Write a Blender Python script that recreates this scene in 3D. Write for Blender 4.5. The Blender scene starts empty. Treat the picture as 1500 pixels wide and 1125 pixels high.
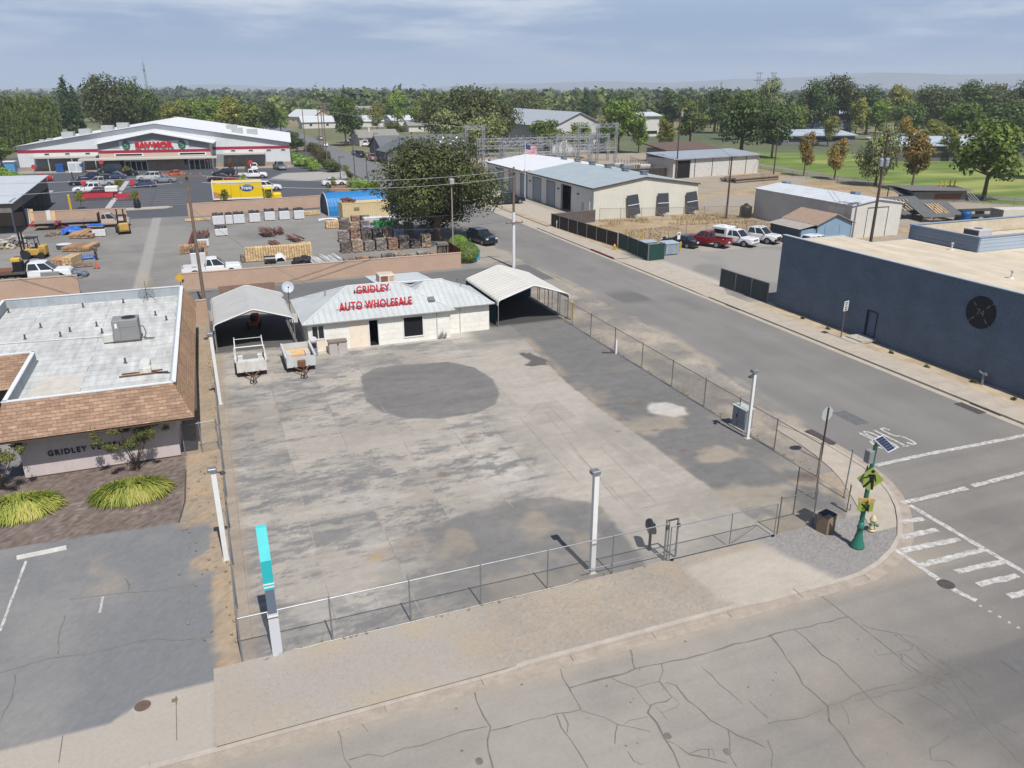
import bpy, math, random
import numpy as np
from mathutils import Vector, Matrix
rnd = random.Random(7)
SC = bpy.context.scene
COL = SC.collection
PI = math.pi
R_ = math.radians
# ------------------------------------------------------------------ camera model (photo pixels, 1500 x 1125 -> metres on the ground)
CF, CPITCH, CYAW, CH = 1140.0, R_(20.86), R_(21.25), 18.5
_cp, _sp, _cy, _sy = math.cos(CPITCH), math.sin(CPITCH), math.cos(CYAW), math.sin(CYAW)
FW = Vector((_sy*_cp, _cy*_cp, -_sp)); RT = Vector((_cy, -_sy, 0)); UP = RT.cross(FW)
def ray(px, py): return FW*CF + RT*(px-750) + UP*(562.5-py)
def G(px, py, z=0.0):
    d = ray(px, py); t = (z-CH)/d.z
    return (d.x*t, d.y*t)
def HT(x, y, ty):
    k = (562.5-ty)/CF
    a = x*UP.x+y*UP.y; b = x*FW.x+y*FW.y
    return CH + (k*b-a)/(UP.z-k*FW.z)
def HG(bx, by, ty):
    x, y = G(bx, by); return HT(x, y, ty)
def PY(px, py, Y):
    d = ray(px, py); t = Y/d.y; return (d.x*t, CH+d.z*t)
def PX(px, py, X):
    d = ray(px, py); t = X/d.x; return (d.y*t, CH+d.z*t)
def DEP(x, y, z=0): return x*FW.x+y*FW.y+(z-CH)*FW.z
# ------------------------------------------------------------------ mesh builder
class MB:
    def __init__(s, o=(0, 0, 0)):
        s.v = []; s.f = []; s.mi = []; s.o = tuple(o) if len(o) == 3 else (o[0], o[1], 0); s.M = None
    def add(s, vs, fs, m=0):
        b = len(s.v)
        if s.M is not None: vs = [tuple(s.M @ Vector(p)) for p in vs]
        s.v += [tuple(p) for p in vs]; s.f += [tuple(b+i for i in f) for f in fs]; s.mi += [m]*len(fs)
    def poly(s, pts, m=0): s.add(pts, [tuple(range(len(pts)))], m)
    def box(s, x0, x1, y0, y1, z0, z1, m=0):
        s.add([(x0,y0,z0),(x1,y0,z0),(x1,y1,z0),(x0,y1,z0),(x0,y0,z1),(x1,y0,z1),(x1,y1,z1),(x0,y1,z1)],
              [(0,3,2,1),(4,5,6,7),(0,1,5,4),(1,2,6,5),(2,3,7,6),(3,0,4,7)], m)
    def cbox(s, c, sz, rz=0, m=0, rx=0, ry=0):
        M = Matrix.Translation(c) @ Matrix.Rotation(rz,4,'Z') @ Matrix.Rotation(ry,4,'Y') @ Matrix.Rotation(rx,4,'X')
        hx, hy, hz = sz[0]/2, sz[1]/2, sz[2]/2
        vs = [M @ Vector(p) for p in ((-hx,-hy,-hz),(hx,-hy,-hz),(hx,hy,-hz),(-hx,hy,-hz),(-hx,-hy,hz),(hx,-hy,hz),(hx,hy,hz),(-hx,hy,hz))]
        s.add(vs, [(0,3,2,1),(4,5,6,7),(0,1,5,4),(1,2,6,5),(2,3,7,6),(3,0,4,7)], m)
    def rbox(s, x0, x1, y0, y1, z0, z1, b, m=0):      # box with chamfered top and vertical edges
        p0 = [(x0+b,y0),(x1-b,y0),(x1,y0+b),(x1,y1-b),(x1-b,y1),(x0+b,y1),(x0,y1-b),(x0,y0+b)]
        cx, cy = (x0+x1)/2, (y0+y1)/2
        fx = 1-2*b/(x1-x0); fy = 1-2*b/(y1-y0)
        vs = [(x,y,z0) for x,y in p0]+[(x,y,z1-b) for x,y in p0]+[(cx+(x-cx)*fx, cy+(y-cy)*fy, z1) for x,y in p0]
        fs = [(i,(i+1)%8,8+(i+1)%8,8+i) for i in range(8)]+[(8+i,8+(i+1)%8,16+(i+1)%8,16+i) for i in range(8)]
        s.add(vs, fs+[tuple(range(16,24)), tuple(range(7,-1,-1))], m)
    def prism(s, pts, z0, z1, m=0, mt=None):
        n = len(pts)
        s.add([(x,y,z0) for x,y in pts]+[(x,y,z1) for x,y in pts], [(i,(i+1)%n,n+(i+1)%n,n+i) for i in range(n)]+[tuple(range(n-1,-1,-1))], m)
        s.add([(x,y,z1) for x,y in pts], [tuple(range(n))], m if mt is None else mt)
    def ext(s, pts, o, u, w, d, m=0):                 # polygon (a,b) -> o+a*u+b*w, extruded by vector d
        o, u, w, d = Vector(o), Vector(u), Vector(w), Vector(d); n = len(pts)
        a = [o+u*p+w*q for p,q in pts]; b = [p+d for p in a]
        s.add(a+b, [(i,(i+1)%n,n+(i+1)%n,n+i) for i in range(n)]+[tuple(range(n-1,-1,-1)), tuple(range(n,2*n))], m)
    def tube(s, p, q, r, r2=None, n=8, m=0, cap=True):
        p, q = Vector(p), Vector(q); r2 = r if r2 is None else r2
        d = (q-p).normalized(); a = d.orthogonal().normalized(); b = d.cross(a)
        vs = []
        for c, rr in ((p,r),(q,r2)):
            for i in range(n):
                t = 2*PI*i/n; vs.append(c+a*(rr*math.cos(t))+b*(rr*math.sin(t)))
        fs = [(i,(i+1)%n,n+(i+1)%n,n+i) for i in range(n)]
        if cap: fs += [tuple(range(n-1,-1,-1)), tuple(range(n,2*n))]
        s.add(vs, fs, m)
    def path(s, pts, r, n=6, m=0):
        for a, b in zip(pts[:-1], pts[1:]): s.tube(a, b, r, None, n, m)
    def lathe(s, prof, c=(0,0,0), n=14, m=0):
        vs = []; fs = []
        for r, z in prof:
            for i in range(n):
                t = 2*PI*i/n; vs.append((c[0]+r*math.cos(t), c[1]+r*math.sin(t), c[2]+z))
        for k in range(len(prof)-1):
            for i in range(n): fs.append((k*n+i, k*n+(i+1)%n, (k+1)*n+(i+1)%n, (k+1)*n+i))
        fs += [tuple(range(n-1,-1,-1)), tuple(range((len(prof)-1)*n, len(prof)*n))]
        s.add(vs, fs, m)
    def ribbon(s, pts, w, z, m=0):                    # flat strip following pts (x,y)
        n = len(pts); L = []; Rr = []
        for i in range(n):
            a = pts[max(0,i-1)]; b = pts[min(n-1,i+1)]
            dx, dy = b[0]-a[0], b[1]-a[1]; l = math.hypot(dx,dy) or 1
            ww = w[i] if isinstance(w,(list,tuple)) else w
            nx, ny = -dy/l*ww/2, dx/l*ww/2
            L.append((pts[i][0]+nx, pts[i][1]+ny, z)); Rr.append((pts[i][0]-nx, pts[i][1]-ny, z))
        s.add(L+Rr, [(i, n+i, n+i+1, i+1) for i in range(n-1)], m)
    def ball(s, c, r, n=10, k=6, m=0, sq=(1,1,1)):
        s2 = MB(); s2.lathe([(max(.001,r*math.sin(PI*i/k)), -r*math.cos(PI*i/k)) for i in range(k+1)], (0,0,0), n)
        s.add([(c[0]+x*sq[0], c[1]+y*sq[1], c[2]+z*sq[2]) for x,y,z in s2.v], s2.f, m)
    def build(s, name, mats, parent=None, smooth=False):
        ox, oy, oz = s.o
        me = bpy.data.meshes.new(name)
        me.from_pydata([(x-ox,y-oy,z-oz) for x,y,z in s.v], [], s.f)
        if not isinstance(mats,(list,tuple)): mats = [mats] if mats else []
        for mt in mats: me.materials.append(mt)
        me.polygons.foreach_set('material_index', s.mi)
        if smooth: me.polygons.foreach_set('use_smooth', [True]*len(s.f))
        me.update()
        return link(name, me, parent, s.o if parent is None else None)
def link(name, me, parent=None, loc=None):
    o = bpy.data.objects.new(name, me); COL.objects.link(o)
    if parent is not None: o.parent = parent
    if loc is not None: o.location = loc
    return o
def tag(o, label, cat, group=None, kind=None):
    if label: o['label'] = label
    if cat: o['category'] = cat
    if group: o['group'] = group
    if kind: o['kind'] = kind
    return o
def thing(name, label, cat, loc=(0,0,0), rz=0, group=None):
    o = bpy.data.objects.new(name, None); COL.objects.link(o)
    o.empty_display_size = .3
    o.location = (loc[0], loc[1], loc[2] if len(loc) > 2 else 0); o.rotation_euler = (0,0,rz)
    return tag(o, label, cat, group)
def structure(o): o['kind'] = 'structure'; return o
def dup(root, loc, rz=0, label=None, group=None, sc=None):
    r = root.copy(); COL.objects.link(r); r.location = loc; r.rotation_euler = (0,0,rz)
    if label: r['label'] = label
    if group: r['group'] = group
    if sc: r.scale = sc
    for ch in list(root.children):
        c = ch.copy(); COL.objects.link(c); c.parent = r
        for g in list(ch.children):
            d = g.copy(); COL.objects.link(d); d.parent = c
    return r
# ------------------------------------------------------------------ materials
EXPO = 1.5
def lin(c):
    c /= 255.0
    return c/12.92 if c <= .04045 else ((c+.055)/1.055)**2.4
def C(r, g, b, k=1.0): return (min(.85,lin(r)/EXPO*k), min(.85,lin(g)/EXPO*k), min(.85,lin(b)/EXPO*k), 1)
_mats = {}
def nodes(name):
    m = bpy.data.materials.new(name); m.use_nodes = True
    nt = m.node_tree; b = nt.nodes['Principled BSDF']
    return m, nt, b
def N(nt, t, **kw):
    n = nt.nodes.new(t)
    for k, v in kw.items():
        if k in n.inputs: n.inputs[k].default_value = v
        else: setattr(n, k, v)
    return n
def noise_col(nt, vec, col, var, scale, detail=4, rough=.6):
    n = N(nt,'ShaderNodeTexNoise', Scale=scale, Detail=detail, Roughness=rough)
    nt.links.new(vec, n.inputs['Vector'])
    r = N(nt,'ShaderNodeMapRange'); nt.links.new(n.outputs['Fac'], r.inputs['Value'])
    r.inputs['From Min'].default_value=.3; r.inputs['From Max'].default_value=.7
    r.inputs['To Min'].default_value=1-var; r.inputs['To Max'].default_value=1+var
    v = N(nt,'ShaderNodeVectorMath', operation='SCALE')
    if isinstance(col, tuple): v.inputs[0].default_value = col[:3]
    else: nt.links.new(col, v.inputs[0])
    nt.links.new(r.outputs['Result'], v.inputs['Scale'])
    return v.outputs[0], n
def M(name, col, rough=.7, var=.1, scale=1.5, metal=0.0, bump=0.0, bscale=None, spec=.35, coat=0.0, grime=None, isl=0):
    key = name
    if key in _mats: return _mats[key]
    m, nt, b = nodes(name)
    tc = N(nt,'ShaderNodeTexCoord')
    out, n = noise_col(nt, tc.outputs['Object'], col, var, scale)
    out, n2 = noise_col(nt, tc.outputs['Object'], out, var*.6, scale*9)
    if grime:                                            # streaks of dirt running down
        mp = N(nt,'ShaderNodeMapping'); mp.inputs['Scale'].default_value=(3,3,.35)
        nt.links.new(tc.outputs['Object'], mp.inputs['Vector'])
        out, _ = noise_col(nt, mp.outputs[0], out, grime, 1.2)
    if isl:                                              # every separate piece its own tone
        g = N(nt,'ShaderNodeNewGeometry'); r = N(nt,'ShaderNodeMapRange'); r.inputs['To Min'].default_value=1-isl; r.inputs['To Max'].default_value=1+isl
        nt.links.new(g.outputs['Random Per Island'], r.inputs['Value']); v = N(nt,'ShaderNodeVectorMath', operation='SCALE'); nt.links.new(out, v.inputs[0]); nt.links.new(r.outputs[0], v.inputs['Scale']); out = v.outputs[0]
    nt.links.new(out, b.inputs['Base Color'])
    b.inputs['Roughness'].default_value = rough; b.inputs['Metallic'].default_value = metal
    b.inputs['Specular IOR Level'].default_value = spec; b.inputs['Coat Weight'].default_value = coat
    if bump:
        bn = N(nt,'ShaderNodeBump', Strength=bump, Distance=.02)
        n3 = N(nt,'ShaderNodeTexNoise', Scale=bscale or scale*8, Detail=3)
        nt.links.new(tc.outputs['Object'], n3.inputs['Vector'])
        nt.links.new(n3.outputs['Fac'], bn.inputs['Height']); nt.links.new(bn.outputs[0], b.inputs['Normal'])
    _mats[key] = m
    return m
def MR(name, col, axis='X', period=.3, rough=.45, metal=.0, var=.06, depth=.03, seam=.0, scale=.5, spec=.4):
    """ribbed sheet metal: ribs across the given object axis"""
    if name in _mats: return _mats[name]
    m, nt, b = nodes(name)
    tc = N(nt,'ShaderNodeTexCoord'); sp = N(nt,'ShaderNodeSeparateXYZ'); nt.links.new(tc.outputs['Object'], sp.inputs[0])
    mu = N(nt,'ShaderNodeMath', operation='MULTIPLY'); mu.inputs[1].default_value = 1/period
    nt.links.new(sp.outputs[axis], mu.inputs[0])
    fr = N(nt,'ShaderNodeMath', operation='FRACT'); nt.links.new(mu.outputs[0], fr.inputs[0])
    pp = N(nt,'ShaderNodeMath', operation='PINGPONG'); pp.inputs[1].default_value=.5; nt.links.new(fr.outputs[0], pp.inputs[0])
    rr = N(nt,'ShaderNodeMapRange'); rr.inputs['From Min'].default_value=.02; rr.inputs['From Max'].default_value=.16
    nt.links.new(pp.outputs[0], rr.inputs['Value'])
    bn = N(nt,'ShaderNodeBump', Strength=.8, Distance=depth); bn.invert = True
    nt.links.new(rr.outputs['Result'], bn.inputs['Height']); nt.links.new(bn.outputs[0], b.inputs['Normal'])
    out, _ = noise_col(nt, tc.outputs['Object'], col, var, scale)
    out, _ = noise_col(nt, tc.outputs['Object'], out, var, scale*12)
    if seam:
        r2 = N(nt,'ShaderNodeMapRange'); r2.inputs['To Min'].default_value=1-seam; r2.inputs['To Max'].default_value=1
        r2.inputs['From Min'].default_value=.05; r2.inputs['From Max'].default_value=.2
        nt.links.new(pp.outputs[0], r2.inputs['Value'])
        v = N(nt,'ShaderNodeVectorMath', operation='SCALE'); nt.links.new(out, v.inputs[0]); nt.links.new(r2.outputs[0], v.inputs['Scale']); out = v.outputs[0]
    nt.links.new(out, b.inputs['Base Color'])
    b.inputs['Roughness'].default_value=rough; b.inputs['Metallic'].default_value=metal; b.inputs['Specular IOR Level'].default_value=spec
    _mats[name] = m
    return m
def MBR(name, c1, c2, cm, u='X', w='Z', bw=.4, bh=.2, mort=.01, rough=.85, var=.12, off=.5):
    """bricks / shingles laid out in two object axes"""
    if name in _mats: return _mats[name]
    m, nt, b = nodes(name)
    tc = N(nt,'ShaderNodeTexCoord'); sp = N(nt,'ShaderNodeSeparateXYZ'); nt.links.new(tc.outputs['Object'], sp.inputs[0])
    cb = N(nt,'ShaderNodeCombineXYZ'); nt.links.new(sp.outputs[u], cb.inputs[0]); nt.links.new(sp.outputs[w], cb.inputs[1])
    br = N(nt,'ShaderNodeTexBrick'); br.offset = off
    nt.links.new(cb.outputs[0], br.inputs['Vector'])
    for k, v in (('Color1',c1),('Color2',c2),('Mortar',cm),('Scale',1.0),('Mortar Size',mort),('Brick Width',bw),('Row Height',bh),('Bias',0.0)):
        br.inputs[k].default_value = v
    out, _ = noise_col(nt, tc.outputs['Object'], br.outputs['Color'], var, .6)
    out, _ = noise_col(nt, tc.outputs['Object'], out, var, 7)
    nt.links.new(out, b.inputs['Base Color']); b.inputs['Roughness'].default_value = rough; b.inputs['Specular IOR Level'].default_value=.2
    bn = N(nt,'ShaderNodeBump', Strength=.5, Distance=.012); bn.invert = True
    nt.links.new(br.outputs['Fac'], bn.inputs['Height']); nt.links.new(bn.outputs[0], b.inputs['Normal'])
    _mats[name] = m
    return m
def MGlass(name='dark_glass', col=(.015,.02,.025,1), rough=.06):
    if name in _mats: return _mats[name]
    m, nt, b = nodes(name)
    tc = N(nt,'ShaderNodeTexCoord'); out, _ = noise_col(nt, tc.outputs['Object'], col, .15, 1.3)
    nt.links.new(out, b.inputs['Base Color']); b.inputs['Roughness'].default_value = rough; b.inputs['Specular IOR Level'].default_value=.6
    _mats[name] = m
    return m
def MLeaf(name, c1, c2, c3=None, trans=.25, rough=.55):
    """leaf cards: colour varies leaf by leaf, in clumps and tree by tree"""
    if name in _mats: return _mats[name]
    m, nt, b = nodes(name)
    g = N(nt,'ShaderNodeNewGeometry'); tc = N(nt,'ShaderNodeTexCoord'); oi = N(nt,'ShaderNodeObjectInfo')
    n = N(nt,'ShaderNodeTexNoise', Scale=.45, Detail=3); nt.links.new(tc.outputs['Object'], n.inputs['Vector'])
    ad = N(nt,'ShaderNodeMath', operation='MULTIPLY_ADD'); ad.inputs[1].default_value=.5
    nt.links.new(g.outputs['Random Per Island'], ad.inputs[0])
    mr = N(nt,'ShaderNodeMapRange'); mr.inputs['From Min'].default_value=.35; mr.inputs['From Max'].default_value=.65
    mr.inputs['To Min'].default_value=0; mr.inputs['To Max'].default_value=.5
    nt.links.new(n.outputs['Fac'], mr.inputs['Value']); nt.links.new(mr.outputs[0], ad.inputs[2])
    cr = N(nt,'ShaderNodeValToRGB'); nt.links.new(ad.outputs[0], cr.inputs[0])
    cr.color_ramp.elements[0].color = c1; cr.color_ramp.elements[1].color = c2
    cr.color_ramp.elements[0].position=.1; cr.color_ramp.elements[1].position=.8 if c3 else .95
    if c3: e = cr.color_ramp.elements.new(.97); e.color = c3
    v = N(nt,'ShaderNodeHueSaturation'); nt.links.new(cr.outputs[0], v.inputs['Color'])
    m2 = N(nt,'ShaderNodeMapRange'); m2.inputs['To Min'].default_value=.75; m2.inputs['To Max'].default_value=1.25
    nt.links.new(oi.outputs['Random'], m2.inputs['Value']); nt.links.new(m2.outputs[0], v.inputs['Value'])
    nt.links.new(v.outputs[0], b.inputs['Base Color']); b.inputs['Roughness'].default_value=rough; b.inputs['Specular IOR Level'].default_value=.25
    tl = N(nt,'ShaderNodeBsdfTranslucent'); nt.links.new(v.outputs[0], tl.inputs[0])
    mx = N(nt,'ShaderNodeMixShader'); mx.inputs[0].default_value=trans
    nt.links.new(b.outputs[0], mx.inputs[1]); nt.links.new(tl.outputs[0], mx.inputs[2])
    nt.links.new(mx.outputs[0], nt.nodes['Material Output'].inputs['Surface'])
    _mats[name] = m
    return m
def MMesh(name, col, alpha, rough=.6):
    """wire mesh / netting whose holes are far below a pixel"""
    if name in _mats: return _mats[name]
    m, nt, b = nodes(name)
    b.inputs['Base Color'].default_value = col; b.inputs['Roughness'].default_value = rough; b.inputs['Metallic'].default_value=.0
    tc = N(nt,'ShaderNodeTexCoord')
    n = N(nt,'ShaderNodeTexNoise', Scale=1.2, Detail=2); nt.links.new(tc.outputs['Object'], n.inputs['Vector'])
    mr = N(nt,'ShaderNodeMapRange'); mr.inputs['To Min'].default_value=alpha*.8; mr.inputs['To Max'].default_value=alpha*1.2
    nt.links.new(n.outputs['Fac'], mr.inputs['Value']); nt.links.new(mr.outputs[0], b.inputs['Alpha'])
    _mats[name] = m
    return m
# ------------------------------------------------------------------ numpy noise and painted ground sheets
def _h(ix, iy, s):
    h = (ix.astype(np.int64)*374761393 + iy.astype(np.int64)*668265263 + s*144269504) & 0xffffffff
    h = ((h ^ (h >> 13))*1274126177) & 0xffffffff
    return ((h ^ (h >> 16)) & 0xffffff)/float(0xffffff)
def vn(x, y, s=0):
    ix = np.floor(x); iy = np.floor(y); fx = x-ix; fy = y-iy
    fx = fx*fx*(3-2*fx); fy = fy*fy*(3-2*fy)
    a = _h(ix,iy,s); b = _h(ix+1,iy,s); c = _h(ix,iy+1,s); d = _h(ix+1,iy+1,s)
    return (a*(1-fx)+b*fx)*(1-fy)+(c*(1-fx)+d*fx)*fy
def fbm(x, y, sc=1.0, o=4, s=0, g=.5):
    t = 0; a = 1; n = 0; k = 1/sc
    for i in range(o):
        t = t+a*vn(x*k+i*17.3, y*k-i*9.1, s+i*31); n += a; a *= g; k *= 2.03
    return t/n
def sst(a, b, x): t = np.clip((x-a)/(b-a),0,1); return t*t*(3-2*t)
def sdf(X, Y, poly):
    d = np.full(X.shape, 1e9); ins = np.zeros(X.shape, bool); n = len(poly)
    for i in range(n):
        ax, ay = poly[i]; bx, by = poly[(i+1)%n]
        ex, ey = bx-ax, by-ay; l = ex*ex+ey*ey or 1e-9
        t = np.clip(((X-ax)*ex+(Y-ay)*ey)/l,0,1)
        d = np.minimum(d, np.hypot(X-ax-t*ex, Y-ay-t*ey))
        c = ((ay > Y) != (by > Y)) & (X < (bx-ax)*(Y-ay)/((by-ay) or 1e-9)+ax)
        ins ^= c
    return np.where(ins, -d, d)
def pline(X, Y, pts):
    d = np.full(X.shape, 1e9)
    for (ax,ay),(bx,by) in zip(pts[:-1],pts[1:]):
        ex, ey = bx-ax, by-ay; l = ex*ex+ey*ey or 1e-9
        t = np.clip(((X-ax)*ex+(Y-ay)*ey)/l,0,1); d = np.minimum(d, np.hypot(X-ax-t*ex, Y-ay-t*ey))
    return d
def mix(a, b, t):
    t = np.asarray(t)[...,None]; return a*(1-t)+b*t
def col3(c): return np.array(c[:3])
def ground_mat():
    if 'painted_ground' in _mats: return _mats['painted_ground']
    m, nt, b = nodes('painted_ground')
    at = N(nt,'ShaderNodeAttribute'); at.attribute_name = 'Col'
    tc = N(nt,'ShaderNodeTexCoord')
    out, n = noise_col(nt, tc.outputs['Object'], at.outputs['Color'], .05, 7, 3)
    out, n2 = noise_col(nt, tc.outputs['Object'], out, .13, 55, 3)
    nt.links.new(out, b.inputs['Base Color']); b.inputs['Roughness'].default_value=.9; b.inputs['Specular IOR Level'].default_value=.2
    bn = N(nt,'ShaderNodeBump', Strength=.35, Distance=.01); nt.links.new(n2.outputs['Fac'], bn.inputs['Height']); nt.links.new(bn.outputs[0], b.inputs['Normal'])
    _mats['painted_ground'] = m
    return m
def paint(name, x0, x1, y0, y1, res, fn, z=0.0, zfn=None, mask=None, extra=None, emats=()):
    nx = max(2, int(round((x1-x0)/res))+1); ny = max(2, int(round((y1-y0)/res))+1)
    X, Y = np.meshgrid(np.linspace(x0,x1,nx), np.linspace(y0,y1,ny))
    Cc = np.clip(fn(X,Y), .003, .9)
    Z = np.full(X.shape, z) if zfn is None else zfn(X,Y)+z
    idx = np.arange(nx*ny).reshape(ny,nx)
    q = np.stack([idx[:-1,:-1],idx[:-1,1:],idx[1:,1:],idx[1:,:-1]],-1)
    if mask is not None:
        cx = (X[:-1,:-1]+X[1:,1:])/2; cy = (Y[:-1,:-1]+Y[1:,1:])/2
        q = q[mask(cx,cy)]
    q = q.reshape(-1,4); nq = len(q)
    V = np.stack([X,Y,Z],-1).reshape(-1,3); nv = len(V)
    ev = list(extra.v) if extra else []; ef = list(extra.f) if extra else []
    if ef:
        V = np.concatenate([V, np.array(ev)])
    me = bpy.data.meshes.new(name)
    me.vertices.add(len(V)); me.vertices.foreach_set('co', V.astype(np.float32).ravel())
    loops = [q.ravel()]; starts = [np.arange(nq)*4]; p = nq*4
    for f in ef:
        loops.append(np.array(f)+nv); starts.append(np.array([p])); p += len(f)
    loops = np.concatenate(loops); starts = np.concatenate(starts)
    me.loops.add(len(loops)); me.loops.foreach_set('vertex_index', loops.astype(np.int32))
    me.polygons.add(len(starts)); me.polygons.foreach_set('loop_start', starts.astype(np.int32))
    me.materials.append(ground_mat())
    for mt in emats: me.materials.append(mt)
    if ef: me.polygons.foreach_set('material_index', np.concatenate([np.zeros(nq,int), np.array(extra.mi)+1]).astype(np.int32))
    me.update(calc_edges=True)
    ca = me.color_attributes.new('Col','FLOAT_COLOR','POINT')
    A = np.ones((len(V),4), np.float32); A[:nv,:3] = Cc.reshape(-1,3)
    ca.data.foreach_set('color', A.ravel())
    return structure(link(name, me))
def Z4(zx, zy, s): return lambda x, y: (zx+x/s, zy+y/s)
def gp(pts): return [G(*p) for p in pts]
cz = lambda a: a  # readability
# ---------------------------------------------------------------- streets
K_ST = col3(C(168,161,151)); K_STD = col3(C(114,112,109)); K_CR = col3(C(98,92,84)); K_TAN = col3(C(183,170,150)); K_DIRT = col3(C(172,156,136))
def asphalt(X, Y):
    base = mix(K_ST[None,None], K_STD[None,None], .55*sst(.35,.7,fbm(X*.5,Y*1.1,5,4,3))*0+0*X)
    n = fbm(X,Y,3.5,4,5); n2 = fbm(X*.25,Y*2.,2.2,3,8)
    # the crossing and its approach are darker, the lower right corner too
    dk = sst(13,29,X)*.60*(1-.2*n) + .45*sst(18.0,13.0,Y)*sst(3,20,X)+.12*sst(.45,.65,fbm(X*.12,Y*2.6,1.4,4,7))
    dk = np.clip(dk+ (n-.5)*.55 + (n2-.5)*.3*sst(10,25,X), 0, 1)
    c = mix(base, K_STD[None,None], dk)
    c = mix(c, K_TAN[None,None]*.98, .35*sst(.55,.75,fbm(X,Y,6,3,21))*sst(19.9,14.5,Y)*sst(24,20,X))
    # dusty gutter along the kerb
    c = mix(c, K_TAN[None,None], .6*sst(18.4,19.6,Y+.5*(fbm(X,Y,1.2,3,4)-.5))*sst(30,24,X))
    return c*(.94+.12*fbm(X,Y,.5,3,9))[...,None]
def px2(zx, zy, s, pts): return [G(zx+a/s, zy+b/s) for a, b in pts]
t2, t3, t4, s4 = (375,840,3.947), (750,840,3.947), (1125,840,3.947), (750,280,4.0)
cracks = [(t2,.05,[(465,875),(485,940),(495,1000),(520,1070),(550,1125)]),(t2,.03,[(600,830),(615,870),(650,915)]),
(t2,.045,[(525,1075),(640,1045),(740,1050),(860,1015),(960,995),(1080,950),(1200,905),(1335,885)]),
(t2,.06,[(1240,640),(1280,740),(1320,820),(1350,885),(1335,960),(1340,1020),(1370,1125)]),(t2,.045,[(1350,910),(1420,890),(1480,880)]),
(t3,.05,[(265,505),(300,600),(335,660),(370,720),(400,785)]),(t3,.05,[(0,885),(110,850),(260,815),(400,785)]),
(t3,.08,[(335,660),(470,625),(570,600),(710,555),(865,520),(1000,490),(1180,440),(1350,395),(1480,365)]),
(t3,.06,[(665,395),(690,470),(710,555)]),(t3,.05,[(575,600),(620,635),(710,665),(760,735),(795,765)]),
(t3,.05,[(865,520),(875,570),(855,630),(720,660)]),(t3,.05,[(855,630),(890,680),(925,720),(900,740),(830,755),(795,765)]),
(t3,.07,[(795,765),(790,810),(830,860),(880,940),(930,1040),(970,1125)]),(t3,.04,[(400,785),(470,820),(540,840),(620,880),(700,890),(800,915)]),
(t3,.04,[(620,880),(600,920),(595,985)]),(t3,.035,[(640,875),(680,850),(790,830)]),(t3,.05,[(270,820),(290,890),(340,970),(400,1050),(440,1125)]),
(t3,.035,[(300,810),(325,870),(320,920)]),(t3,.055,[(890,630),(950,650),(1020,740),(1060,770),(1150,855),(1240,900),(1310,935),(1400,965),(1460,1005)]),
(t3,.045,[(1240,900),(1265,960),(1250,1050),(1300,1120)]),(t3,.045,[(905,970),(960,990),(1020,1040),(1150,1070),(1240,1095)]),
(t3,.03,[(1020,1040),(1100,1020),(1160,1010),(1170,1060)]),(t3,.03,[(1100,540),(1260,690),(1340,760)]),(t3,.03,[(1360,730),(1420,790),(1480,835)]),
(t3,.035,[(835,770),(870,810),(900,850)]),(t3,.03,[(870,800),(960,775),(975,750),(930,715)]),(t3,.03,[(680,1030),(700,1080),(760,1110)]),(t3,.03,[(1130,1010),(1140,1060)]),
(t4,.07,[(0,365),(150,325),(300,290),(470,250)]),(t4,.05,[(190,30),(270,95),(350,160),(470,250),(560,320),(700,440),(850,560),(960,640),(1060,740),(1180,830),(1250,880),(1370,1000),(1480,1110)]),
(t4,.06,[(15,360),(110,490),(205,640),(345,770),(350,850),(440,960),(500,1040),(560,1120)]),(t4,.055,[(150,325),(270,420),(310,470),(400,520),(470,600),(555,690),(640,770),(780,870)]),
(t4,.04,[(345,770),(500,710),(555,690),(700,650),(850,600),(950,570)]),(t4,.035,[(500,735),(600,720),(700,690),(840,655),(950,620)]),
(t4,.04,[(540,295),(620,320),(740,345),(840,415),(940,470),(1000,520),(1100,530),(1180,560),(1240,600)]),
(t4,.04,[(850,430),(980,540),(1050,600),(1130,700),(1190,790),(1220,850)]),(t4,.035,[(0,860),(60,855),(200,830),(320,790)]),
(t4,.035,[(1160,880),(1040,950),(940,1020),(940,1070),(1030,1080),(1090,1120)]),(t4,.04,[(1220,850),(1330,860),(1450,930)]),(t4,.04,[(0,960),(30,1040),(20,1120)]),
(t4,.03,[(1000,500),(1080,560),(1150,640),(1230,720)]),(t4,.03,[(610,440),(640,480),(730,455),(820,440)]),(t4,.03,[(960,650),(1030,690),(1080,650)]),
(t4,.03,[(420,750),(460,820),(470,870)]),(t4,.03,[(860,690),(960,740),(1080,830)])]
def wiggle(pts, amp=.05, step=.35):
    out = []
    for a, b in zip(pts[:-1], pts[1:]):
        n = max(1, int(math.hypot(b[0]-a[0], b[1]-a[1])/step))
        for i in range(n):
            t = i/n; out.append((a[0]+(b[0]-a[0])*t+rnd.uniform(-amp,amp), a[1]+(b[1]-a[1])*t+rnd.uniform(-amp,amp)))
    out.append(pts[-1]); return out
M_crack = M('crack_filler', C(126,119,110), .95, .2, 3)
cb = MB(); kz = .004
for (zx,zy,s), w, pts in cracks:
    p = wiggle(px2(zx,zy,s,pts)); cb.ribbon(p, [w*rnd.uniform(.35,1.15) for _ in p], kz); kz += .00005
for k in range(4):                                   # fine map cracking in the broken wheel path
    p0 = G(*[(1330,955),(1345,975),(1370,985),(1390,1010),(1300,950),(1360,1000),(1400,975),(1350,1010),(1420,1030)][k])
    for j in range(3):
        a = rnd.uniform(0,6.3); q = (p0[0]+math.cos(a)*rnd.uniform(.4,.9), p0[1]+math.sin(a)*rnd.uniform(.4,.9))
        p = wiggle([p0,q],.06,.2); cb.ribbon(p, .022, kz); kz += .00005; p0 = q
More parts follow.
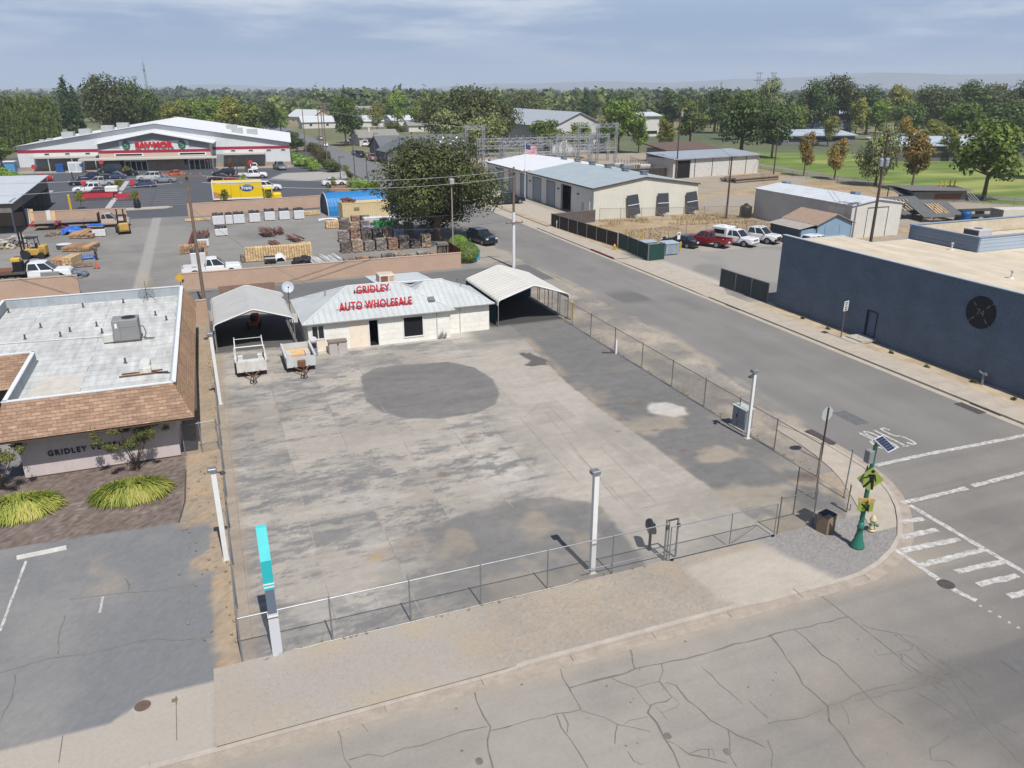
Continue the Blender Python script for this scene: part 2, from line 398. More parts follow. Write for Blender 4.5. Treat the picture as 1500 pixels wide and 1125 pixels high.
for i in range(36):                                   # little pits and tar spots
    x, y = G(rnd.uniform(560,1480), rnd.uniform(930,1110)); r = rnd.uniform(.02,.05)
    cb.poly([(x+r*math.cos(t*.785), y+r*math.sin(t*.785), kz) for t in range(8)])
for (px,py) in ((702,1115),(978,1078),(1065,1101)):
    x, y = G(px,py); cb.poly([(x+.11*math.cos(t*.7854)*(1+.2*(t%2)), y+.14*math.sin(t*.7854), kz) for t in range(8)])
paint('street', -60, 75, 1, 19.75, .16, asphalt, extra=cb, emats=[M_crack])
# side street with its gravel shoulder
def edge_w(Y): return np.interp(Y, [19,27,32,35.2,38.2,43.6,48.4,56.4,66,84.6,140], [30.9,30.7,30.8,31.2,31.6,32.2,32.9,33.3,33.3,32.9,32.6])
K_GR = col3(C(160,152,142)); K_GR2 = col3(C(182,171,154))
def side(X, Y):
    n = fbm(X,Y,2.5,4,14); n3 = fbm(X*1.6,Y*.3,2.2,4,12)
    road = mix(np.broadcast_to(col3(C(146,143,138)),X.shape+(3,)), K_STD[None,None]*1.02, np.clip(.55*n3+.5*(n-.5),0,1))
    road = mix(road, K_STD[None,None]*.95, .8*sst(.4,0,np.abs(X-36.3)-1.6+.6*n)*sst(66,63.5,Y)*sst(60,61.5,Y))     # patch
    road = mix(road, K_STD[None,None]*.9, .35*sst(1.2,0,np.abs(X-34.6-.02*(Y-30)))*sst(70,40,Y)*n)
    g = fbm(X,Y,1.5,4,15)
    sh = mix(np.broadcast_to(K_GR,X.shape+(3,)), K_GR2[None,None], sst(.42,.7,g))
    sh = mix(sh, K_STD[None,None]*1.15, .55*sst(.5,.72,fbm(X,Y,4,3,33)))
    sh = sh*(.86+.28*vn(X*6,Y*6,3))[...,None]
    d = X-edge_w(Y)+.9*(fbm(X,Y*.5,1.6,4,16)-.5)
    c = mix(sh, road, sst(-.12,.12,d))
    c = mix(c, K_TAN[None,None]*1.05, .55*sst(.7,.1,np.abs(d-.15))*sst(.4,.65,fbm(X,Y,2.2,3,18)))
    return mix(c, asphalt(X,Y), sst(30,24,Y))
sb = MB(); z = .0042
for w, pts in ((.05,[(690,665),(820,650),(940,640),(1060,630)]),(.05,[(900,780),(960,770),(1070,755)]),(.05,[(1130,860),(1250,850),(1380,850),(1500,845)]),(.045,[(20,380),(120,440),(300,530)]),(.08,[(160,450),(290,520),(420,590)]),(.05,[(560,660),(620,705)])):
    p = wiggle(px2(750,280,4,pts),.05); sb.ribbon(p, [w*rnd.uniform(.6,1.4) for _ in p], z); z += .0001
paint('street_corner', 22, 27.3, 19.75, 24, .3, asphalt)
paint('side_street', 27.3, 43.1, 19.75, 150, .22, side, extra=sb, emats=[M_crack])
paint('far_street', 32.6, 43.1, 150, 700, 2.2, lambda X,Y: np.broadcast_to(col3(C(128,128,130)),X.shape+(3,))*(.92+.16*fbm(X,Y,6,3,2))[...,None])
paint('street_east', 43.1, 95, 19.75, 25.5, .5, asphalt)
# ---------------------------------------------------------------- the lot
K_C = col3(C(183,175,163)); K_C2 = col3(C(170,163,152)); K_W = col3(C(131,130,128)); K_WH = col3(C(203,197,188)); K_AS = col3(C(124,122,119)); K_RU = col3(C(134,112,92))
oval = gp([(528,552),(545,541),(580,535),(655,530),(695,538),(722,556),(732,575),(726,592),(700,605),(640,614),(590,612),(556,603),(537,588)])
arc = gp([(540,812),(590,787),(640,768),(700,748),(760,734),(810,727),(850,732),(880,744),(905,768),(925,800),(955,840),(800,900),(640,930),(560,880)])
strip = gp([(742,470),(790,520),(830,560),(880,600),(960,655),(1020,700),(1110,765),(1165,800),(1240,770),(1240,700),(1130,640),(960,540),(840,470)])
pale = gp([(958,590),(975,589),(1005,596),(1006,607),(985,611),(955,605),(950,598)])
oil = [gp([(764,519),(778,517),(798,526),(800,531),(806,534),(780,537),(768,535),(776,528)]), gp([(760,517),(768,516),(772,519),(764,520)])]
JX = [-.4, 2.55, 5.6, 8.65, 11.7, 14.0, 16.6, 19.2]; JY = [26.2, 29.25, 32.3, 35.35, 38.4, 41.5, 44.6, 48, 51.5, 55]
def lot(X, Y):
    wx = X+.5*(fbm(X,Y,.9,3,41)-.5); wy = Y+.5*(fbm(X,Y,.9,3,42)-.5)
    n = fbm(X,Y,6,3,22)
    c = mix(np.broadcast_to(K_C,X.shape+(3,)), K_C2[None,None], sst(.35,.65,n))
    # slab by slab: each slab weathered differently
    sx = np.searchsorted(JX, X+.02*0); sy = np.searchsorted(JY, Y)
    sl = _h(sx, sy, 77); sl2 = _h(sx, sy, 78)
    c = c*(.90+.17*sl2)[...,None]
    left = sst(17.5,12.5,X+2.5*(fbm(X,Y,5,3,30)-.5)-.12*(Y-40))
    wash = .6*fbm(X*.55,Y*1.45,1.15,7,23,.82)+.4*fbm(X*.6,Y*1.2,3.0,5,24,.7)+.17*(sl-.5)
    wm = sst(.475,.54,wash+.05*(fbm(X,Y,7,2,25)-.5))
    c = mix(c, K_W[None,None]*(.96+.1*sl2)[...,None], left*wm*(.30+.62*sst(.36,.6,fbm(X*.5,Y*1.6,.5,5,58,.75))))
    c = mix(c, K_W[None,None]*.82, .5*left*sst(.66,.76,fbm(X*.8,Y*1.7,1.1,5,28,.65)))
    c = mix(c, K_WH[None,None], .30*left*sst(.6,.72,fbm(X*.7,Y*1.6,1.6,5,29)))
    # whitish spalled slabs near the middle
    c = mix(c, K_WH[None,None]*1.0, .55*sst(.3,-.6,np.hypot((X-12.6)/1.9,(Y-34.6)/3.6)-1+.7*(fbm(X,Y,1.3,4,31)-.5))*sst(.42,.55,fbm(X,Y*1.5,.9,4,32)))
    c = mix(c, K_W[None,None]*.9, .8*sst(.25,-.35,np.hypot((X-12.7)/2.4,(Y-36)/5.2)-1+.5*(fbm(X,Y,1.3,4,34)-.5))*sst(.56,.66,fbm(X*.8,Y*1.6,1.0,5,35,.6)))
    # dark band in front of the house, light apron at the wall
    c = mix(c, K_W[None,None]*1.12, .5*sst(.46,.6,fbm(X*.5,Y*1.8,2.2,5,36))*sst(49,52,Y)*sst(56.6,55.2,Y))
    c = mix(c, K_WH[None,None]*.98, .7*sst(.6,0,56.6-Y+.8*(fbm(X,Y,.8,3,38)-.5))*sst(4,5,X)*sst(21,20,X))
    # asphalt patches
    e = .10
    d = sdf(X+.25*(wx-X),Y+.25*(wy-Y),oval); c = mix(c, K_AS[None,None]*(.80+.42*fbm(X*.7,Y*1.4,1.8,6,44,.65))[...,None], .93*sst(e,-e,d))
    d2 = sdf(wx,wy,arc); am = sst(e*1.5,-e*1.5,d2)*sst(3.5,9,X+2*(fbm(X,Y,2,3,59)-.5))
    c = mix(c, K_AS[None,None]*(.95+.3*fbm(X,Y,2.6,4,45))[...,None], am*(.75+.25*sst(.3,.6,fbm(X,Y,2,3,46))))
    c = mix(c, K_TAN[None,None]*.85, am*.55*sst(.54,.7,fbm(X,Y,2.0,4,47)))
    d3 = sdf(X+.25*(fbm(X,Y,.6,3,48)-.5),Y,strip); sm = sst(.12,-.12,d3)
    s_c = mix(np.broadcast_to(K_AS,X.shape+(3,))*(.92+.2*fbm(X,Y,1.8,4,49))[...,None], K_TAN[None,None]*.92, .75*sst(.56,.72,fbm(X,Y,2.4,5,50))*sst(50,30,Y+5*(n-.5)))
    s_c = mix(s_c, K_TAN[None,None], .6*sst(.55,.7,fbm(X,Y,3,4,62))*sst(31,27,Y))
    c = mix(c, s_c, sm)
    c = mix(c, K_DIRT[None,None], .85*sst(.5,-.2,d3)*sst(-.9,-.1,d3)*sst(.45,.65,fbm(X,Y,2,3,51))*sm)
    # bit beside the house and carport: asphalt
    d5 = sst(53.6,54.8,Y+1.2*(fbm(X,Y,2,3,52)-.5))*sst(17.6,19.2,X); c = mix(c, K_AS[None,None]*1.08, .8*d5*(1-sst(56.8,56.2,Y)*.0))
    for o in oil: c = mix(c, K_W[None,None]*.38, .85*sst(.12,-.12,sdf(wx,wy,o)))
    c = mix(c, K_WH[None,None]*1.05, .85*sst(.2,-.2,sdf(wx,wy,pale)))
    c = mix(c, K_RU[None,None], .65*sst(1.1,.5,np.hypot((X-G(648,695)[0])/.38,(Y-G(648,695)[1])/.38)))
    for (px,py,r) in ((930,591,.8),(905,632,.3),(1000,660,.35),(1018,666,.2),(960,630,.4),(690,640,.5),(1180,700,.9)):
        x, y = G(px,py); c = mix(c, K_RU[None,None]*.8, .6*sst(1.2,.2,np.hypot((X-x)/r,(Y-y)/(r*.6))+.8*(fbm(X,Y,.5,3,53)-.5)))
    c = mix(c, col3(C(178,148,106))[None,None], .6*sst(1.2,.3,np.hypot((X-G(551,816)[0])/.5,(Y-G(551,816)[1])/.4)+1.2*(fbm(X,Y,.35,3,54)-.5)))
    c = mix(c, K_DIRT[None,None]*.95, .7*sst(.5,0,X+.75+.5*(fbm(X,Y,1,3,55)-.5)-.3))
    c = mix(c, K_W[None,None]*.42, sst(58.8,59.3,Y)*sst(5.6,5.2,X)*.9)  # ground under the left carport darkened, its shade put into the colour
    c = mix(c, K_W[None,None]*.30, sst(57.8,58.6,Y)*sst(20.6,21.0,X)*.95)  # likewise under the right carport: roof shade painted into the slab
    # scraped tyre lines and long scuffs on the drive
    for (a,b,w,k) in (((905,650),(1000,712),.14,1.10),((925,690),(960,712),.08,1.12),((1010,752),(1040,770),.12,1.1)):
        dd = pline(X,Y,[G(*a),G(*b)]); c = c*(1+(k-1)*sst(w,w*.3,dd))[...,None]
    c = c*(1+.30*(fbm(X*.45,Y*1.5,.5,5,57,.75)-.5))[...,None]
    return c*(.93+.14*fbm(X,Y,.35,2,56))[...,None]
jb = MB(); zj = .0080
M_joint = M('joint_dark', C(140,131,121), .95, .25, 3); M_jointl = M('joint_light', C(184,176,165), .95, .2, 3)
def joint(pts, w, m):
    global zj
    p = wiggle(pts, .012, .5); jb.ribbon(p, [w*rnd.uniform(.2,.85) for _ in p], zj, m); zj += .00002
for i, x in enumerate(JX[:6]):
    y0 = 24 if x < 8 else 30
    for k in range(9):
        if rnd.random() < .8 and not (10 < x < 16.5 and y0+k*3 > 40): joint([(x, y0+k*3),(x, y0+k*3+3)], .04, 1 if rnd.random()<.35 else 0)
for y in JY:
    for k in range(6):
        if rnd.random() < .6 and not (y > 41 and k > 2): joint([(JX[k], y),(JX[k+1], y)], .035, 1 if rnd.random()<.3 else 0)
for a, b in (((800,605),(905,735)),((760,610),(850,710)),((840,660),(925,745)),((880,655),(960,735)),((768,612),(792,590)),((940,745),(985,735)),((795,588),(850,640))):
    joint([G(*a),G(*b)], .04, 0)
for a, b in (((905,650),(950,680)),((922,688),(955,710))): joint([G(*a),G(*b)], .06, 1)
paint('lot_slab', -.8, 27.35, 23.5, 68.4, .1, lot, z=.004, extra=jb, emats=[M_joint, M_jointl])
# ---------------------------------------------------------------- strip between kerb and front fence
K_PAL = col3(C(196,186,172))
apron = gp([(1000,833),(1140,793),(1232,842),(1262,842),(1100,897),(1045,880),(1030,862)])
def strip_z(X, Y): return .09*sst(23.2,20.2,Y)*(1-sst(16.5,17.8,X)*sst(23.6,22.6,X)*.8)
def front(X, Y):
    n = fbm(X,Y,1.8,5,61); g = vn(X*7,Y*7,5)
    c = mix(np.broadcast_to(col3(C(170,160,147)),X.shape+(3,)), col3(C(176,164,148))[None,None], sst(.35,.65,n))
    c = c*(.92+.16*fbm(X,Y,1.2,4,68))[...,None]*(.88+.24*vn(X*21,Y*21,6))[...,None]
    con = mix(np.broadcast_to(col3(C(178,170,160)),X.shape+(3,)), K_TAN[None,None], sst(.3,.7,n))
    c = mix(con, c, sst(5.8,8.5,X+1.6*(fbm(X,Y,2,3,63)-.5)))
    c = mix(c, col3(C(184,162,130))[None,None], .3*sst(.64,.78,fbm(X,Y,.8,4,64))*sst(5,8,X))
    c = mix(c, K_PAL[None,None]*(.88+.14*n)[...,None]*(.85+.3*fbm(X*.6,Y*1.4,.7,5,67,.7))[...,None], sst(.25,-.25,sdf(X+.5*(fbm(X,Y,.7,3,65)-.5),Y,apron)))
    gr = sst(20.9,21.6,X-.35*(23.5-Y)*0+.3*(fbm(X,Y,.6,2,66)-.5)-(21.5-Y)*.35)
    gcol = col3(C(154,150,146))[None,None]*(.80+.40*vn(X*22,Y*22,7))[...,None]
    c = mix(c, gcol, gr)
    return mix(c, K_DIRT[None,None]*1.0*(.85+.3*g)[...,None], sst(23.5,24.1,Y+.5*(n-.5))*sst(23.6,24.4,X))
fpoly = [(-1.75,19.9),(23.0,19.9),(25.5,20.7),(27.2,21.9),(28.6,23.3),(29.7,25.2),(30.2,27.6),(30.3,30.2),(29.1,33),(27.3,33.2),(27.3,23.5),(23.6,23.5),(-1.75,23.5)]
paint('verge', -1.75, 30.4, 19.85, 27.4, .09, front, z=.012, zfn=strip_z, mask=lambda x,y: (sdf(x,y,fpoly)<.02) & ~((y>23.55)&(x<23.6+.95*(y-23.5))))
# kerbs
M_kerb = M('kerb_concrete', C(192,181,168), .9, .12, 2, bump=.2); M_side = M('sidewalk_concrete', C(190,179,163), .9, .1, 1.2, bump=.15)
M_gut = M('gutter_concrete', C(178,165,150), .9, .15, 2, bump=.2); M_red = M('red_kerb_paint', C(120,58,56), .8, .2, 3)
def offs(pts, d):
    out = []
    for i in range(len(pts)):
        a = pts[max(0,i-1)]; b = pts[min(len(pts)-1,i+1)]
        l = math.hypot(b[0]-a[0], b[1]-a[1]); out.append((pts[i][0]-(b[1]-a[1])/l*d, pts[i][1]+(b[0]-a[0])/l*d))
    return out
def slab(mb, line, d, z0, z1, zt=None, m=0, hs=None):       # raised strip: line -> line offset by d
    o = offs(line, d); n = len(line); hs = hs or [1]*n
    A = [(x,y,z1*h+.006) for (x,y),h in zip(line,hs)]; B = [(x,y,(z1 if zt is None else zt)*h+.006) for (x,y),h in zip(o,hs)]
    A0 = [(x,y,z0) for x,y in line]; B0 = [(x,y,z0) for x,y in o]
    v = A+B+A0+B0
    f = []
    for i in range(n-1):
        f += [(i,i+1,n+i+1,n+i),(2*n+i,2*n+i+1,i+1,i),(n+i,n+i+1,3*n+i+1,3*n+i)]
    f += [(0,n,3*n,2*n),(n-1,2*n-1,4*n-1,3*n-1)]
    mb.add(v, f, m)
def dens(pts, st=.8):
    out = []
    for a, b in zip(pts[:-1], pts[1:]):
        n = max(1, int(math.hypot(b[0]-a[0],b[1]-a[1])/st))
        out += [(a[0]+(b[0]-a[0])*i/n, a[1]+(b[1]-a[1])*i/n) for i in range(n)]
    return out+[pts[-1]]
corner = [(23.0,19.72),(24.2,20.05),(25.5,20.6),(26.7,21.35),(27.7,22.3),(28.6,23.3),(29.4,24.5),(30.0,25.8),(30.35,27.2),(30.5,28.6),(30.55,30.2),(30.4,31.6),(29.9,33.2)]
kl = dens([(-60,19.72),(-1.6,19.72)],2)+dens([(-1.6,19.72),(17.2,19.72),(18.0,19.72),(22.2,19.72)],.8)+corner
def khf(x, y):
    if y > 20.2 or x > 22.8: return .75 if x < 29 else .5
    if 17.3 < x < 22.4: return .2
    if x < 7.5: return .3 if x > -1.6 else .25
    return 1.0
kb = MB(); hs = [khf(*p) for p in kl]
slab(kb, kl, .2, -.03, .13, m=0, hs=hs)
gl = MB(); kb.ribbon(offs(kl,-.24), .46, .007, 1)
for p, q in zip(kl[::4], offs(kl,.2)[::4]):                # construction joints
    kb.cbox(((p[0]+q[0])/2,(p[1]+q[1])/2-.1,.06),(.015,.6,.015))
structure(kb.build('kerb', [M_kerb, M_gut]))
# corner sidewalk
def cside(X, Y):
    return K_C[None,None]*(.95+.1*fbm(X,Y,1.5,4,71))[...,None]*(.95+.1*vn(X*8,Y*8,2))[...,None]
inn = [(25.9,22.2),(26.4,23.2),(26.9,24.2),(27.5,25.3),(28.1,26.5),(28.5,27.6),(28.85,29.2),(29.05,30.6),(29.15,32.9)]
wpoly = offs(corner,.2)[3:]+inn[::-1]
wb = MB(); wb.prism(wpoly[::-1], -.02, .04); structure(wb.build('sidewalk', M_side))
# ---------------------------------------------------------------- vet clinic side
mul = gp([(272,690),(270,735),(262,766),(130,785),(0,806)])+[(-45,34.7),(-45,42),(-2.7,42)]
wal = gp([(318,998),(317,1080)])+[(-1.75,19.8),(-45,19.8),(-45,21.4)]+gp([(0,1100),(160,1060),(185,1044),(210,1024)])
def vet(X, Y):
    n = fbm(X,Y,3.5,4,81); f = vn(X*9,Y*9,8)
    a = mix(np.broadcast_to(col3(C(130,131,132)),X.shape+(3,)), col3(C(152,149,145))[None,None], sst(.4,.75,n)*.7)
    a = mix(a, K_TAN[None,None]*.85, .4*sst(.66,.8,fbm(X,Y,2.0,4,82)))
    a = a*(.92+.16*f)[...,None]
    d = mix(np.broadcast_to(col3(C(176,158,134)),X.shape+(3,)), col3(C(162,147,128))[None,None], sst(.35,.7,fbm(X,Y,1.2,4,83)))
    d = mix(d, col3(C(184,154,118))[None,None], .45*sst(.58,.72,fbm(X,Y,.7,4,84)))*(.82+.36*f)[...,None]
    c = mix(a, d, sst(-.08,.08,X+1.62+.5*(fbm(X,Y,.6,4,85)-.5)-.55*sst(.6,0,np.abs(Y-30.3)-.3)*-1*0+ (-.9)*sst(1.0,.2,np.abs(Y-30.6))*-1))
    mu = col3(C(124,110,102))[None,None]*(.6+.8*vn(X*14,Y*14,9))[...,None]*(.85+.3*fbm(X,Y,1.2,3,86))[...,None]
    mu = mix(mu, col3(C(168,158,148))[None,None], .6*sst(.72,.85,vn(X*5,Y*9,10))*sst(.4,.6,fbm(X,Y,1.5,3,87)))
    c = mix(c, d, sst(33.4,33.9,Y)*sst(-3.4,-2.6,X))
    c = mix(c, mu, sst(.05,-.05,sdf(X,Y,mul)))
    w = K_C[None,None]*(.97+.1*fbm(X,Y,1.5,4,88))[...,None]
    c = mix(c, w, sst(.05,-.05,sdf(X,Y,wal)))
    c = mix(c, K_DIRT[None,None]*.96*(.85+.3*f)[...,None], sst(22.7,22.2,Y)*sst(-1.78,-1.7,X))
    return c
vb = MB(); zz = .0085
for w, pts in ((.05,[(0,575),(120,540),(270,500),(380,480),(500,470),(620,440),(740,405),(900,380),(1050,390),(1230,365)]),(.06,[(720,30),(750,75),(735,110),(590,130),(400,150)]),(.05,[(735,110),(900,105),(1120,60)]),(.045,[(95,580),(75,720),(0,860)]),(.04,[(380,240),(340,350),(335,470)]),(.03,[(1090,120),(1095,180)])):
    p = wiggle(px2(0,840,3.947,pts),.04); vb.ribbon(p, [w*rnd.uniform(.5,1.2) for _ in p], zz, 0); zz += .0001
def paintline(a, b, w): 
    global zz
    p = wiggle([G(*a),G(*b)],.01,.3); vb.ribbon(p, [w*rnd.uniform(.7,1.1) for _ in p], zz, 1); zz += .0001
paintline((38,822),(0,925),.11); paintline((151,874),(146,898),.11)
vb.ribbon([G(258,1020),G(259,1085)], .025, zz, 0); vb.ribbon([G(92,1078),G(86,1118)], .03, zz, 0)
M_mhole = M('rusty_iron_cover', C(112,92,80), .8, .2, 6); M_paintw = M('worn_white_paint', C(206,203,197), .8, .28, 3)
x, y = G(209,1034); vb.poly([(x+.25*math.cos(t*PI/10), y+.25*math.sin(t*PI/10), zz+.001) for t in range(20)], 2)
x, y = G(256,1026); vb.add([(x-.2,y-.2,zz),(x+.2,y-.2,zz),(x+.2,y+.2,zz),(x-.2,y+.2,zz)], [(0,1,2,3)], 3); vb.add([(x-.09,y-.09,zz+.002),(x+.09,y-.09,zz+.002),(x+.09,y+.09,zz+.002),(x-.09,y+.09,zz+.002)], [(0,1,2,3)], 0)
paint('parking_area', -45, -.8, 19.8, 68.4, .16, vet, z=.004, extra=vb, emats=[M_crack, M_paintw, M_mhole, M_side])
# ---------------------------------------------------------------- alley, lumber yard, store car park
def yard(X, Y):
    n = fbm(X,Y,7,4,91); m2 = fbm(X*.4,Y*2,3,4,92)
    c = mix(np.broadcast_to(col3(C(150,147,141)),X.shape+(3,)), col3(C(126,124,121))[None,None], np.clip(sst(.35,.65,n)*.6+(m2-.5)*.7,0,1))
    c = mix(c, col3(C(172,169,163))[None,None], .8*sst(.06,-.06,np.abs(X+7.1-.004*(Y-80))-.62)*sst(80.5,81,Y))
    c = mix(c, col3(C(118,117,116))[None,None]*(.94+.12*n)[...,None], sst(79.9,79.4,Y)*sst(71.9,72.3,Y))
    c = mix(c, col3(C(222,220,214))[None,None], .8*sst(.09,.03,np.abs(Y-76.4))*sst(-8,-6,X)*sst(27,25,X))
    c = mix(c, col3(C(164,156,145))[None,None], sst(72.1,71.6,Y)*.8)
    c = mix(c, col3(C(176,166,152))[None,None]*(.95+.1*n)[...,None], sst(27.5,28.2,X)*sst(80.5,82,Y)*sst(99,97,Y)*.8)
    return c*(.92+.16*fbm(X,Y,.8,2,93))[...,None]
paint('yard_paving', -75, 32.8, 68.4, 131, .3, yard, z=.004)
def park(X, Y):
    n = fbm(X,Y,12,3,95)
    c = np.broadcast_to(col3(C(93,95,100)),X.shape+(3,))*(.93+.14*n)[...,None]
    c = mix(c, col3(C(172,165,155))[None,None], sst(205.5,208,Y+.105*(X+39)-5)*.9*sst(-42,-39,X)*sst(24,21,X))
    # concrete drive at the street side
    dr = [(18,192),(31.5,192),(31.5,176),(21,174),(14,181)]
    c = mix(c, col3(C(178,174,166))[None,None], sst(.4,-.4,sdf(X,Y,dr)))
    c = mix(c, col3(C(158,120,88))[None,None], sst(.4,-.4,sdf(X,Y,gp([(478,270),(486,280),(512,283),(560,287),(566,270),(530,262)])))*.8)
    return c*(.95+.1*vn(X*2,Y*2,3))[...,None]
paint('store_parking', -110, 32.8, 131, 262, .6, park, z=.004)
mk = MB()
def stripe(a, b, w, m=0, z=.010): mk.ribbon([G(*a),G(*b)], w, z, m)
for i in range(9):                                   # bay lines
    y = 146+i*2.9; mk.ribbon([(-14.5,y+1.2),(-8.6,y)],.14,.010); mk.ribbon([(-8.2,y),(-2.0,y-1.5)],.14,.010)
for i in range(10): mk.ribbon([(-39+i*.4,151+i*5),(-31,149+i*5)],.14,.010)
stripe((158,305),(187,265),.9)
structure(mk.build('parking_marking', M_paintw))
# ---------------------------------------------------------------- east side
K_LOT = col3(C(160,156,149)); K_STRAW = col3(C(184,163,132))
green = gp([(1100,242),(1180,258),(1300,272),(1400,283),(1500,290)])
def east(X, Y):
    n = fbm(X,Y,5,4,101); f = vn(X*4,Y*4,11)
    c = mix(np.broadcast_to(K_LOT,X.shape+(3,)), col3(C(138,135,131))[None,None], sst(.4,.7,n)*.8)
    apr = K_PAL[None,None]*(.92+.12*n)[...,None]
    c = mix(c, apr, sst(48.6,47.6,X)*sst(62,63,Y)*sst(77,75,Y))
    c = mix(c, apr*.98, sst(78.2,79.2,Y)*sst(84,82,Y)*sst(74,70,X)*sst(55,56,X)*.5)
    d = mix(np.broadcast_to(K_STRAW,X.shape+(3,)), col3(C(168,146,115))[None,None], sst(.35,.7,fbm(X,Y,3,4,102)))*(.8+.4*f)[...,None]
    d = mix(d, col3(C(170,161,148))[None,None], .85*sst(.42,.58,fbm(X,Y,9,3,103))*sst(72,78,X))
    dm = np.clip(sst(83,84.3,Y+.6*(n-.5))*sst(47.6,48.6,X)+sst(75,78,X+3*(n-.5)),0,1)
    dm = dm*(1-sst(104.3,105,Y)*sst(54.2,53.8,X))
    c = mix(c, d, dm)
    c = mix(c, col3(C(173,164,148))[None,None]*(.9+.2*n)[...,None], sst(101.5,103.5,Y)*sst(54.2,53.6,X))
    s = mix(np.broadcast_to(col3(C(200,182,156)),X.shape+(3,)), col3(C(182,163,138))[None,None], sst(.35,.7,fbm(X,Y,1,4,104)))*(.85+.3*f)[...,None]
    c = mix(c, s, sst(47.5,47.3,X)*sst(57.5,56.5,Y))
    c = mix(c, s*.93, sst(47.2,46.9,X)*sst(80,82,Y))
    path = K_LOT[None,None]*.98*(.93+.14*f)[...,None]
    c = mix(c, path, sst(74.5,76.5,X)*sst(79,77,Y)*sst(95,90,X)*sst(60,62,Y)*.8)
    return c
def shelf(X, Y): return .12*sst(46.6,45.3,X)*sst(57,56,Y)+.1*sst(46.5,45.3,X)*sst(79,80,Y)
paint('east_yard', 45.0, 130, 24, 215, .45, east, z=.002, zfn=shelf)
def lawn(X, Y):
    n = fbm(X,Y,14,4,111); n2 = fbm(X*.3,Y*1.6,5,3,112)
    g = mix(np.broadcast_to(col3(C(118,138,66)),X.shape+(3,)), col3(C(160,164,92))[None,None], np.clip(sst(.45,.75,n)+ (n2-.5)*.8,0,1))
    g = mix(g, col3(C(90,118,52))[None,None], .6*sst(.5,.3,n2))
    p = col3(C(146,138,128))[None,None]
    d = pline(X,Y,gp([(1085,238),(1160,250),(1240,263),(1340,279),(1440,289),(1560,297)]))
    return mix(g, p, sst(2.6,2.2,d))
lp = gp([(1085,243),(1160,255),(1240,268),(1340,285),(1440,297),(1560,305)])
lp = lp+gp([(1580,238),(1400,231),(1250,226),(1090,222)])
paint('park_lawn', 95, 330, 60, 330, 1.0, lawn, z=.012, mask=lambda x,y: sdf(x,y,lp) < 0)
# east pavement with kerb, flush drive in the middle
sw = MB()
def eside(y0, y1):
    n = max(2, int((y1-y0)/1.5)); line = [(43.1, y0+(y1-y0)*i/n) for i in range(n+1)]
    slab(sw, line, -.17, -.03, .13, m=0); slab(sw, [(x+.172,y) for x,y in line], -2.0, -.02, .128, m=1)
    for i in range(n): sw.box(43.28,45.25,line[i][1],line[i][1]+.012,.1,.1365,2)
eside(25.5, 59.8); eside(78.2, 101.2)
sw.prism([(43.1,59.8),(45.27,59.8),(46.9,63),(46.9,75.5),(45.27,78.2),(43.1,78.2),(43.25,75.5),(43.25,62.5)], -.02, .03, 1)
sw.prism([(43.1,101.2),(45.3,101.2),(52,104),(52,150),(43.1,150)], -.02, .012, 1)
sw.ribbon([(42.85,25.5),(42.85,150)], .5, .006, 1)
sw.box(43.05,43.30,78.6,84.5,.02,.145,3); sw.box(43.02,43.1,29.5,31.6,-.02,.125,2); sw.box(43.02,43.1,55,57,-.02,.125,2)
structure(sw.build('sidewalk', [M_kerb, M_side, M_crack, M_red]))
# ---------------------------------------------------------------- road paint: limit lines, crossing, STOP
rm = MB(); zr = .011
def rp(pts, w, worn=.03):
    global zr
    p = wiggle([G(*q) for q in pts], worn*.4, .25); rm.ribbon(p, [w*rnd.uniform(.75,1.1) for _ in p], zr); zr += .0002
rp([(1283,682),(1350,667),(1440,650),(1560,626)],.32); rp([(1322,737),(1416,715)],.32); rp([(1424,712),(1500,693),(1560,680)],.30)
rp([(1332,740),(1402,781),(1472,822),(1545,865)],.28); rp([(1308,803),(1350,832),(1400,866),(1430,880)],.28)
for a, b in (((1320,765),(1358,759)),((1318,788),(1378,775)),((1320,807),(1410,789)),((1345,829),(1446,804)),((1400,838),(1475,822)),((1432,857),(1496,842)),((1478,874),(1530,861))): rp([a,(b[0]-5,b[1]+1)],.34,.05)
for k in range(5): rp([(1434+14*k,887+8*k),(1438+14*k,889+8*k)],.16)
GL = {'S':[[(1,.85),(.75,1),(.25,1),(0,.85),(0,.65),(.25,.52),(.75,.48),(1,.35),(1,.15),(.75,0),(.25,0),(0,.15)]],'T':[[(0,1),(1,1)],[(.5,1),(.5,0)]],
      'O':[[(.3,0),(.7,0),(1,.15),(1,.85),(.7,1),(.3,1),(0,.85),(0,.15),(.3,0)]],'P':[[(0,0),(0,1)],[(0,1),(.7,1),(1,.88),(1,.62),(.7,.5),(0,.5)]]}
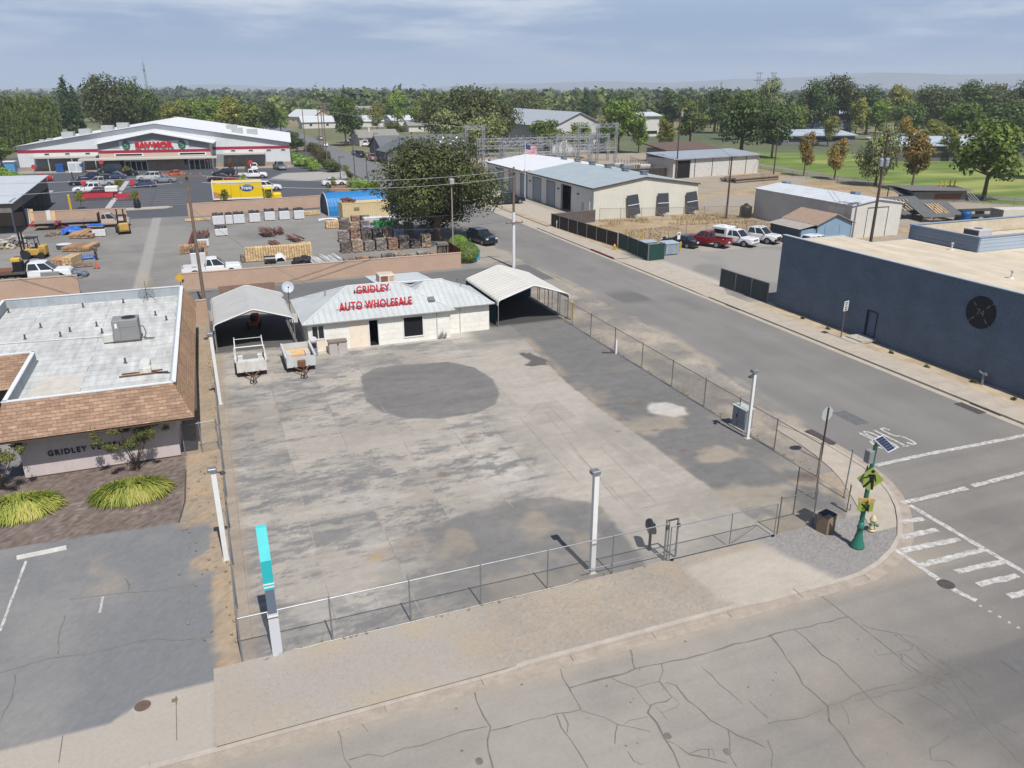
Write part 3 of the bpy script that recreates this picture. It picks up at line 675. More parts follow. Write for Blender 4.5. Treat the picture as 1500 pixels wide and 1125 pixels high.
# letters are read by drivers coming towards the camera
ax, ay = G(1348,652); bx, by = G(1272,630)
x_right, y_near = 39.3, 0
sx0, sx1 = G(1346,648), G(1266,642)
P1, P2 = G(1345,650), G(1258,634)
W_ = .42; Hh = 2.3; x = max(P1[0],P2[0])-.05; yb = (P1[1]+P2[1])/2-.35
for chv in 'STOP':
    for st in GL[chv]: rm.ribbon([(x-u*W_, yb+Hh*(1-v)-Hh*.35) for u, v in st], .17, zr)
    zr += .0002; x -= W_+.22
mt = M_paintw.node_tree; tcw = N(mt,'ShaderNodeTexCoord'); nw = N(mt,'ShaderNodeTexNoise', Scale=5.0, Detail=6, Roughness=.75); mt.links.new(tcw.outputs['Object'],nw.inputs['Vector']); rw = N(mt,'ShaderNodeMapRange'); rw.inputs['From Min'].default_value=.36; rw.inputs['From Max'].default_value=.52; rw.inputs['To Min'].default_value=.45; mt.links.new(nw.outputs['Fac'],rw.inputs['Value']); mt.links.new(rw.outputs[0],mt.nodes['Principled BSDF'].inputs['Alpha'])
structure(rm.build('road_marking', M_paintw))
ut = MB(); x, y = G(1246,612); ut.add([(x-.5,y-1.0,.008),(x+.5,y-1.0,.008),(x+.5,y+1.0,.008),(x-.5,y+1.0,.008)],[(0,1,2,3)])
x, y = G(1386,856); ut.poly([(x+.33*math.cos(t*PI/8), y+.33*math.sin(t*PI/8), .012) for t in range(16)], 1)
x, y = G(1487,973); ut.add([(x-.3,y-.3,.009),(x+.3,y-.3,.009),(x+.3,y+.3,.009),(x-.3,y+.3,.009)],[(0,1,2,3)],0)
x, y = G(1202,642); ut.add([(x-.25,y-1.0,.097),(x+.25,y-1.0,.097),(x+.25,y+1.0,.097),(x-.25,y+1.0,.097)],[(0,1,2,3)],1)
x, y = G(1425,597); ut.add([(x-.6,y-.9,.008),(x+.1,y-.9,.008),(x+.1,y+.9,.008),(x-.6,y+.9,.008)],[(0,1,2,3)],1)
structure(ut.build('street_cover', [M('fresh_asphalt_patch',C(112,112,113),.95,.15,3), M('iron_cover',C(84,80,78),.8,.2,5)]))
# ---------------------------------------------------------------- terrain
m, nt, b = nodes('far_fields'); tc = N(nt,'ShaderNodeTexCoord')
n = N(nt,'ShaderNodeTexNoise', Scale=.006, Detail=5); nt.links.new(tc.outputs['Object'], n.inputs['Vector'])
cr = N(nt,'ShaderNodeValToRGB'); e = cr.color_ramp.elements; e[0].position=.35; e[0].color=C(88,100,64); e[1].position=.65; e[1].color=C(150,140,98)
nt.links.new(n.outputs['Fac'], cr.inputs[0]); o, _ = noise_col(nt, tc.outputs['Object'], cr.outputs[0], .25, .3); nt.links.new(o, b.inputs['Base Color']); b.inputs['Roughness'].default_value=.95
t = MB(); S_ = 7300; t.add([(-S_,-250,-.06),(S_,-250,-.06),(S_,S_,-.06),(-S_,S_,-.06)],[(0,1,2,3)]); structure(t.build('ground', m))
# ------------------------------------------------------------------ shared materials
WHITE = M('white_paint', (.62,.62,.60,1), .5, .06, 1.2); WHITED = M('weathered_white', C(222,220,212), .75, .1, 1.2, grime=.12)
GALV = M('galvanised_steel', C(150,152,155), .45, .12, 3, metal=.35); STEEL_D = M('dark_weathered_steel', C(92,86,82), .6, .2, 4)
BLACK = M('black_paint', (.012,.012,.013,1), .5, .1, 2); RUBBER = M('rubber', (.018,.018,.019,1), .85, .15, 6); RUST = M('rusty_steel', C(128,88,66), .85, .3, 5)
CHAIN = MMesh('chain_link', C(160,160,160), .17); CHAIND = MMesh('chain_link_dark', C(128,122,116), .15)
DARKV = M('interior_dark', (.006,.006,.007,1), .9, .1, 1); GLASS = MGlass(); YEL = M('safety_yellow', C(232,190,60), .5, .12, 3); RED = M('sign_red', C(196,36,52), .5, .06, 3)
GREYP = M('grey_paint', C(150,152,152), .5, .08, 2); WOOD = M('old_timber', C(150,120,94), .9, .2, 3); PALEW = M('pale_timber', C(228,190,140), .85, .15, 3); TAN = M('tan_plaster', C(200,168,145), .9, .1, .8, grime=.08)
CONC = M('precast_concrete', C(190,182,170), .9, .12, 2)
def text_geo(s, w, h, depth, bold=.0, spacing=1.0):
    cu = bpy.data.curves.new('t','FONT'); cu.body = s; cu.size = 1; cu.extrude = .05; cu.offset = bold; cu.space_character = spacing; cu.resolution_u = 3
    o = bpy.data.objects.new('t', cu); COL.objects.link(o)
    dg = bpy.context.evaluated_depsgraph_get(); me = o.evaluated_get(dg).to_mesh()
    vs = [tuple(v.co) for v in me.vertices]; fs = [tuple(p.vertices) for p in me.polygons]
    o.evaluated_get(dg).to_mesh_clear(); bpy.data.objects.remove(o); bpy.data.curves.remove(cu)
    x0 = min(v[0] for v in vs); x1 = max(v[0] for v in vs); y0 = min(v[1] for v in vs); y1 = max(v[1] for v in vs)
    return [((v[0]-x0)/(x1-x0)*w, (v[1]-y0)/(y1-y0)*h, v[2]/.05*depth/2) for v in vs], fs
def lettering(mb, s, w, h, depth, o, u, v, m=0, bold=.0, spacing=1.0):
    vs, fs = text_geo(s, w, h, depth, bold, spacing); o, u, v = Vector(o), Vector(u).normalized(), Vector(v).normalized(); n = u.cross(v)
    mb.add([o+u*a+v*b+n*c for a, b, c in vs], fs, m)
# ------------------------------------------------------------------ the sales office
HB = (5.9,56.7,0)
house = thing('sales_office', 'small white block office with a grey hip metal roof and red rooftop letters', 'building', HB)
M_hw = MBR('white_block_wall', (.70,.68,.61,1), (.67,.65,.58,1), (.58,.56,.51,1), 'X','Z', .8,.4,.012,.85,.06); M_pk = M('peach_wall_patch', (.68,.58,.47,1), .85, .06, 2)
M_hroof = MR('pale_sheet_roof', C(203,207,206), 'X', .46, .5, .0, .08, .02, .12); M_hroofs = MR('pale_sheet_roof_side', C(203,207,206), 'Y', .46, .5, .0, .08, .02, .12)
b = MB(HB); T = .2; y0, y1 = 56.7, 63.5
def wallx(mb, x0, x1, y, z0, z1, holes, t=T, m=0):      # wall along x with rectangular holes (x0,x1,z0,z1)
    xs = sorted({x0,x1,*[h[0] for h in holes],*[h[1] for h in holes]}); zs = sorted({z0,z1,*[h[2] for h in holes],*[h[3] for h in holes]})
    for a, c in zip(xs[:-1],xs[1:]):
        for e, g in zip(zs[:-1],zs[1:]):
            if not any(h[0]<=(a+c)/2<=h[1] and h[2]<=(e+g)/2<=h[3] for h in holes): mb.box(a,c,y,y+t,e,g,m)
def wally(mb, y0, y1, x, z0, z1, holes, t=T, m=0):
    ys = sorted({y0,y1,*[h[0] for h in holes],*[h[1] for h in holes]}); zs = sorted({z0,z1,*[h[2] for h in holes],*[h[3] for h in holes]})
    for a, c in zip(ys[:-1],ys[1:]):
        for e, g in zip(zs[:-1],zs[1:]):
            if not any(h[0]<=(a+c)/2<=h[1] and h[2]<=(e+g)/2<=h[3] for h in holes): mb.box(x,x+t,a,c,e,g,m)
WN, DR, BW = (6.16,7.1,.97,2.08), (10.44,11.1,0,2.05), (13.05,14.66,.38,2.05)
wallx(b, 5.9,16.8,56.7,0,2.3,[WN,DR,BW]); b.box(5.9,6.1,56.9,63.5,0,2.3); b.box(16.6,16.8,56.9,63.5,0,2.3); b.box(6.1,16.6,63.3,63.5,0,2.3)
b.box(16.8,20.4,57.6,57.8,0,2.25); b.box(20.2,20.4,57.8,63.0,0,2.25); b.box(16.8,20.2,62.8,63.0,0,2.25)
b.build('wall', M_hw, house)
for q in ((8.95,10.35,56.68,56.7,.02,2.28),(6.14,7.12,56.68,56.7,.02,.93)): b = MB(HB); b.box(*q); b.build('wall_patch', M_pk, house)
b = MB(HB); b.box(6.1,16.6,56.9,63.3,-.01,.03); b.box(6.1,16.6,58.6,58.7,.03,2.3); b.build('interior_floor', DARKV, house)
def hip(mb, x0,x1,y0,y1,z0,z1,rx0,rx1,ry, m=0, ms=1, t=.07):
    A=[(x0,y0,z0),(x1,y0,z0),(x1,y1,z0),(x0,y1,z0),(rx0,ry,z1),(rx1,ry,z1)]
    mb.add(A,[(0,1,5,4),(2,3,4,5)],m); mb.add(A,[(1,2,5),(3,0,4)],ms)
    B=[(p[0],p[1],p[2]-t) for p in A[:4]]; mb.add(A[:4]+B,[(0,4,5,1),(1,5,6,2),(2,6,7,3),(3,7,4,0),(4,7,6,5)],2)
M_eave = M('eave_board', C(176,170,160), .8, .1, 2)
b = MB(HB); hip(b,5.5,17.15,56.35,63.9,2.3,4.0,9.55,13.45,60.15); hip(b,12.6,20.75,57.2,63.5,2.27,3.88,15.8,17.25,60.3)
rf = b.build('roof', [M_hroof,M_hroofs,M_eave], house)
b = MB(HB)                                              # ridge and hip caps, vents
for p, q in (((9.55,60.15,4.0),(13.45,60.15,4.0)),((5.5,56.35,2.3),(9.55,60.15,4)),((17.15,56.35,2.3),(13.45,60.15,4)),((5.5,63.9,2.3),(9.55,60.15,4)),((13.45,60.3,3.9),(17.25,60.3,3.88)),((20.75,57.2,2.27),(17.25,60.3,3.88))):
    b.tube(p,q,.07,n=6)
b.build('ridge_cap', M('ridge_metal',C(214,217,216),.5,.06,2), rf)
b = MB(HB); b.tube((7.9,60.6,3.0),(7.9,60.6,3.75),.05); b.cbox((7.9,60.6,3.2),(.25,.25,.16)); b.build('vent_pipe', GREYP, rf); b = MB(HB); b.tube((18.6,59.4,3.2),(18.6,59.4,3.6),.04); b.build('vent_pipe', GREYP, rf)
b = MB(HB); b.cbox((15.6,57.6,2.95),(.5,.45,.3),.0,0,R_(24)); b.build('roof_vent', GALV, rf)
for s, x0, w, y, z, h in (('GRIDLEY',10.1,2.62,59.15,3.56,.58),('AUTO WHOLESALE',8.42,5.6,57.4,2.80,.62)):
    b = MB(HB); lettering(b, s, w, h, .10, (x0,y,z), (1,0,0), (0,.25,1), 0, .03, 1.12)
    b.path([(x0-.2,y+.06,z+.12),(x0+w+.1,y+.06,z+.12)],.02)
    b.build('sign_lettering', [M('letter_red',C(200,30,48),.45,.08,3)], house)
b = MB(HB); b.tube((9.95,59.2,3.6),(9.95,59.2,3.85),.05); b.build('sign_flood_light', BLACK, house)
def window(par, x0,x1,y,z0,z1,o,fw=.07,mull=1,pm=None,face=1,dep=.05):
    f = MB(o); f.box(x0-fw,x0,y-dep,y+.05,z0-fw,z1+fw); f.box(x1,x1+fw,y-dep,y+.05,z0-fw,z1+fw); f.box(x0,x1,y-dep,y+.05,z1,z1+fw); f.box(x0,x1,y-dep,y+.05,z0-fw,z0)
    for i in range(1,mull+1): c=x0+(x1-x0)*i/(mull+1); f.box(c-fw*.4,c+fw*.4,y-dep+.02,y+.05,z0,z1)
    wo = f.build('window', WHITE, par)
    p = MB(o); p.box(x0,x1,y+.055,y+.075,z0,z1); p.build('pane', pm or GLASS, wo); return wo
window(house, WN[0]+.06,WN[1]-.06,56.7,WN[2]+.06,WN[3]-.06,HB)
window(house, BW[0]+.06,BW[1]-.06,56.7,BW[2]+.06,BW[3]-.06,HB,mull=0,pm=DARKV)
b = MB(HB); b.box(10.36,10.44,56.66,56.78,0,2.12); b.box(11.1,11.18,56.66,56.78,0,2.12); b.box(10.44,11.1,56.66,56.78,2.05,2.12); b.build('door_frame', WHITE, house)
b = MB(HB); b.tube((15.75,56.66,0),(15.75,56.66,2.25),.04); b.build('downspout', WHITED, house); b = MB(HB); b.tube((17.92,57.55,0),(17.92,57.55,2.2),.03); b.build('downspout', WHITED, house)
b = MB(HB)
for i in range(5): b.tube((15.85+i*.14,56.55,0),(15.85+i*.14,56.55,.35+.2*(i%3)),.02); b.cbox((15.85+i*.14,56.52,.2+.12*(i%3)),(.12,.12,.16))
b.tube((15.8,56.55,.3),(16.5,56.55,.3),.02); b.build('gas_meter', GREYP, house)
b = MB(HB); b.box(12.9,17.4,63.9,69.4,0,2.45); b.build('rear_annex_wall', M_hw, house)
b = MB(HB); b.add([(12.7,63.95,3.0),(17.6,63.95,3.0),(17.6,69.6,2.5),(12.7,69.6,2.5),(12.7,63.95,2.9),(17.6,63.95,2.9),(17.6,69.6,2.4),(12.7,69.6,2.4)],[(0,1,2,3),(0,4,5,1),(1,5,6,2),(2,6,7,3),(3,7,4,0),(4,7,6,5)]); b.build('rear_annex_roof', MR('white_annex_roof',C(214,220,222),'X',.9,.5,0,.05,.01), house)
b = MB(HB); b.rbox(13.1,14.5,65.0,66.4,2.8,3.5,.06); b.box(13.25,13.85,64.97,65.0,2.95,3.4,1); b.box(14.0,14.35,64.97,65.0,2.95,3.4,2); b.build('roof_cooler', [M('cooler_cream',C(216,202,186),.7,.1,3), RUST, M('cooler_pad',C(200,170,150),.9,.3,8)], house)
# things along the office front
o = thing('storage_locker','beige plastic storage locker with brown lid beside the office wall','locker',(7.85,55.95,0))
b = MB(); b.rbox(-.66,.66,-.33,.33,0,.92,.04); b.build('body', M('beige_plastic',C(200,192,184),.6,.06,2), o)
b = MB(); b.box(-.7,.7,-.37,.36,.92,1.02); b.build('lid', M('brown_plastic',C(140,126,114),.6,.08,2), o)
b = MB(); b.cbox((0,-.36,.82),(.1,.05,.08)); b.build('latch', BLACK, o)
b = MB(); b.box(-.01,.01,-.345,-.33,.05,.88); b.build('door_seam', STEEL_D, o)
o = thing('dispenser','small grey upright tyre air machine with oval top by the office corner','air machine',(6.15,56.1,0))
b = MB(); b.rbox(-.24,.24,-.2,.2,.0,1.15,.05); b.build('cabinet', GREYP, o)
b = MB(); b.ext([(.26*math.cos(t*PI/8),.16*math.sin(t*PI/8)) for t in range(16)],(0,-.12,1.28),(1,0,0),(0,0,1),(0,.12,0)); b.build('header', WHITE, o)
b = MB(); b.box(-.17,.17,-.215,-.2,.62,1.0); b.build('panel', GLASS, o); b = MB(); b.box(-.15,.15,-.215,-.2,.25,.5); b.build('decal', M('blue_decal',C(120,150,190),.5,.2,8), o)
o = thing('satellite_dish','pale satellite dish on a mast behind the office corner','dish',(5.5,65.0,0))
b = MB(); b.tube((0,0,0),(0,0,2.9),.045); b.build('mast', GALV, o)
b = MB(); b.M = Matrix.Translation((0,-.12,3.2)) @ Matrix.Rotation(R_(65),4,'X'); b.lathe([(.02,-.10),(.28,-.07),(.46,.0),(.48,.03),(.44,.02),(.26,-.05),(.02,-.07)],(0,0,0),20); b.build('reflector', M('dish_grey',C(196,202,208),.5,.05,2), o)
b = MB(); b.tube((0,-.15,3.0),(0,-.7,3.3),.02); b.cbox((0,-.72,3.33),(.1,.12,.1)); b.build('feed_arm', STEEL_D, o)
# ------------------------------------------------------------------ carports
def carport(nm, label, x0,x1,y0,y1,ze,za,mroof,side):
    o = thing('carport', label, 'carport', (x0,y0,0)); B = (x0,y0,0); xa = (x0+x1)/2; r = .28
    prof = [(x0,ze-.32),(x0+.03,ze-.08),(x0+.2,ze+.06)]; n = 7
    L = [(x0,ze-.35),(x0+.02,ze-.12),(x0+.1,ze+.02),(x0+.28,ze+.12)]; Rr = [(2*xa-p[0],p[1]) for p in L[::-1]]
    top = L+[(xa-.5,za-.13),(xa-.22,za-.035),(xa,za-.01),(xa+.22,za-.035),(xa+.5,za-.13)]+Rr
    b = MB(B); k = len(top)
    up = [(x,y0,z) for x,z in top]+[(x,y1,z) for x,z in top]; dn = [(x,y0,z-.03) for x,z in top]+[(x,y1,z-.03) for x,z in top]
    b.add(up,[(i,i+1,k+i+1,k+i) for i in range(k-1)]); b.add(dn,[(k+i,k+i+1,i+1,i) for i in range(k-1)])
    b.build('roof', mroof, o)
    f = MB(B); f.path([(x,y0-.02,z-.03) for x,z in top],.045,6); f.build('trim', WHITE, o); f = MB(B); f.path([(x,y1+.02,z-.03) for x,z in top],.045,6); f.build('trim', WHITE, o)
    for y in [y0+.05+(y1-y0-.1)*i/4 for i in range(5)]:
        for x in (x0+.06,x1-.06):
            p = MB(B); p.box(x-.03,x+.03,y-.03,y+.03,0,ze-.05); p.build('leg', GALV, o)
        if 0 < (y-y0) < y1-y0-.2:
            p = MB(B); p.tube((x0+.06,y,ze-.02),(xa,y,za-.12),.03,n=4); p.tube((x1-.06,y,ze-.02),(xa,y,za-.12),.03,n=4); p.build('rafter', GALV, o)
    for s in side:
        p = MB(B)
        if s[0] == 'L': p.box(x0-.01,x0+.02,y0+s[1],y1,s[2],ze-.1)
        if s[0] == 'R': p.box(x1-.02,x1+.01,y0+s[1],y1,s[2],ze-.1)
        if s[0] == 'B': p.box(x0+.05,x1-.05,y1-.04,y1,s[2],ze-.05); p.poly([(x0+.05,y1-.02,ze-.05),(x1-.05,y1-.02,ze-.05),(xa,y1-.02,za-.08)])
        p.build('side_panel', s[3], o)
    return o
M_cpL = MR('grey_ribbed_carport', C(206,205,199), 'Y', .62, .5, 0, .06, .03, .24); M_cpR = MR('cream_ribbed_carport', C(240,236,224), 'Y', .62, .5, 0, .06, .03, .24)
carport('l','grey ribbed metal carport on white posts left of the office',-.55,5.25,59.2,67.3,2.15,3.1,M_cpL,[('L',.2,.0,M_cpL),('B',0,1.6,M('carport_gable_tan',C(206,178,150),.8,.1,2))])
NAVY = M('navy_panel',(.012,.045,.07,1),.9,.15,2)  # near-black navy on the left and back panels
carport('r','cream ribbed metal carport with dark navy back right of the office',21.3,27.75,58.0,66.4,2.2,3.25,M_cpR,[('L',.5,.0,NAVY),('B',0,0.0,NAVY)])
o = thing('riding_mower','orange riding mower parked under the grey carport','mower',(2.6,65.4,0),R_(80))
b = MB(); b.rbox(.1,.95,-.35,.35,.35,.95,.1); b.rbox(-.75,.1,-.42,.42,.3,.6,.06); b.build('body', M('orange_paint',C(214,84,36),.5,.1,3), o)
for x,y,r in ((.65,-.4,.2),(.65,.4,.2),(-.5,-.45,.28),(-.5,.45,.28)):
    b = MB(); b.tube((x,y-.1,r),(x,y+.1,r),r,n=12); b.build('wheel', RUBBER, o)
b = MB(); b.rbox(-.6,-.15,-.22,.22,.6,.72,.03); b.box(-.62,-.55,-.22,.22,.7,1.05); b.build('seat', BLACK, o)
b = MB(); b.tube((.12,0,.8),(-.05,0,1.02),.02); b.build('steering_column', BLACK, o)
# ------------------------------------------------------------------ trailers made from pickup beds
def trailer(nm, label, loc, rz, rack, bedm, floorm, L=2.35, Wd=.98):
    o = thing('utility_trailer', label, 'trailer', loc, rz); zf = .62
    b = MB(); b.box(-Wd+.05,Wd-.05,-.9,L-.1,zf-.1,zf); b.build('bed_floor', floorm, o)
    for s in (-1,1):                                          # bed side with wheel arch and flared rail
        p = [(-1.0,zf-.25),(-1.0,1.12),(L,1.12),(L,zf-.3),(1.45,zf-.3)]+[(.95+.46*math.cos(t),zf-.3+.40*math.sin(t)) for t in [i*PI/8 for i in range(1,8)]]+[(.45,zf-.3)]
        b = MB(); b.ext(p,(s*Wd-(.05 if s>0 else 0),0,0),(0,1,0),(0,0,1),(.05,0,0)); b.box(s*Wd-.07,s*Wd+.07,-1.02,L+.02,1.12,1.17); b.build('bed_side', bedm, o)
        b = MB(); b.box(s*.62-.12,s*.62+.20 if s>0 else s*.62+.12,.45,1.45,zf,zf+.24) if s>0 else b.box(-.82,-.5,.45,1.45,zf,zf+.24); b.build('wheel_well', bedm, o)
        w = MB(); w.tube((s*(Wd-.17),.95,.34),(s*(Wd-.02),.95,.34),.34,n=18); wo = w.build('wheel', RUBBER, o, True)
        r = MB(); r.tube((s*(Wd-.19),.95,.34),(s*(Wd+.0),.95,.34),.19,n=12); r.build('rim', GREYP, wo)
    b = MB(); b.box(-Wd+.02,Wd-.02,-1.03,-.97,zf-.22,1.12); b.build('front_panel', bedm, o)
    if not rack:
        b = MB(); b.box(-Wd+.04,Wd-.04,L-.02,L+.05,zf-.1,1.12); b.build('tailgate', bedm, o)
    t = MB(); t.tube((-.55,-.95,.42),(0,-2.2,.42),.05,n=6); t.tube((.55,-.95,.42),(0,-2.2,.42),.05,n=6); t.tube((0,-2.1,.42),(0,-2.5,.44),.045,n=6); t.box(-.75,.75,-.98,-.88,.36,.46); t.build('tongue', RUST, o)
    j = MB(); j.tube((0,-2.15,.02),(0,-2.15,.75),.035); j.tube((-.16,-2.15,.75),(.12,-2.15,.75),.02); j.lathe([(.1,0),(.1,.03),(.03,.05)],(0,-2.15,0)); j.build('jack', STEEL_D, o)
    c = MB(); c.path([(-.1,-1.9,.35),(-.25,-2.3,.06),(.0,-2.55,.02),(.2,-2.3,.05),(.1,-2.0,.35)],.025,5); c.build('safety_chain', BLACK, o)
    if rack:
        for y in (-.9,.25):
            a = MB(); a.path([(-Wd,y,1.15),(-Wd+.06,y,1.85 if y<0 else 1.8),(Wd-.06,y,1.85 if y<0 else 1.8),(Wd,y,1.15)],.04,6) if y > 0 else None
            if y > 0: a.build('rack_hoop', WHITE, o)
        a = MB(); a.path([(-Wd,-.2,1.15),(-Wd+.05,L-.1,1.75)],.035,6); a.path([(Wd,-.2,1.15),(Wd-.05,L-.1,1.75)],.035,6); a.path([(-Wd+.05,L-.1,1.15),(-Wd+.05,L-.1,1.95)],.035,6); a.path([(Wd-.05,L-.1,1.15),(Wd-.05,L-.1,1.95)],.035,6); a.path([(-Wd+.05,L-.1,1.8),(Wd-.05,L-.1,1.8)],.02,5); a.build('ladder_rack', WHITE, o)
        a = MB(); a.box(-.8,.8,-.97,-.2,zf,1.0); a.box(-.86,.86,-.97,-.55,1.0,1.16); a.box(-.83,.83,-.50,-.25,.98,1.05); a.build('tool_chest', WHITED, o)
    else:
        a = MB(); a.rbox(-.26,.26,-1.36,-1.06,.52,.92,.03); a.build('tongue_box', RUST, o)
        a = MB(); a.box(-.85,.85,.9,L-.1,zf,zf+.06); a.build('plank_load', PALEW, o)
    return o
trailer('a','white pickup bed trailer with ladder rack under the edge of the grey carport',(1.60,53.95,0),R_(-1),True,WHITED,M('bed_grey',C(150,150,150),.6,.15,4))
trailer('b','grey white pickup bed trailer with bare wood floor and rusty tongue box',(4.85,53.75,0),R_(0),False,M('bed_offwhite',C(214,216,214),.5,.08,2),M('bare_plywood',C(196,160,124),.85,.2,4))
# ------------------------------------------------------------------ chain link fences
def fence(name, label, pts, h, o, postm, meshm, every=None, rail=True, bottom=False, r=.03, cat='fence', posts=None, group=None):
    t = thing(name, label, cat, o, 0, group)
    pp = posts or []
    if not posts:
        for a, c in zip(pts[:-1],pts[1:]):
            l = math.hypot(c[0]-a[0],c[1]-a[1]); n = max(1,round(l/every)); pp += [(a[0]+(c[0]-a[0])*i/n, a[1]+(c[1]-a[1])*i/n) for i in range(n)]
        pp.append(pts[-1])
    for x, y in pp:
        b = MB(o); b.tube((x,y,0),(x,y,h+.06),r,n=7); b.ball((x,y,h+.07),r*1.25,6,4); b.build('post', postm, t)
    if rail:
        b = MB(o); b.path([(x,y,h) for x,y in pts],.024,6); b.build('top_rail', postm, t)
    if bottom:
        b = MB(o); b.path([(x,y,.12) for x,y in pts],.022,6); b.build('bottom_rail', postm, t)
    b = MB(o)
    for a, c in zip(pts[:-1],pts[1:]): b.add([(a[0],a[1],.04),(c[0],c[1],.04),(c[0],c[1],h),(a[0],a[1],h)],[(0,1,2,3)])
    b.build('wire_mesh', meshm, t); return t
yF = 23.56
fp = [(-.8,yF)]+[G(*p) for p in ((487.7,938.8),(602,910.4),(704.4,885.6),(799.5,859.5),(894,837.5))]+[(16.1,yF)]
fp = [(x,yF) for x,_ in fp]
FR = fence('chain_link_fence','galvanised chain link fence along the kerb side of the empty lot',[fp[0],fp[-1]],1.78,(-.8,yF,0),GALV,CHAIN,posts=fp)
b = MB((-.8,yF,0)); b.path([(0.9,yF-.03,.03),(1.3,yF-.1,.03),(1.9,yF-.06,.04),(5,yF-.06,.03),(8,yF-.06,.05),(11.6,yF-.06,.05),(12.0,yF,.1)],.012,5); b.build('white_hose', WHITED, FR)
lp_ = [(-.8,yF+.02+i*3.1) for i in range(1,14)]
fence('chain_link_fence','long chain link fence seen end on beside the clinic strip',[(-.8,yF+.1),(-.8,64.2)],1.8,(-.8,yF,0),GALV,MMesh('chain_link_left',C(150,158,166),.16),posts=lp_)
gt = thing('rolling_gate','rolling chain link gate closed across the lot driveway','gate',(16.1,yF-.1,0))
b = MB((16.1,yF-.1,0)); B_ = (16.1,yF-.1,0); yg = yF-.1
for x in (16.15,19.15,21.5): b.tube((x,yg,.14),(x,yg,1.66),.026,n=6)
b.tube((16.15,yg,1.66),(21.5,yg,1.66),.026,n=6); b.tube((13.0,yg,.42),(21.6,yg,.14),.02,n=6) if False else b.tube((16.15,yg,.14),(21.6,yg,.14),.026,n=6); b.tube((19.15,yg,.16),(21.5,yg,1.6),.012,n=5)
b.build('gate_frame', GALV, gt)
b = MB(B_); b.add([(16.15,yg,.15),(21.5,yg,.15),(21.5,yg,1.65),(16.15,yg,1.65)],[(0,1,2,3)]); b.build('wire_mesh', CHAIN, gt)
b = MB(B_); b.tube((12.3,yF+.12,.36),(16.6,yF+.12,.36),.024,n=6); b.build('guide_track', GALV, gt)
for x in (21.45,16.3):
    b = MB(B_); b.tube((x,yg-.03,.07),(x,yg+.03,.07),.07,n=10); b.build('wheel', BLACK, gt)
for x in (16.0,16.55):
    b = MB(B_); b.tube((x,yF+.05,0),(x,yF+.05,1.95 if x<16.2 else 1.9),.042,n=8); b.build('gate_post', GALV, gt)
b = MB(B_); b.box(16.0,16.55,yF+.03,yF+.07,1.86,1.93); b.cbox((16.02,yF,1.62),(.12,.12,.14)); b.cbox((16.55,yF,1.62),(.12,.12,.14)); b.build('roller_bracket', STEEL_D, gt)
rp_ = [(27.28,y) for y in (30.65,33.9,37.3,41.0,44.9,48.9,52.9,56.3)]
fence('chain_link_fence','dark chain link fence between the lot and the gravel shoulder with angled corner',[(21.75,yF),(23.7,yF),(27.25,27.3),(27.28,57.9)],1.8,(23.7,yF,0),M('aged_fence_pipe',C(122,114,108),.6,.2,4),CHAIND,posts=[(21.75,yF),(23.7,yF),(25.5,25.45),(27.25,27.3)]+rp_)
fence('chain_link_fence','chain link fence standing along the shoulder behind the cream carport',[(27.8,58.3),(27.8,68.2),(21,68.2)],1.8,(27.8,58.3,0),M('aged_fence_pipe',C(120,108,98),.6,.2,4),CHAIND,every=1.6)
fence('chain_link_fence','short side fence between the clinic wall and the lot fence',[G(272,668),(-.95,G(272,668)[1]+.2)],1.75,(G(272,668)[0],G(272,668)[1],0),GALV,CHAIN,every=1.0)
# ------------------------------------------------------------------ poles in and round the lot
def lamp_pole(label, px, py, ty, armdir, size=.2, group='white square light poles'):
    x, y = G(px,py); h = HT(x,y,ty); o = thing('light_pole', label, 'light pole', (x,y,0), 0, group)
    b = MB(); b.box(-size/2,size/2,-size/2,size/2,0,h-.15); b.build('pole', WHITE, o)
    b = MB(); b.box(-.17,.17,-.17,.17,0,.03); b.build('base_plate', CONC, o)
    b = MB(); b.rbox(-.22,.14,-.16,.16,h-.16,h,.03); b.build('lamp_head', GALV, o)
    if not armdir: return
    b = MB(); b.tube((0,0,h-.2),(armdir[0]*.35,armdir[1]*.35,h-.32),.03); b.cbox((armdir[0]*.42,armdir[1]*.42,h-.38),(.18,.18,.1),.3); b.build('flood_lamp', STEEL_D, o)
lamp_pole('white light pole standing at the front fence of the lot',867,839,688,None,.2)
lamp_pole('white light pole in the dry strip beside the clinic parking',332,820,685,(.8,.4),.2)
lamp_pole('white light pole leaning over the rear side fence near the trailers',323,592,487,(-.7,.2),.18)
lamp_pole('white light pole beside the grey electrical cabinet',1094.5,642,541,(-.7,-.1),.15)
x, y = G(902,518); o = thing('marker_post','short white marker post beside the dark fence','marker post',(x,y,0)); b = MB(); b.box(-.06,.06,-.06,.06,0,1.05); b.build('post',WHITE,o); b = MB(); b.tube((0,0,.1),(-.9,.5,.06),.04); b.build('fallen_pipe',STEEL_D,o)
x, y = G(837,469); o = thing('bollard','tall yellow pipe bollard at the corner of the cream carport','bollard',(x,y,0)); b = MB(); b.tube((0,0,0),(0,0,1.6),.08); b.ball((0,0,1.6),.08); b.build('pipe',YEL,o)
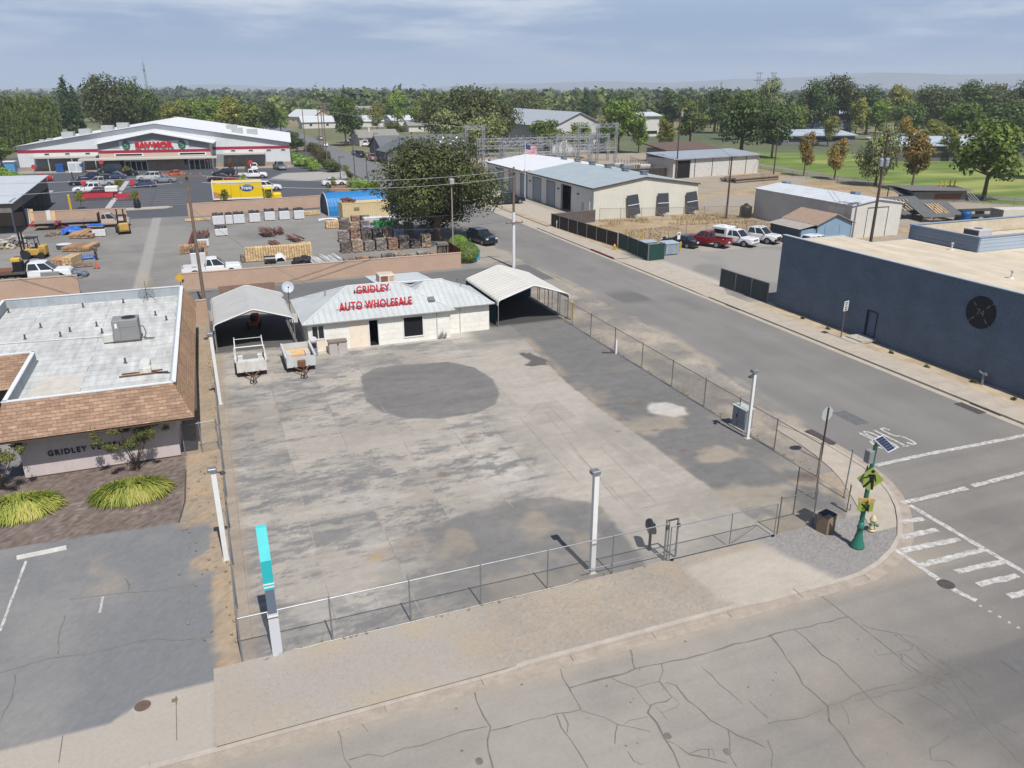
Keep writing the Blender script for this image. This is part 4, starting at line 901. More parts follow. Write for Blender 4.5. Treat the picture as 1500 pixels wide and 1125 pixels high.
# turquoise pylon
x, y = G(407,958); o = thing('pylon_sign','tall narrow pylon sign with turquoise top and white hatched base','pylon sign',(x,y,0))
M_tq = M('turquoise_panel',C(52,200,205),.4,.05,2); M_tq2 = M('turquoise_panel_sunlit',C(96,216,218),.4,.05,2)  # M_tq2: brighter copy, light on the slanted top put into the colour
m, nt, bb = nodes('hatched_white'); tc = N(nt,'ShaderNodeTexCoord'); wv = N(nt,'ShaderNodeTexWave', Scale=6.0); wv.bands_direction='DIAGONAL'; nt.links.new(tc.outputs['Object'],wv.inputs['Vector'])
mx = N(nt,'ShaderNodeMix', data_type='RGBA'); nt.links.new(wv.outputs['Fac'],mx.inputs[0]); mx.inputs[6].default_value=C(206,208,214); mx.inputs[7].default_value=C(234,236,238); nt.links.new(mx.outputs[2],bb.inputs['Base Color']); M_hat = m
hz = [HT(x,y,t) for t in (958,904,893,862,852,820,766)]
def pan(z0,z1,w,m,nm): b = MB(); b.box(-w/2,w/2,-.09,.09,z0,z1); b.build(nm,m,o)
pan(0,hz[1],.34,M_hat,'base_panel'); pan(hz[1],hz[1]+.05,.36,M('slate_band',C(92,104,118),.5,.05,2),'band'); pan(hz[1]+.05,hz[1]+.14,.36,WHITE,'band'); pan(hz[1]+.14,hz[1]+.2,.36,M_hat,'band'); pan(hz[1]+.2,hz[3],.30,M('slate_panel',C(112,124,140),.5,.06,2),'middle_panel'); pan(hz[3],hz[3]+.08,.34,M_tq,'band'); pan(hz[3]+.08,hz[3]+.14,.35,WHITE,'band'); pan(hz[3]+.14,hz[3]+.2,.34,M_tq,'band'); pan(hz[3]+.2,hz[3]+.26,.35,WHITE,'band'); pan(hz[3]+.26,hz[5],.34,M_tq,'upper_panel')
zt = hz[5]; b = MB(); b.ext([(-.09,zt),(.09,zt),(.09+.5,zt+1.0),(-.09+.5,zt+1.0)],(-.17,0,0),(0,1,0),(0,0,1),(.34,0,0)); b.build('slanted_top',M_tq2,o)
# mailbox
x, y = G(951,806); o = thing('mailbox','black mailbox on a post behind the fence by the gate','mailbox',(x,y,0),R_(-18))
b = MB(); b.box(-.05,.05,-.05,.05,0,1.0); b.build('post',BLACK,o)
b = MB(); pr=[(-.16,0),(.16,0),(.16,.2)]+[(.16*math.cos(t*PI/8),.2+.16*math.sin(t*PI/8)) for t in range(1,8)]+[(-.16,.2)]; b.ext(pr,(0,-.35,1.0),(1,0,0),(0,0,1),(0,.7,0)); b.build('box',M('mailbox_black',(.02,.022,.026,1),.4,.1,3),o)
b = MB(); b.cbox((.17,.0,1.25),(.02,.16,.1)); b.build('flag',STEEL_D,o)
# electrical cabinet
x, y = G(1080,626); o = thing('electrical_cabinet','grey steel electrical cabinet with pale top beside a white light pole','cabinet',(x+.15,y+.05,0),R_(4))
b = MB(); b.rbox(-.3,.3,-.75,.35,.1,1.3,.03); b.build('body',M('cabinet_slate',C(150,158,164),.5,.06,2),o); b = MB(); b.box(-.34,.34,-.8,.4,1.3,1.36); b.build('roof',M('cabinet_top',C(206,214,210),.5,.05,2),o)
b = MB(); b.box(-.4,.4,-.85,.45,0,.1); b.build('plinth',CONC,o); b = MB(); b.box(-.31,-.30,-.14,-.12,.15,1.25); b.cbox((-.32,-.05,.8),(.03,.04,.18)); b.build('door_handle',BLACK,o)
# trash can
x, y = G(1208,778); o = thing('trash_can','tan exposed aggregate trash can with dark top on the gravel corner','trash can',(x,y,0),R_(14))
b = MB(); b.rbox(-.3,.3,-.3,.3,0,.88,.04); b.build('shell',M('tan_aggregate',C(150,130,108),.95,.25,18),o)
b = MB(); b.add([(-.31,-.31,.88),(.31,-.31,.88),(.31,.31,.88),(-.31,.31,.88),(-.2,-.2,.98),(.2,-.2,.98),(.2,.2,.98),(-.2,.2,.98)],[(0,1,5,4),(1,2,6,5),(2,3,7,6),(3,0,4,7),(4,5,6,7)]); b.build('lid',M('lid_dark',(.02,.02,.03,1),.5,.1,3),o)
b = MB(); b.lathe([(.12,.985),(.12,.99)],(0,0,0),12); b.build('opening',BLACK,o)
# crossing beacon
x, y = G(1255,803); o = thing('crossing_beacon','green ornate crossing pole with solar panel and pedestrian signs','crossing sign',(x,y,0))
GRN = M('beacon_green',C(48,118,98),.45,.08,3); h = HT(x,y,652)
b = MB(); b.lathe([(.42,0),(.42,.04),(.40,.05)],(0,0,.0),18); b.build('footing',CONC,o)
b = MB(); b.lathe([(.30,.05),(.30,.16),(.25,.22),(.24,.34),(.19,.40),(.17,.62),(.13,.70),(.125,1.0),(.145,1.02),(.145,1.10),(.12,1.14),(.11,1.3)],(0,0,0),18); b.build('base',GRN,o,True)
b = MB(); b.tube((0,0,1.3),(0,0,h),.10,.08,n=12); b.build('pole',GRN,o)
LIME = M('sign_lime',C(158,178,80),.5,.05,3)
zc = HT(x,y,700); hd = .54
def diamond(mb, off, yaw, m, pic):
    mb.M = Matrix.Translation((0,0,0)) @ Matrix.Rotation(yaw,4,'Z')
    mb.ext([(0,-hd),(hd,0),(0,hd),(-hd,0)],(0,off,zc),(1,0,0),(0,0,1),(0,.012,0),m)
yaw1 = R_(-30)
b = MB(); diamond(b,-.12,yaw1,0,True); s1 = b.build('pedestrian_sign',[LIME],o)
b = MB(); b.M = Matrix.Rotation(yaw1,4,'Z'); P_ = lambda pts: b.ext(pts,(0,-.128,zc),(1,0,0),(0,0,1),(0,.006,0))
P_([(.05+.075*math.cos(t*PI/5),.36+.075*math.sin(t*PI/5)) for t in range(10)]); P_([(-.10,.22),(.13,.24),(.15,-.02),(-.02,-.06)]); P_([(-.02,-.02),(.12,-.02),(-.16,-.40),(-.26,-.36)]); P_([(.02,-.05),(.15,-.04),(.17,-.48),(.08,-.48)]); P_([(-.10,.22),(.0,.20),(-.12,.06),(-.27,.02),(-.27,.07),(-.16,.11)]); P_([(.1,.24),(.17,.2),(.25,-.08),(.2,-.1)])
b.build('walking_figure',BLACK,s1)
b = MB(); diamond(b,.16,R_(28),0,False); b.build('pedestrian_sign',[M('sign_back',C(84,88,92),.5,.08,3)],o)
zb = HT(x,y,733); b = MB(); b.M = Matrix.Rotation(yaw1,4,'Z'); b.box(-.32,.32,-.16,-.1,zb+.02,zb+.16); b.build('flasher_bar',M('flasher_tan',C(206,170,96),.5,.1,4),o)
b = MB(); b.M = Matrix.Rotation(R_(50),4,'Z'); b.box(-.34,.34,-.14,-.08,zb+.0,zb+.14); b.build('flasher_bar',M('flasher_tan',C(206,170,96),.5,.1,4),o)
b = MB(); b.M = Matrix.Rotation(yaw1,4,'Z'); b.box(-.31,.31,-.135,-.12,zb-.44,zb-.02); s2 = b.build('arrow_plaque',LIME,o)
b = MB(); b.M = Matrix.Rotation(yaw1,4,'Z'); b.ext([(-.2,.12),(-.14,.16),(.06,-.06),(.12,.0),(.16,-.17),(-.02,-.14),(.03,-.09)],(0,-.142,zb-.24),(1,0,0),(0,0,1),(0,.005,0)); b.build('arrow',BLACK,s2)
b = MB(); b.M = Matrix.Rotation(R_(60),4,'Z'); b.box(-.3,.3,-.1,-.088,zb-.42,zb-.02); b.build('arrow_plaque',M('sign_back',C(90,86,66),.5,.08,3),o)
b = MB(); b.M = Matrix.Translation((.32,-.15,h+.05)) @ Matrix.Rotation(R_(16),4,'Z') @ Matrix.Rotation(R_(28),4,'X'); b.box(-.32,.32,-.38,.38,-.02,.03); sp = b.build('solar_panel',M('alu_frame',C(214,216,220),.35,.04,3),o)
b = MB(); b.M = Matrix.Translation((.32,-.15,h+.05)) @ Matrix.Rotation(R_(16),4,'Z') @ Matrix.Rotation(R_(28),4,'X')
for i in range(4):
    for j in range(6): b.box(-.28+i*.141,-.28+i*.141+.136,-.34+j*.114,-.34+j*.114+.109,.031,.034)
b.build('solar_cells',MGlass('solar_cell',(.018,.026,.055,1),.2),sp)
b = MB(); b.rbox(-.34,-.08,-.12,.18,h-.75,h-.2,.02); b.build('control_box',M('box_grey',C(150,152,152),.5,.06,3),o); b = MB(); b.tube((0,0,h-.05),(.3,-.12,h+.02),.03); b.lathe([(.05,h),(.05,h+.06),(.0,h+.16)],(0,0,0),8); b.build('bracket',GRN,o)
# hydrants
def hydrant(label, x, y, body, cap):
    o = thing('fire_hydrant',label,'hydrant',(x,y,.08 if x<35 else .02),R_(20),'fire hydrants')
    b = MB(); b.lathe([(.17,0),(.17,.04),(.12,.05),(.11,.1),(.14,.13),(.11,.16),(.10,.48),(.15,.5),(.15,.54),(.13,.58),(.10,.68),(.05,.74),(.03,.75),(.03,.8)],(0,0,0),14); b.build('barrel',body,o,True)
    for a,b_ in (((.1,0,.4),(.24,0,.4)),((-.1,0,.4),(-.24,0,.4)),((0,-.1,.34),(0,-.26,.34))):
        m_ = MB(); m_.tube(a,b_,.07,n=10); m_.build('outlet_cap',cap,o)
hydrant('pale yellow fire hydrant with green caps on the gravel corner',*G(1276,779),M('hydrant_cream',C(220,205,158),.5,.08,4),M('hydrant_green',C(110,150,116),.5,.1,4))
hydrant('bright yellow fire hydrant on the dirt strip by the screened fence',*G(900,367),YEL,YEL)
# stop sign seen from behind
x, y = G(1202,675); o = thing('stop_sign','stop sign seen from its grey back at the corner','stop sign',(x,y,.05),R_(6)); h = HT(x,y,597)
b = MB(); b.box(-.035,.035,-.03,.03,0,h-.05); b.build('post',M('sign_post_brown',C(72,62,56),.7,.15,4),o)
b = MB(); b.ext([(.41*math.cos(PI/8+t*PI/4),.41*math.sin(PI/8+t*PI/4)) for t in range(8)],(0,.035,h-.42),(1,0,0),(0,0,1),(0,.012,0)); pl = b.build('plate',M('bare_aluminium',C(190,196,194),.4,.05,3),o)
b = MB(); b.ext([(.39*math.cos(PI/8+t*PI/4),.39*math.sin(PI/8+t*PI/4)) for t in range(8)],(0,.049,h-.42),(1,0,0),(0,0,1),(0,.004,0)); b.build('red_face',RED,pl)
b = MB(); lettering(b,'STOP',.56,.25,.004,(.28,.056,h-.54),(-1,0,0),(0,0,1)); b.build('lettering',WHITE,pl)
x, y = G(1236,729); o = thing('steel_pipe','thin bare steel pipe standing in the dirt near the kerb','pipe',(x,y,0)); h = HT(x,y,659)
b = MB(); b.tube((0,0,0),(.08,.02,h),.03); b.ball((.08,.02,h),.045); b.build('pipe',GALV,o); b = MB(); b.lathe([(.07,0),(.06,.04)],(0,0,0),8); b.build('collar',STEEL_D,o)
x, y = G(1240,750); o = thing('marker_paddle','lime utility marker paddle beside the sidewalk','marker',(x,y,0),R_(35)); h = HT(x,y,710)
b = MB(); b.box(-.05,.05,-.02,.02,0,h); b.build('paddle',M('paddle_lime',C(168,172,104),.5,.08,4),o); b = MB(); b.box(-.05,-.03,-.022,.022,0,h+.02); b.box(.10,.16,-.02,.02,h-.45,h-.1); b.build('edge',M('paddle_dark',C(70,84,52),.5,.1,4),o)
b = MB(); b.tube((.22,-.1,0),(.22,-.1,.35),.025); b.build('stub',GALV,o)
# ------------------------------------------------------------------ vet clinic
VB = (-2.9,41.6,0)
vetb = thing('vet_clinic','low clinic with brown shingle mansard, white flat roof and dark shaded front wall','building',VB)
M_vw = M('taupe_wall', (.46,.40,.38,1), .85, .05, .8, grime=.05)
b = MB(VB); b.box(-10.2,-2.9,41.6,64.6,0,2.7); b.box(-14.4,-10.2,49.6,64.6,0,2.7); b.build('wall', M_vw, vetb)
M_shF = MBR('shingle_front', C(182,152,126), C(150,121,101), C(122,98,84), 'X','Y', .42,.105,.008,.9,.16); M_shS = MBR('shingle_side', C(198,164,130), C(178,143,113), C(146,115,93), 'Y','X', .42,.08,.008,.9,.15)
ze, zt, zr_ = 2.6, 4.2, 3.5
A_ = {'fl':(-11.0,40.4,ze),'fr':(-1.9,40.4,ze),'br':(-1.6,65.2,ze),'tfl':(-10.4,41.6,zt),'tfr':(-2.75,41.6,zt),'tbr':(-2.5,64.1,zt)}
b = MB(VB); b.poly([A_['fl'],A_['fr'],A_['tfr'],A_['tfl']]); b.build('mansard_front', M_shF, vetb); b = MB(VB); b.poly([(-16,48.3,ze),(-10.75,48.3,ze),(-10.4,49.8,zt),(-16,49.8,zt)]); mf = b.build('mansard_front', M_shF, vetb)
b = MB(VB); b.poly([A_['fr'],A_['br'],A_['tbr'],A_['tfr']]); b.build('mansard_side', M_shS, vetb)
M_soff = M('soffit_brown', C(96,78,68), .85, .1, 2)
b = MB(VB); b.box(-10.95,-1.95,40.45,41.58,ze-.14,ze-.01); b.box(-2.88,-1.75,41.6,65.1,ze-.14,ze-.01); b.box(-16,-10.6,48.4,49.58,ze-.14,ze-.01); b.build('soffit', M_soff, vetb)
M_par = M('parapet_membrane', C(176,184,188), .6, .08, 1.5, grime=.1); M_rf = MBR('white_roof_membrane', C(210,211,207), C(205,206,202), C(176,178,176), 'X','Y', 9,.95,.035,.7,.04)
m = M_rf; nt = m.node_tree; bb = nt.nodes['Principled BSDF']; tc = N(nt,'ShaderNodeTexCoord')
src = bb.inputs['Base Color'].links[0].from_socket
mp = N(nt,'ShaderNodeMapping'); mp.inputs['Scale'].default_value=(2.2,.35,1); nt.links.new(tc.outputs['Object'],mp.inputs['Vector'])
o1, _ = noise_col(nt, mp.outputs[0], src, .2, 1.2, 5); o1, _ = noise_col(nt, tc.outputs['Object'], o1, .15, .35, 6); nt.links.new(o1, bb.inputs['Base Color'])
b = MB(VB)
b.poly([(-10.3,41.7,zr_),(-2.8,41.7,zr_),(-2.6,64,zr_),(-10.3,64,zr_)]); b.poly([(-14.2,49.9,zr_),(-10.3,49.9,zr_),(-10.3,64,zr_),(-14.2,64,zr_)]); b.build('flat_roof', M_rf, vetb)
b = MB(VB); b.poly([(*G(*p,zr_+.004),zr_+.004) for p in ((68,552),(123,550),(114,576),(38,580))]); b.build('roof_patch', M('roof_patch_tan',C(212,206,194),.8,.12,2), vetb)
def para(pts, w=.16):
    b = MB(VB)
    for (a,c) in zip(pts[:-1],pts[1:]):
        d = Vector((c[0]-a[0],c[1]-a[1])).normalized(); n = Vector((-d.y,d.x))*w
        q = [(a[0],a[1]),(c[0],c[1]),(c[0]+n.x,c[1]+n.y),(a[0]+n.x,a[1]+n.y)]; b.prism(q,2.7,zt-.03)
    return b
b = para([(-10.4,41.6),(-2.75,41.6)]); b2 = para([(-2.75,41.76),(-2.5,63.9)]); b3 = para([(-2.5,63.95),(-14.4,63.95)],-.16); b4 = para([(-14.4,63.9),(-14.4,49.8)],.16); b5 = para([(-14.24,49.8),(-10.4,49.8)],.16); b6 = para([(-10.24,41.76),(-10.24,49.8)],.16)
for q in (b2,b3,b4,b5,b6): b.add(q.v,q.f)
b.build('parapet', M_par, vetb)
b = MB(VB); g_ = .09
for p, q in (((-10.45,41.66),(-2.7,41.66)),((-2.68,41.66),(-2.45,64.0)),((-2.4,64.02),(-14.4,64.02)),((-14.35,64),(-14.35,49.85)),((-14.4,49.88),(-10.25,49.88)),((-10.33,41.66),(-10.33,49.9))):
    b.ribbon([p,q],.22,zt+.0); b.ribbon([p,q],.2,zt+.03)
    d = Vector((q[0]-p[0],q[1]-p[1])).normalized(); c = ((p[0]+q[0])/2,(p[1]+q[1])/2,zt-.0); b.cbox(c,(math.hypot(q[0]-p[0],q[1]-p[1]),.2,.05),math.atan2(d.y,d.x))
b.build('coping', M('white_coping',(.6,.6,.6,1),.5,.05,2), vetb)
b = MB(VB); lettering(b,'GRIDLEY VETERINARY',4.55,.30,.05,(-9.0,41.56,1.06),(1,0,0),(0,0,1),0,.02,1.25); b.build('wall_lettering', M('letter_dark',(.025,.02,.022,1),.6,.05,3), vetb)
b = MB(VB); b.box(-16,-10.3,49.55,49.58,.3,2.4); b.build('entrance_glazing', GLASS, vetb)
b = MB(VB); b.box(-10.2,-2.9,41.57,41.6,0,.06); b.build('base_trim', M_soff, vetb)
for px, py in ((240/4,280+800/4),(142,480-2),(150,488),(228,462),(244,469),(181,444),(122,450),(184,532),(37,497),(89,493),(13,458),(103,486)):
    x, y = G(px,py,zr_); b = MB(VB); b.tube((x,y,zr_-.02),(x,y,zr_+.32),.055,n=7); b.lathe([(.12,0),(.08,.06)],(x,y,zr_),8); b.build('vent_pipe', STEEL_D, vetb)
b = MB(VB); x0, y0 = G(0,505,zr_); x1, y1 = G(152,494,zr_); b.path([(x0,y0,zr_+.06),(x1,y1,zr_+.06)],.035,6); b.build('roof_conduit', WHITED, vetb)
hx, hy = G(168,503,zr_)
o = thing('rooftop_unit','grey rooftop air conditioning unit with round fan on the white clinic roof','air conditioner',(hx,hy,zr_),R_(-1))
b = MB(); b.box(-.05,1.55,-.05,1.35,0,.12); b.build('base_rail', STEEL_D, o)
b = MB(); b.rbox(0,1.5,0,1.3,.12,1.42,.03); bd = b.build('body', M('unit_grey',C(150,150,148),.5,.05,2), o)
b = MB(); b.lathe([(.42,1.425),(.42,1.44),(.36,1.44)],(.95,.7,0),20); b.build('fan_grille', BLACK, bd)
b = MB(); b.box(.42,.44,-.006,.0,.2,1.4); b.box(.46,1.4,-.006,0,.95,.97); b.build('panel_seam', M('seam_grey',C(110,112,112),.6,.1,3), bd)
b = MB(); b.box(.16,.3,-.012,-.004,.95,1.25); b.build('label_plate', WHITE, bd)
b = MB(); b.rbox(-.6,-.02,.0,.55,.1,.62,.05); b.build('intake_hood', WHITED, o)
b = MB(); b.path([(1.5,.4,.9),(1.75,.4,.85),(1.85,.4,.4),(1.7,.3,.1),(2.3,.3,.06)],.03,6); b.path([(1.5,.2,.3),(1.8,.1,.1),(2.2,.1,.06)],.03,6); b.build('refrigerant_line', STEEL_D, o)
x, y = G(213,545,zr_); o = thing('roof_duct','white roof box with copper pipes near the front of the clinic roof','duct',(x,y,zr_))
b = MB(); b.rbox(-.3,.25,-.2,1.5,.0,.35,.04); b.build('duct_box', WHITED, o); b = MB(); b.rbox(-.15,.35,-.5,-.05,.05,.4,.03); b.build('elbow', WHITED, o)
b = MB(); b.path([(-1.3,-.5,.06),(1.2,-.5,.06)],.05,6); b.build('pipe_sleeper', RUST, o); b = MB(); b.path([(-1.2,-.1,.06),(.9,-.05,.06)],.045,6); b.build('pipe_sleeper', RUST, o); b = MB(); b.path([(.3,-.4,.1),(.8,-.6,.1),(1.3,-.75,.05)],.04,6); b.build('pipe', BLACK, o)
x, y = G(216,440,zr_); o = thing('roof_antenna','wire grid dish antenna on a tripod at the clinic roof edge','antenna',(x,y,zr_))
b = MB(); b.tube((0,0,0),(0,0,1.5),.03,n=6)
for t in range(3): b.tube((0,0,.6),(.55*math.cos(t*2.1),.55*math.sin(t*2.1),0),.02,n=5)
b.build('tripod', STEEL_D, o)
b = MB(); 
for k in range(13):
    a = -.55+k*.092; L_ = math.sqrt(max(0,.36-a*a)); b.path([(a,-.1+.35*(a*a+t*t*L_*L_),1.45+t*L_) for t in (-1,-.5,0,.5,1)],.012,4)
for k in range(7):
    c = -.45+k*.15; L_ = math.sqrt(max(0,.36-c*c)); b.path([(t*L_,-.1+.35*(c*c+t*t*L_*L_),1.45+c) for t in (-1,-.5,0,.5,1)],.012,4)
b.build('grid_dish', M('antenna_brass',C(190,172,130),.5,.1,4), o)
x, y = G(293,640); o = thing('wall_lamp','small grey lamp on a bracket under the clinic eave','lamp',(-2.9,G(293,640)[1],2.2)); b = MB(); b.tube((0,0,0),(.7,0,.05),.025); b.build('bracket',GALV,o); b = MB(); b.rbox(.6,.95,-.14,.14,-.08,.08,.03); b.build('head',GALV,o)
x, y = G(62,811); o = thing('wheel_stop','worn white concrete wheel stop on the clinic parking','wheel stop',(x,y,.006),R_(4)); b = MB(); b.ext([(-.1,0),(.1,0),(.07,.12),(-.07,.12)],(-.92,0,0),(0,1,0),(0,0,1),(1.84,0,0)); b.build('block',M('wheelstop_white',C(216,212,204),.8,.15,3),o)
b = MB(); b.tube((-.6,0,.05),(-.6,0,.125),.02,n=6); b.build('anchor_pin',RUST,o)
b = MB((-2.7,38,0)); b.path([(*G(272,690),.03),(*G(271,735),.03),(*G(262,766),.03)],.035,5); tag(b.build('bed_edging',STEEL_D),'thin dark edging strip round the bark mulch bed','edging')
# strappy clumps and crape myrtles
M_str = MLeaf('strap_leaf', C(124,150,52), C(214,214,110), C(232,210,140), .35); M_bark = M('bark', C(120,100,84), .9, .2, 4)
def clump(label, cx, cy, ax, ay, nf):
    o = thing('lily_clump', label, 'plant', (cx,cy,0), 0, 'strappy clumps in the mulch bed'); b = MB()
    for i in range(nf):
        r = math.sqrt(rnd.random()); t = rnd.uniform(0,2*PI); x, y = ax*r*math.cos(t)*.9, ay*r*math.sin(t)*.9
        a = math.atan2(y/ay,x/ax)+rnd.uniform(-.6,.6); L = rnd.uniform(.3,.75); w = rnd.uniform(.018,.04); dx, dy = math.cos(a), math.sin(a); h = rnd.uniform(.25,.72)*(1.1-.45*r)
        p = [(x,y,.02),(x+dx*L*.35,y+dy*L*.35,h),(x+dx*L*.8,y+dy*L*.8,h*.75),(x+dx*L*1.15,y+dy*L*1.15,h*.15+.02)]
        ww = [w,w,w*.8,w*.1]; vs = []
        for q, k in zip(p,ww): vs += [(q[0]-dy*k,q[1]+dx*k,q[2]),(q[0]+dy*k,q[1]-dx*k,q[2])]
        b.add(vs,[(0,1,3,2),(2,3,5,4),(4,5,7,6)])
    b.build('foliage', M_str, o); b = MB(); b.lathe([(max(ax,ay)*.35,0),(.1,.12)],(0,0,0),10); b.build('root_crown', M_bark, o)
cx, cy = G(194,724); clump('wide yellow green strappy clump below the pink flowering shrub',cx,cy,1.55,.95,2600)
cx, cy = G(30,748); clump('yellow green strappy clump at the far left of the mulch bed',cx,cy,1.5,1.0,2200)
# ------------------------------------------------------------------ vehicles
M_chr = M('chrome', (.55,.56,.57,1), .25, .05, 4, metal=.9); M_tl = M('tail_lamp', C(150,20,24), .3, .1, 5); M_hl = M('head_lamp', C(225,228,230), .2, .05, 5); M_rim = M('alloy_rim', C(170,172,175), .35, .1, 6, metal=.5)
_paints = {}
def paintm(nm, c):
    if nm not in _paints: _paints[nm] = M('car_paint_'+nm, c, .28, .03, 1, spec=.5, coat=.6)
    return _paints[nm]
KIND = {  # length, half width, sill z, wheel r, front axle, rear axle, hood/deck profile [(x,z)], cabin [rear-bottom, rear-top, front-top, front-bottom], roof z
 'sedan':(4.7,.88,.24,.33,1.42,-1.38,[(-2.35,.62),(-2.3,.92),(-1.6,1.0),(.85,.98),(2.0,.82),(2.35,.62)],[(-1.75,.98),(-1.05,1.43),(.15,1.45),(.95,.96)]),
 'suv':(4.8,.93,.32,.38,1.45,-1.42,[(-2.4,.75),(-2.36,1.1),(-1.6,1.14),(.95,1.12),(2.1,1.02),(2.4,.75)],[(-2.32,1.12),(-2.05,1.74),(.15,1.76),(1.0,1.10)]),
 'van':(5.0,.98,.3,.36,1.6,-1.5,[(-2.5,.75),(-2.48,1.1),(-1.6,1.14),(1.4,1.12),(2.2,1.0),(2.5,.72)],[(-2.45,1.12),(-2.35,1.95),(.75,1.95),(1.6,1.08)]),
 'pickup':(5.8,.98,.42,.40,1.85,-1.72,[(-.62,.8),(-.6,1.16),(.0,1.18),(1.25,1.16),(2.75,1.1),(2.9,.78)],[(-.62,1.16),(-.45,1.86),(.55,1.88),(1.4,1.14)]),
 'crew':(6.0,.99,.44,.41,1.95,-1.75,[(-.92,.8),(-.9,1.18),(.0,1.2),(1.4,1.2),(2.85,1.14),(3.0,.8)],[(-.92,1.18),(-.78,1.9),(.75,1.92),(1.6,1.16)])}
def vehicle(name, label, cat, loc, rz, kind, paint, group=None, opt=()):
    L, W, zs, wr, fa, ra, top, cab = KIND[kind]; o = thing(name, label, cat, loc, rz, group)
    # lower body, lofted along x
    b = MB(); st = []
    xs = [p[0] for p in top]
    full = []
    for (x0,z0),(x1,z1) in zip(top[:-1],top[1:]):
        n = max(1,int(abs(x1-x0)/.22))
        full += [(x0+(x1-x0)*i/n, z0+(z1-z0)*i/n) for i in range(n)]
    full.append(top[-1]); vs = []
    xm = (xs[0]+xs[-1])/2; hl = (xs[-1]-xs[0])/2
    for x, z in full:
        u = (x-xm)/hl; w = W*(1-.09*max(0,abs(u)-.72)/.28 if kind!='pickup' else 1-.06*max(0,u-.75)/.25)
        zb = zs
        for ax_ in (fa, ra):
            d = abs(x-ax_)
            if d < wr+.07: zb = max(zb, wr+math.sqrt(max(0,(wr+.07)**2-d*d)))
        zb = min(zb, z-.05)
        vs += [(x,-w*.97,zb),(x,-w,min(z-.04,max(zb,.62))),(x,-w*.97,z-.07 if z-.07>zb else z-.03),(x,-w*.88,z),(x,w*.88,z),(x,w*.97,z-.07 if z-.07>zb else z-.03),(x,w,min(z-.04,max(zb,.62))),(x,w*.97,zb)]
    n = len(full); fs = []
    for i in range(n-1):
        for k in range(7): fs.append((i*8+k,i*8+k+1,(i+1)*8+k+1,(i+1)*8+k))
    fs += [tuple(range(7,-1,-1)), tuple(range((n-1)*8,n*8))]
    b.add(vs,fs); b.build('body', paint, o)
    b = MB(); b.box(xs[0]+.1,xs[-1]-.1,-W*.82,W*.82,zs-.06,zs+.32); b.build('underbody', BLACK, o)
    # cabin
    (rb,rbz),(rt,rtz),(ft,ftz),(fb,fbz) = cab; w0, w1 = W*.93, W*.76
    C8 = [(rb,-w0,rbz),(fb,-w0,fbz),(ft,-w1,ftz),(rt,-w1,rtz),(rb,w0,rbz),(fb,w0,fbz),(ft,w1,ftz),(rt,w1,rtz)]
    m_ = (rt+ft)/2
    b = MB(); b.add(C8+[(m_,-w1*.97,ftz+.05),(m_,w1*.97,ftz+.05)],[(0,1,2,3),(5,4,7,6),(1,5,6,2),(4,0,3,7),(3,2,8),(7,9,6),(2,6,9,8),(3,8,9,7)]); cb_ = b.build('cabin', paint, o)
    def inset(q, k, off, nm='side_window'):
        q = [Vector(p) for p in q]; c = sum(q,Vector())/4; nrm = (q[1]-q[0]).cross(q[2]-q[0]).normalized()*off
        g_ = MB(); g_.poly([c+(p-c)*k+nrm for p in q]); return g_
    def lerp(a, c, t): return tuple(Vector(a)*(1-t)+Vector(c)*t)
    cuts = {'sedan':(.0,.5,1),'suv':(0,.33,.66,1),'van':(.36,.68,1),'pickup':(.0,.36,1),'crew':(0,.48,1)}[kind]
    for s in (0,4):
        A, Bq, Cq, Dq = C8[s], C8[s+1], C8[s+2], C8[s+3]
        for t0, t1 in zip(cuts[:-1],cuts[1:]):
            q = [lerp(A,Bq,t0),lerp(A,Bq,t1),lerp(Dq,Cq,t1),lerp(Dq,Cq,t0)]
            if s: q = q[::-1]
            inset(q,.86,.012).build('side_window', GLASS, o)
    inset([C8[1],C8[5],C8[6],C8[2]],.9,.012).build('windshield', GLASS, o); 
    if 'panel' not in opt: inset([C8[4],C8[0],C8[3],C8[7]],.84,.012).build('rear_window', GLASS, o)
    for x in (fa, ra):
        for s in (-1,1):
            b = MB(); b.tube((x,s*(W-.24),wr),(x,s*(W-.01),wr),wr,n=16); wh = b.build('wheel', RUBBER, o, False)
            b = MB(); b.tube((x,s*(W-.2),wr),(x,s*(W+.005),wr),wr*.62,n=10); b.build('rim', M_rim, wh)
    xf, xr = xs[-1], (xs[0] if kind not in ('pickup','crew') else -L/2)
    for s in (-1,1):
        b = MB(); b.cbox((xf-.05,s*W*.72,.74 if kind in('sedan',) else .9),(.12,.34,.16)); b.build('headlight', M_hl, o)
        b = MB(); b.cbox((xr+.04,s*W*.84,.82 if kind=='sedan' else 1.0),(.1,.18,.22 if kind=='sedan' else .34)); b.build('tail_light', M_tl, o)
        b = MB(); b.cbox((fb-.15,s*(W+.06),fbz+.05),(.12,.16,.13)); b.build('mirror', paint if kind=='sedan' else BLACK, o)
    b = MB(); b.cbox((xf+.0,0,.48),(.16,W*1.7,.2)); b.build('front_bumper', M_chr if kind in('pickup','crew') else paint, o)
    b = MB(); b.cbox((xr-.02,0,.5),(.16,W*1.7,.2)); b.build('rear_bumper', M_chr if kind in('pickup','crew') else paint, o)
    b = MB(); b.cbox((xf+.01,0,.78 if kind=='sedan' else .88),(.05,W*.95,.22)); b.build('grille', M_chr if kind in('pickup','crew') else BLACK, o)
    b = MB(); b.cbox((xr-.05,0,.72),(.1,.34,.17)); b.build('licence_plate', WHITE, o)
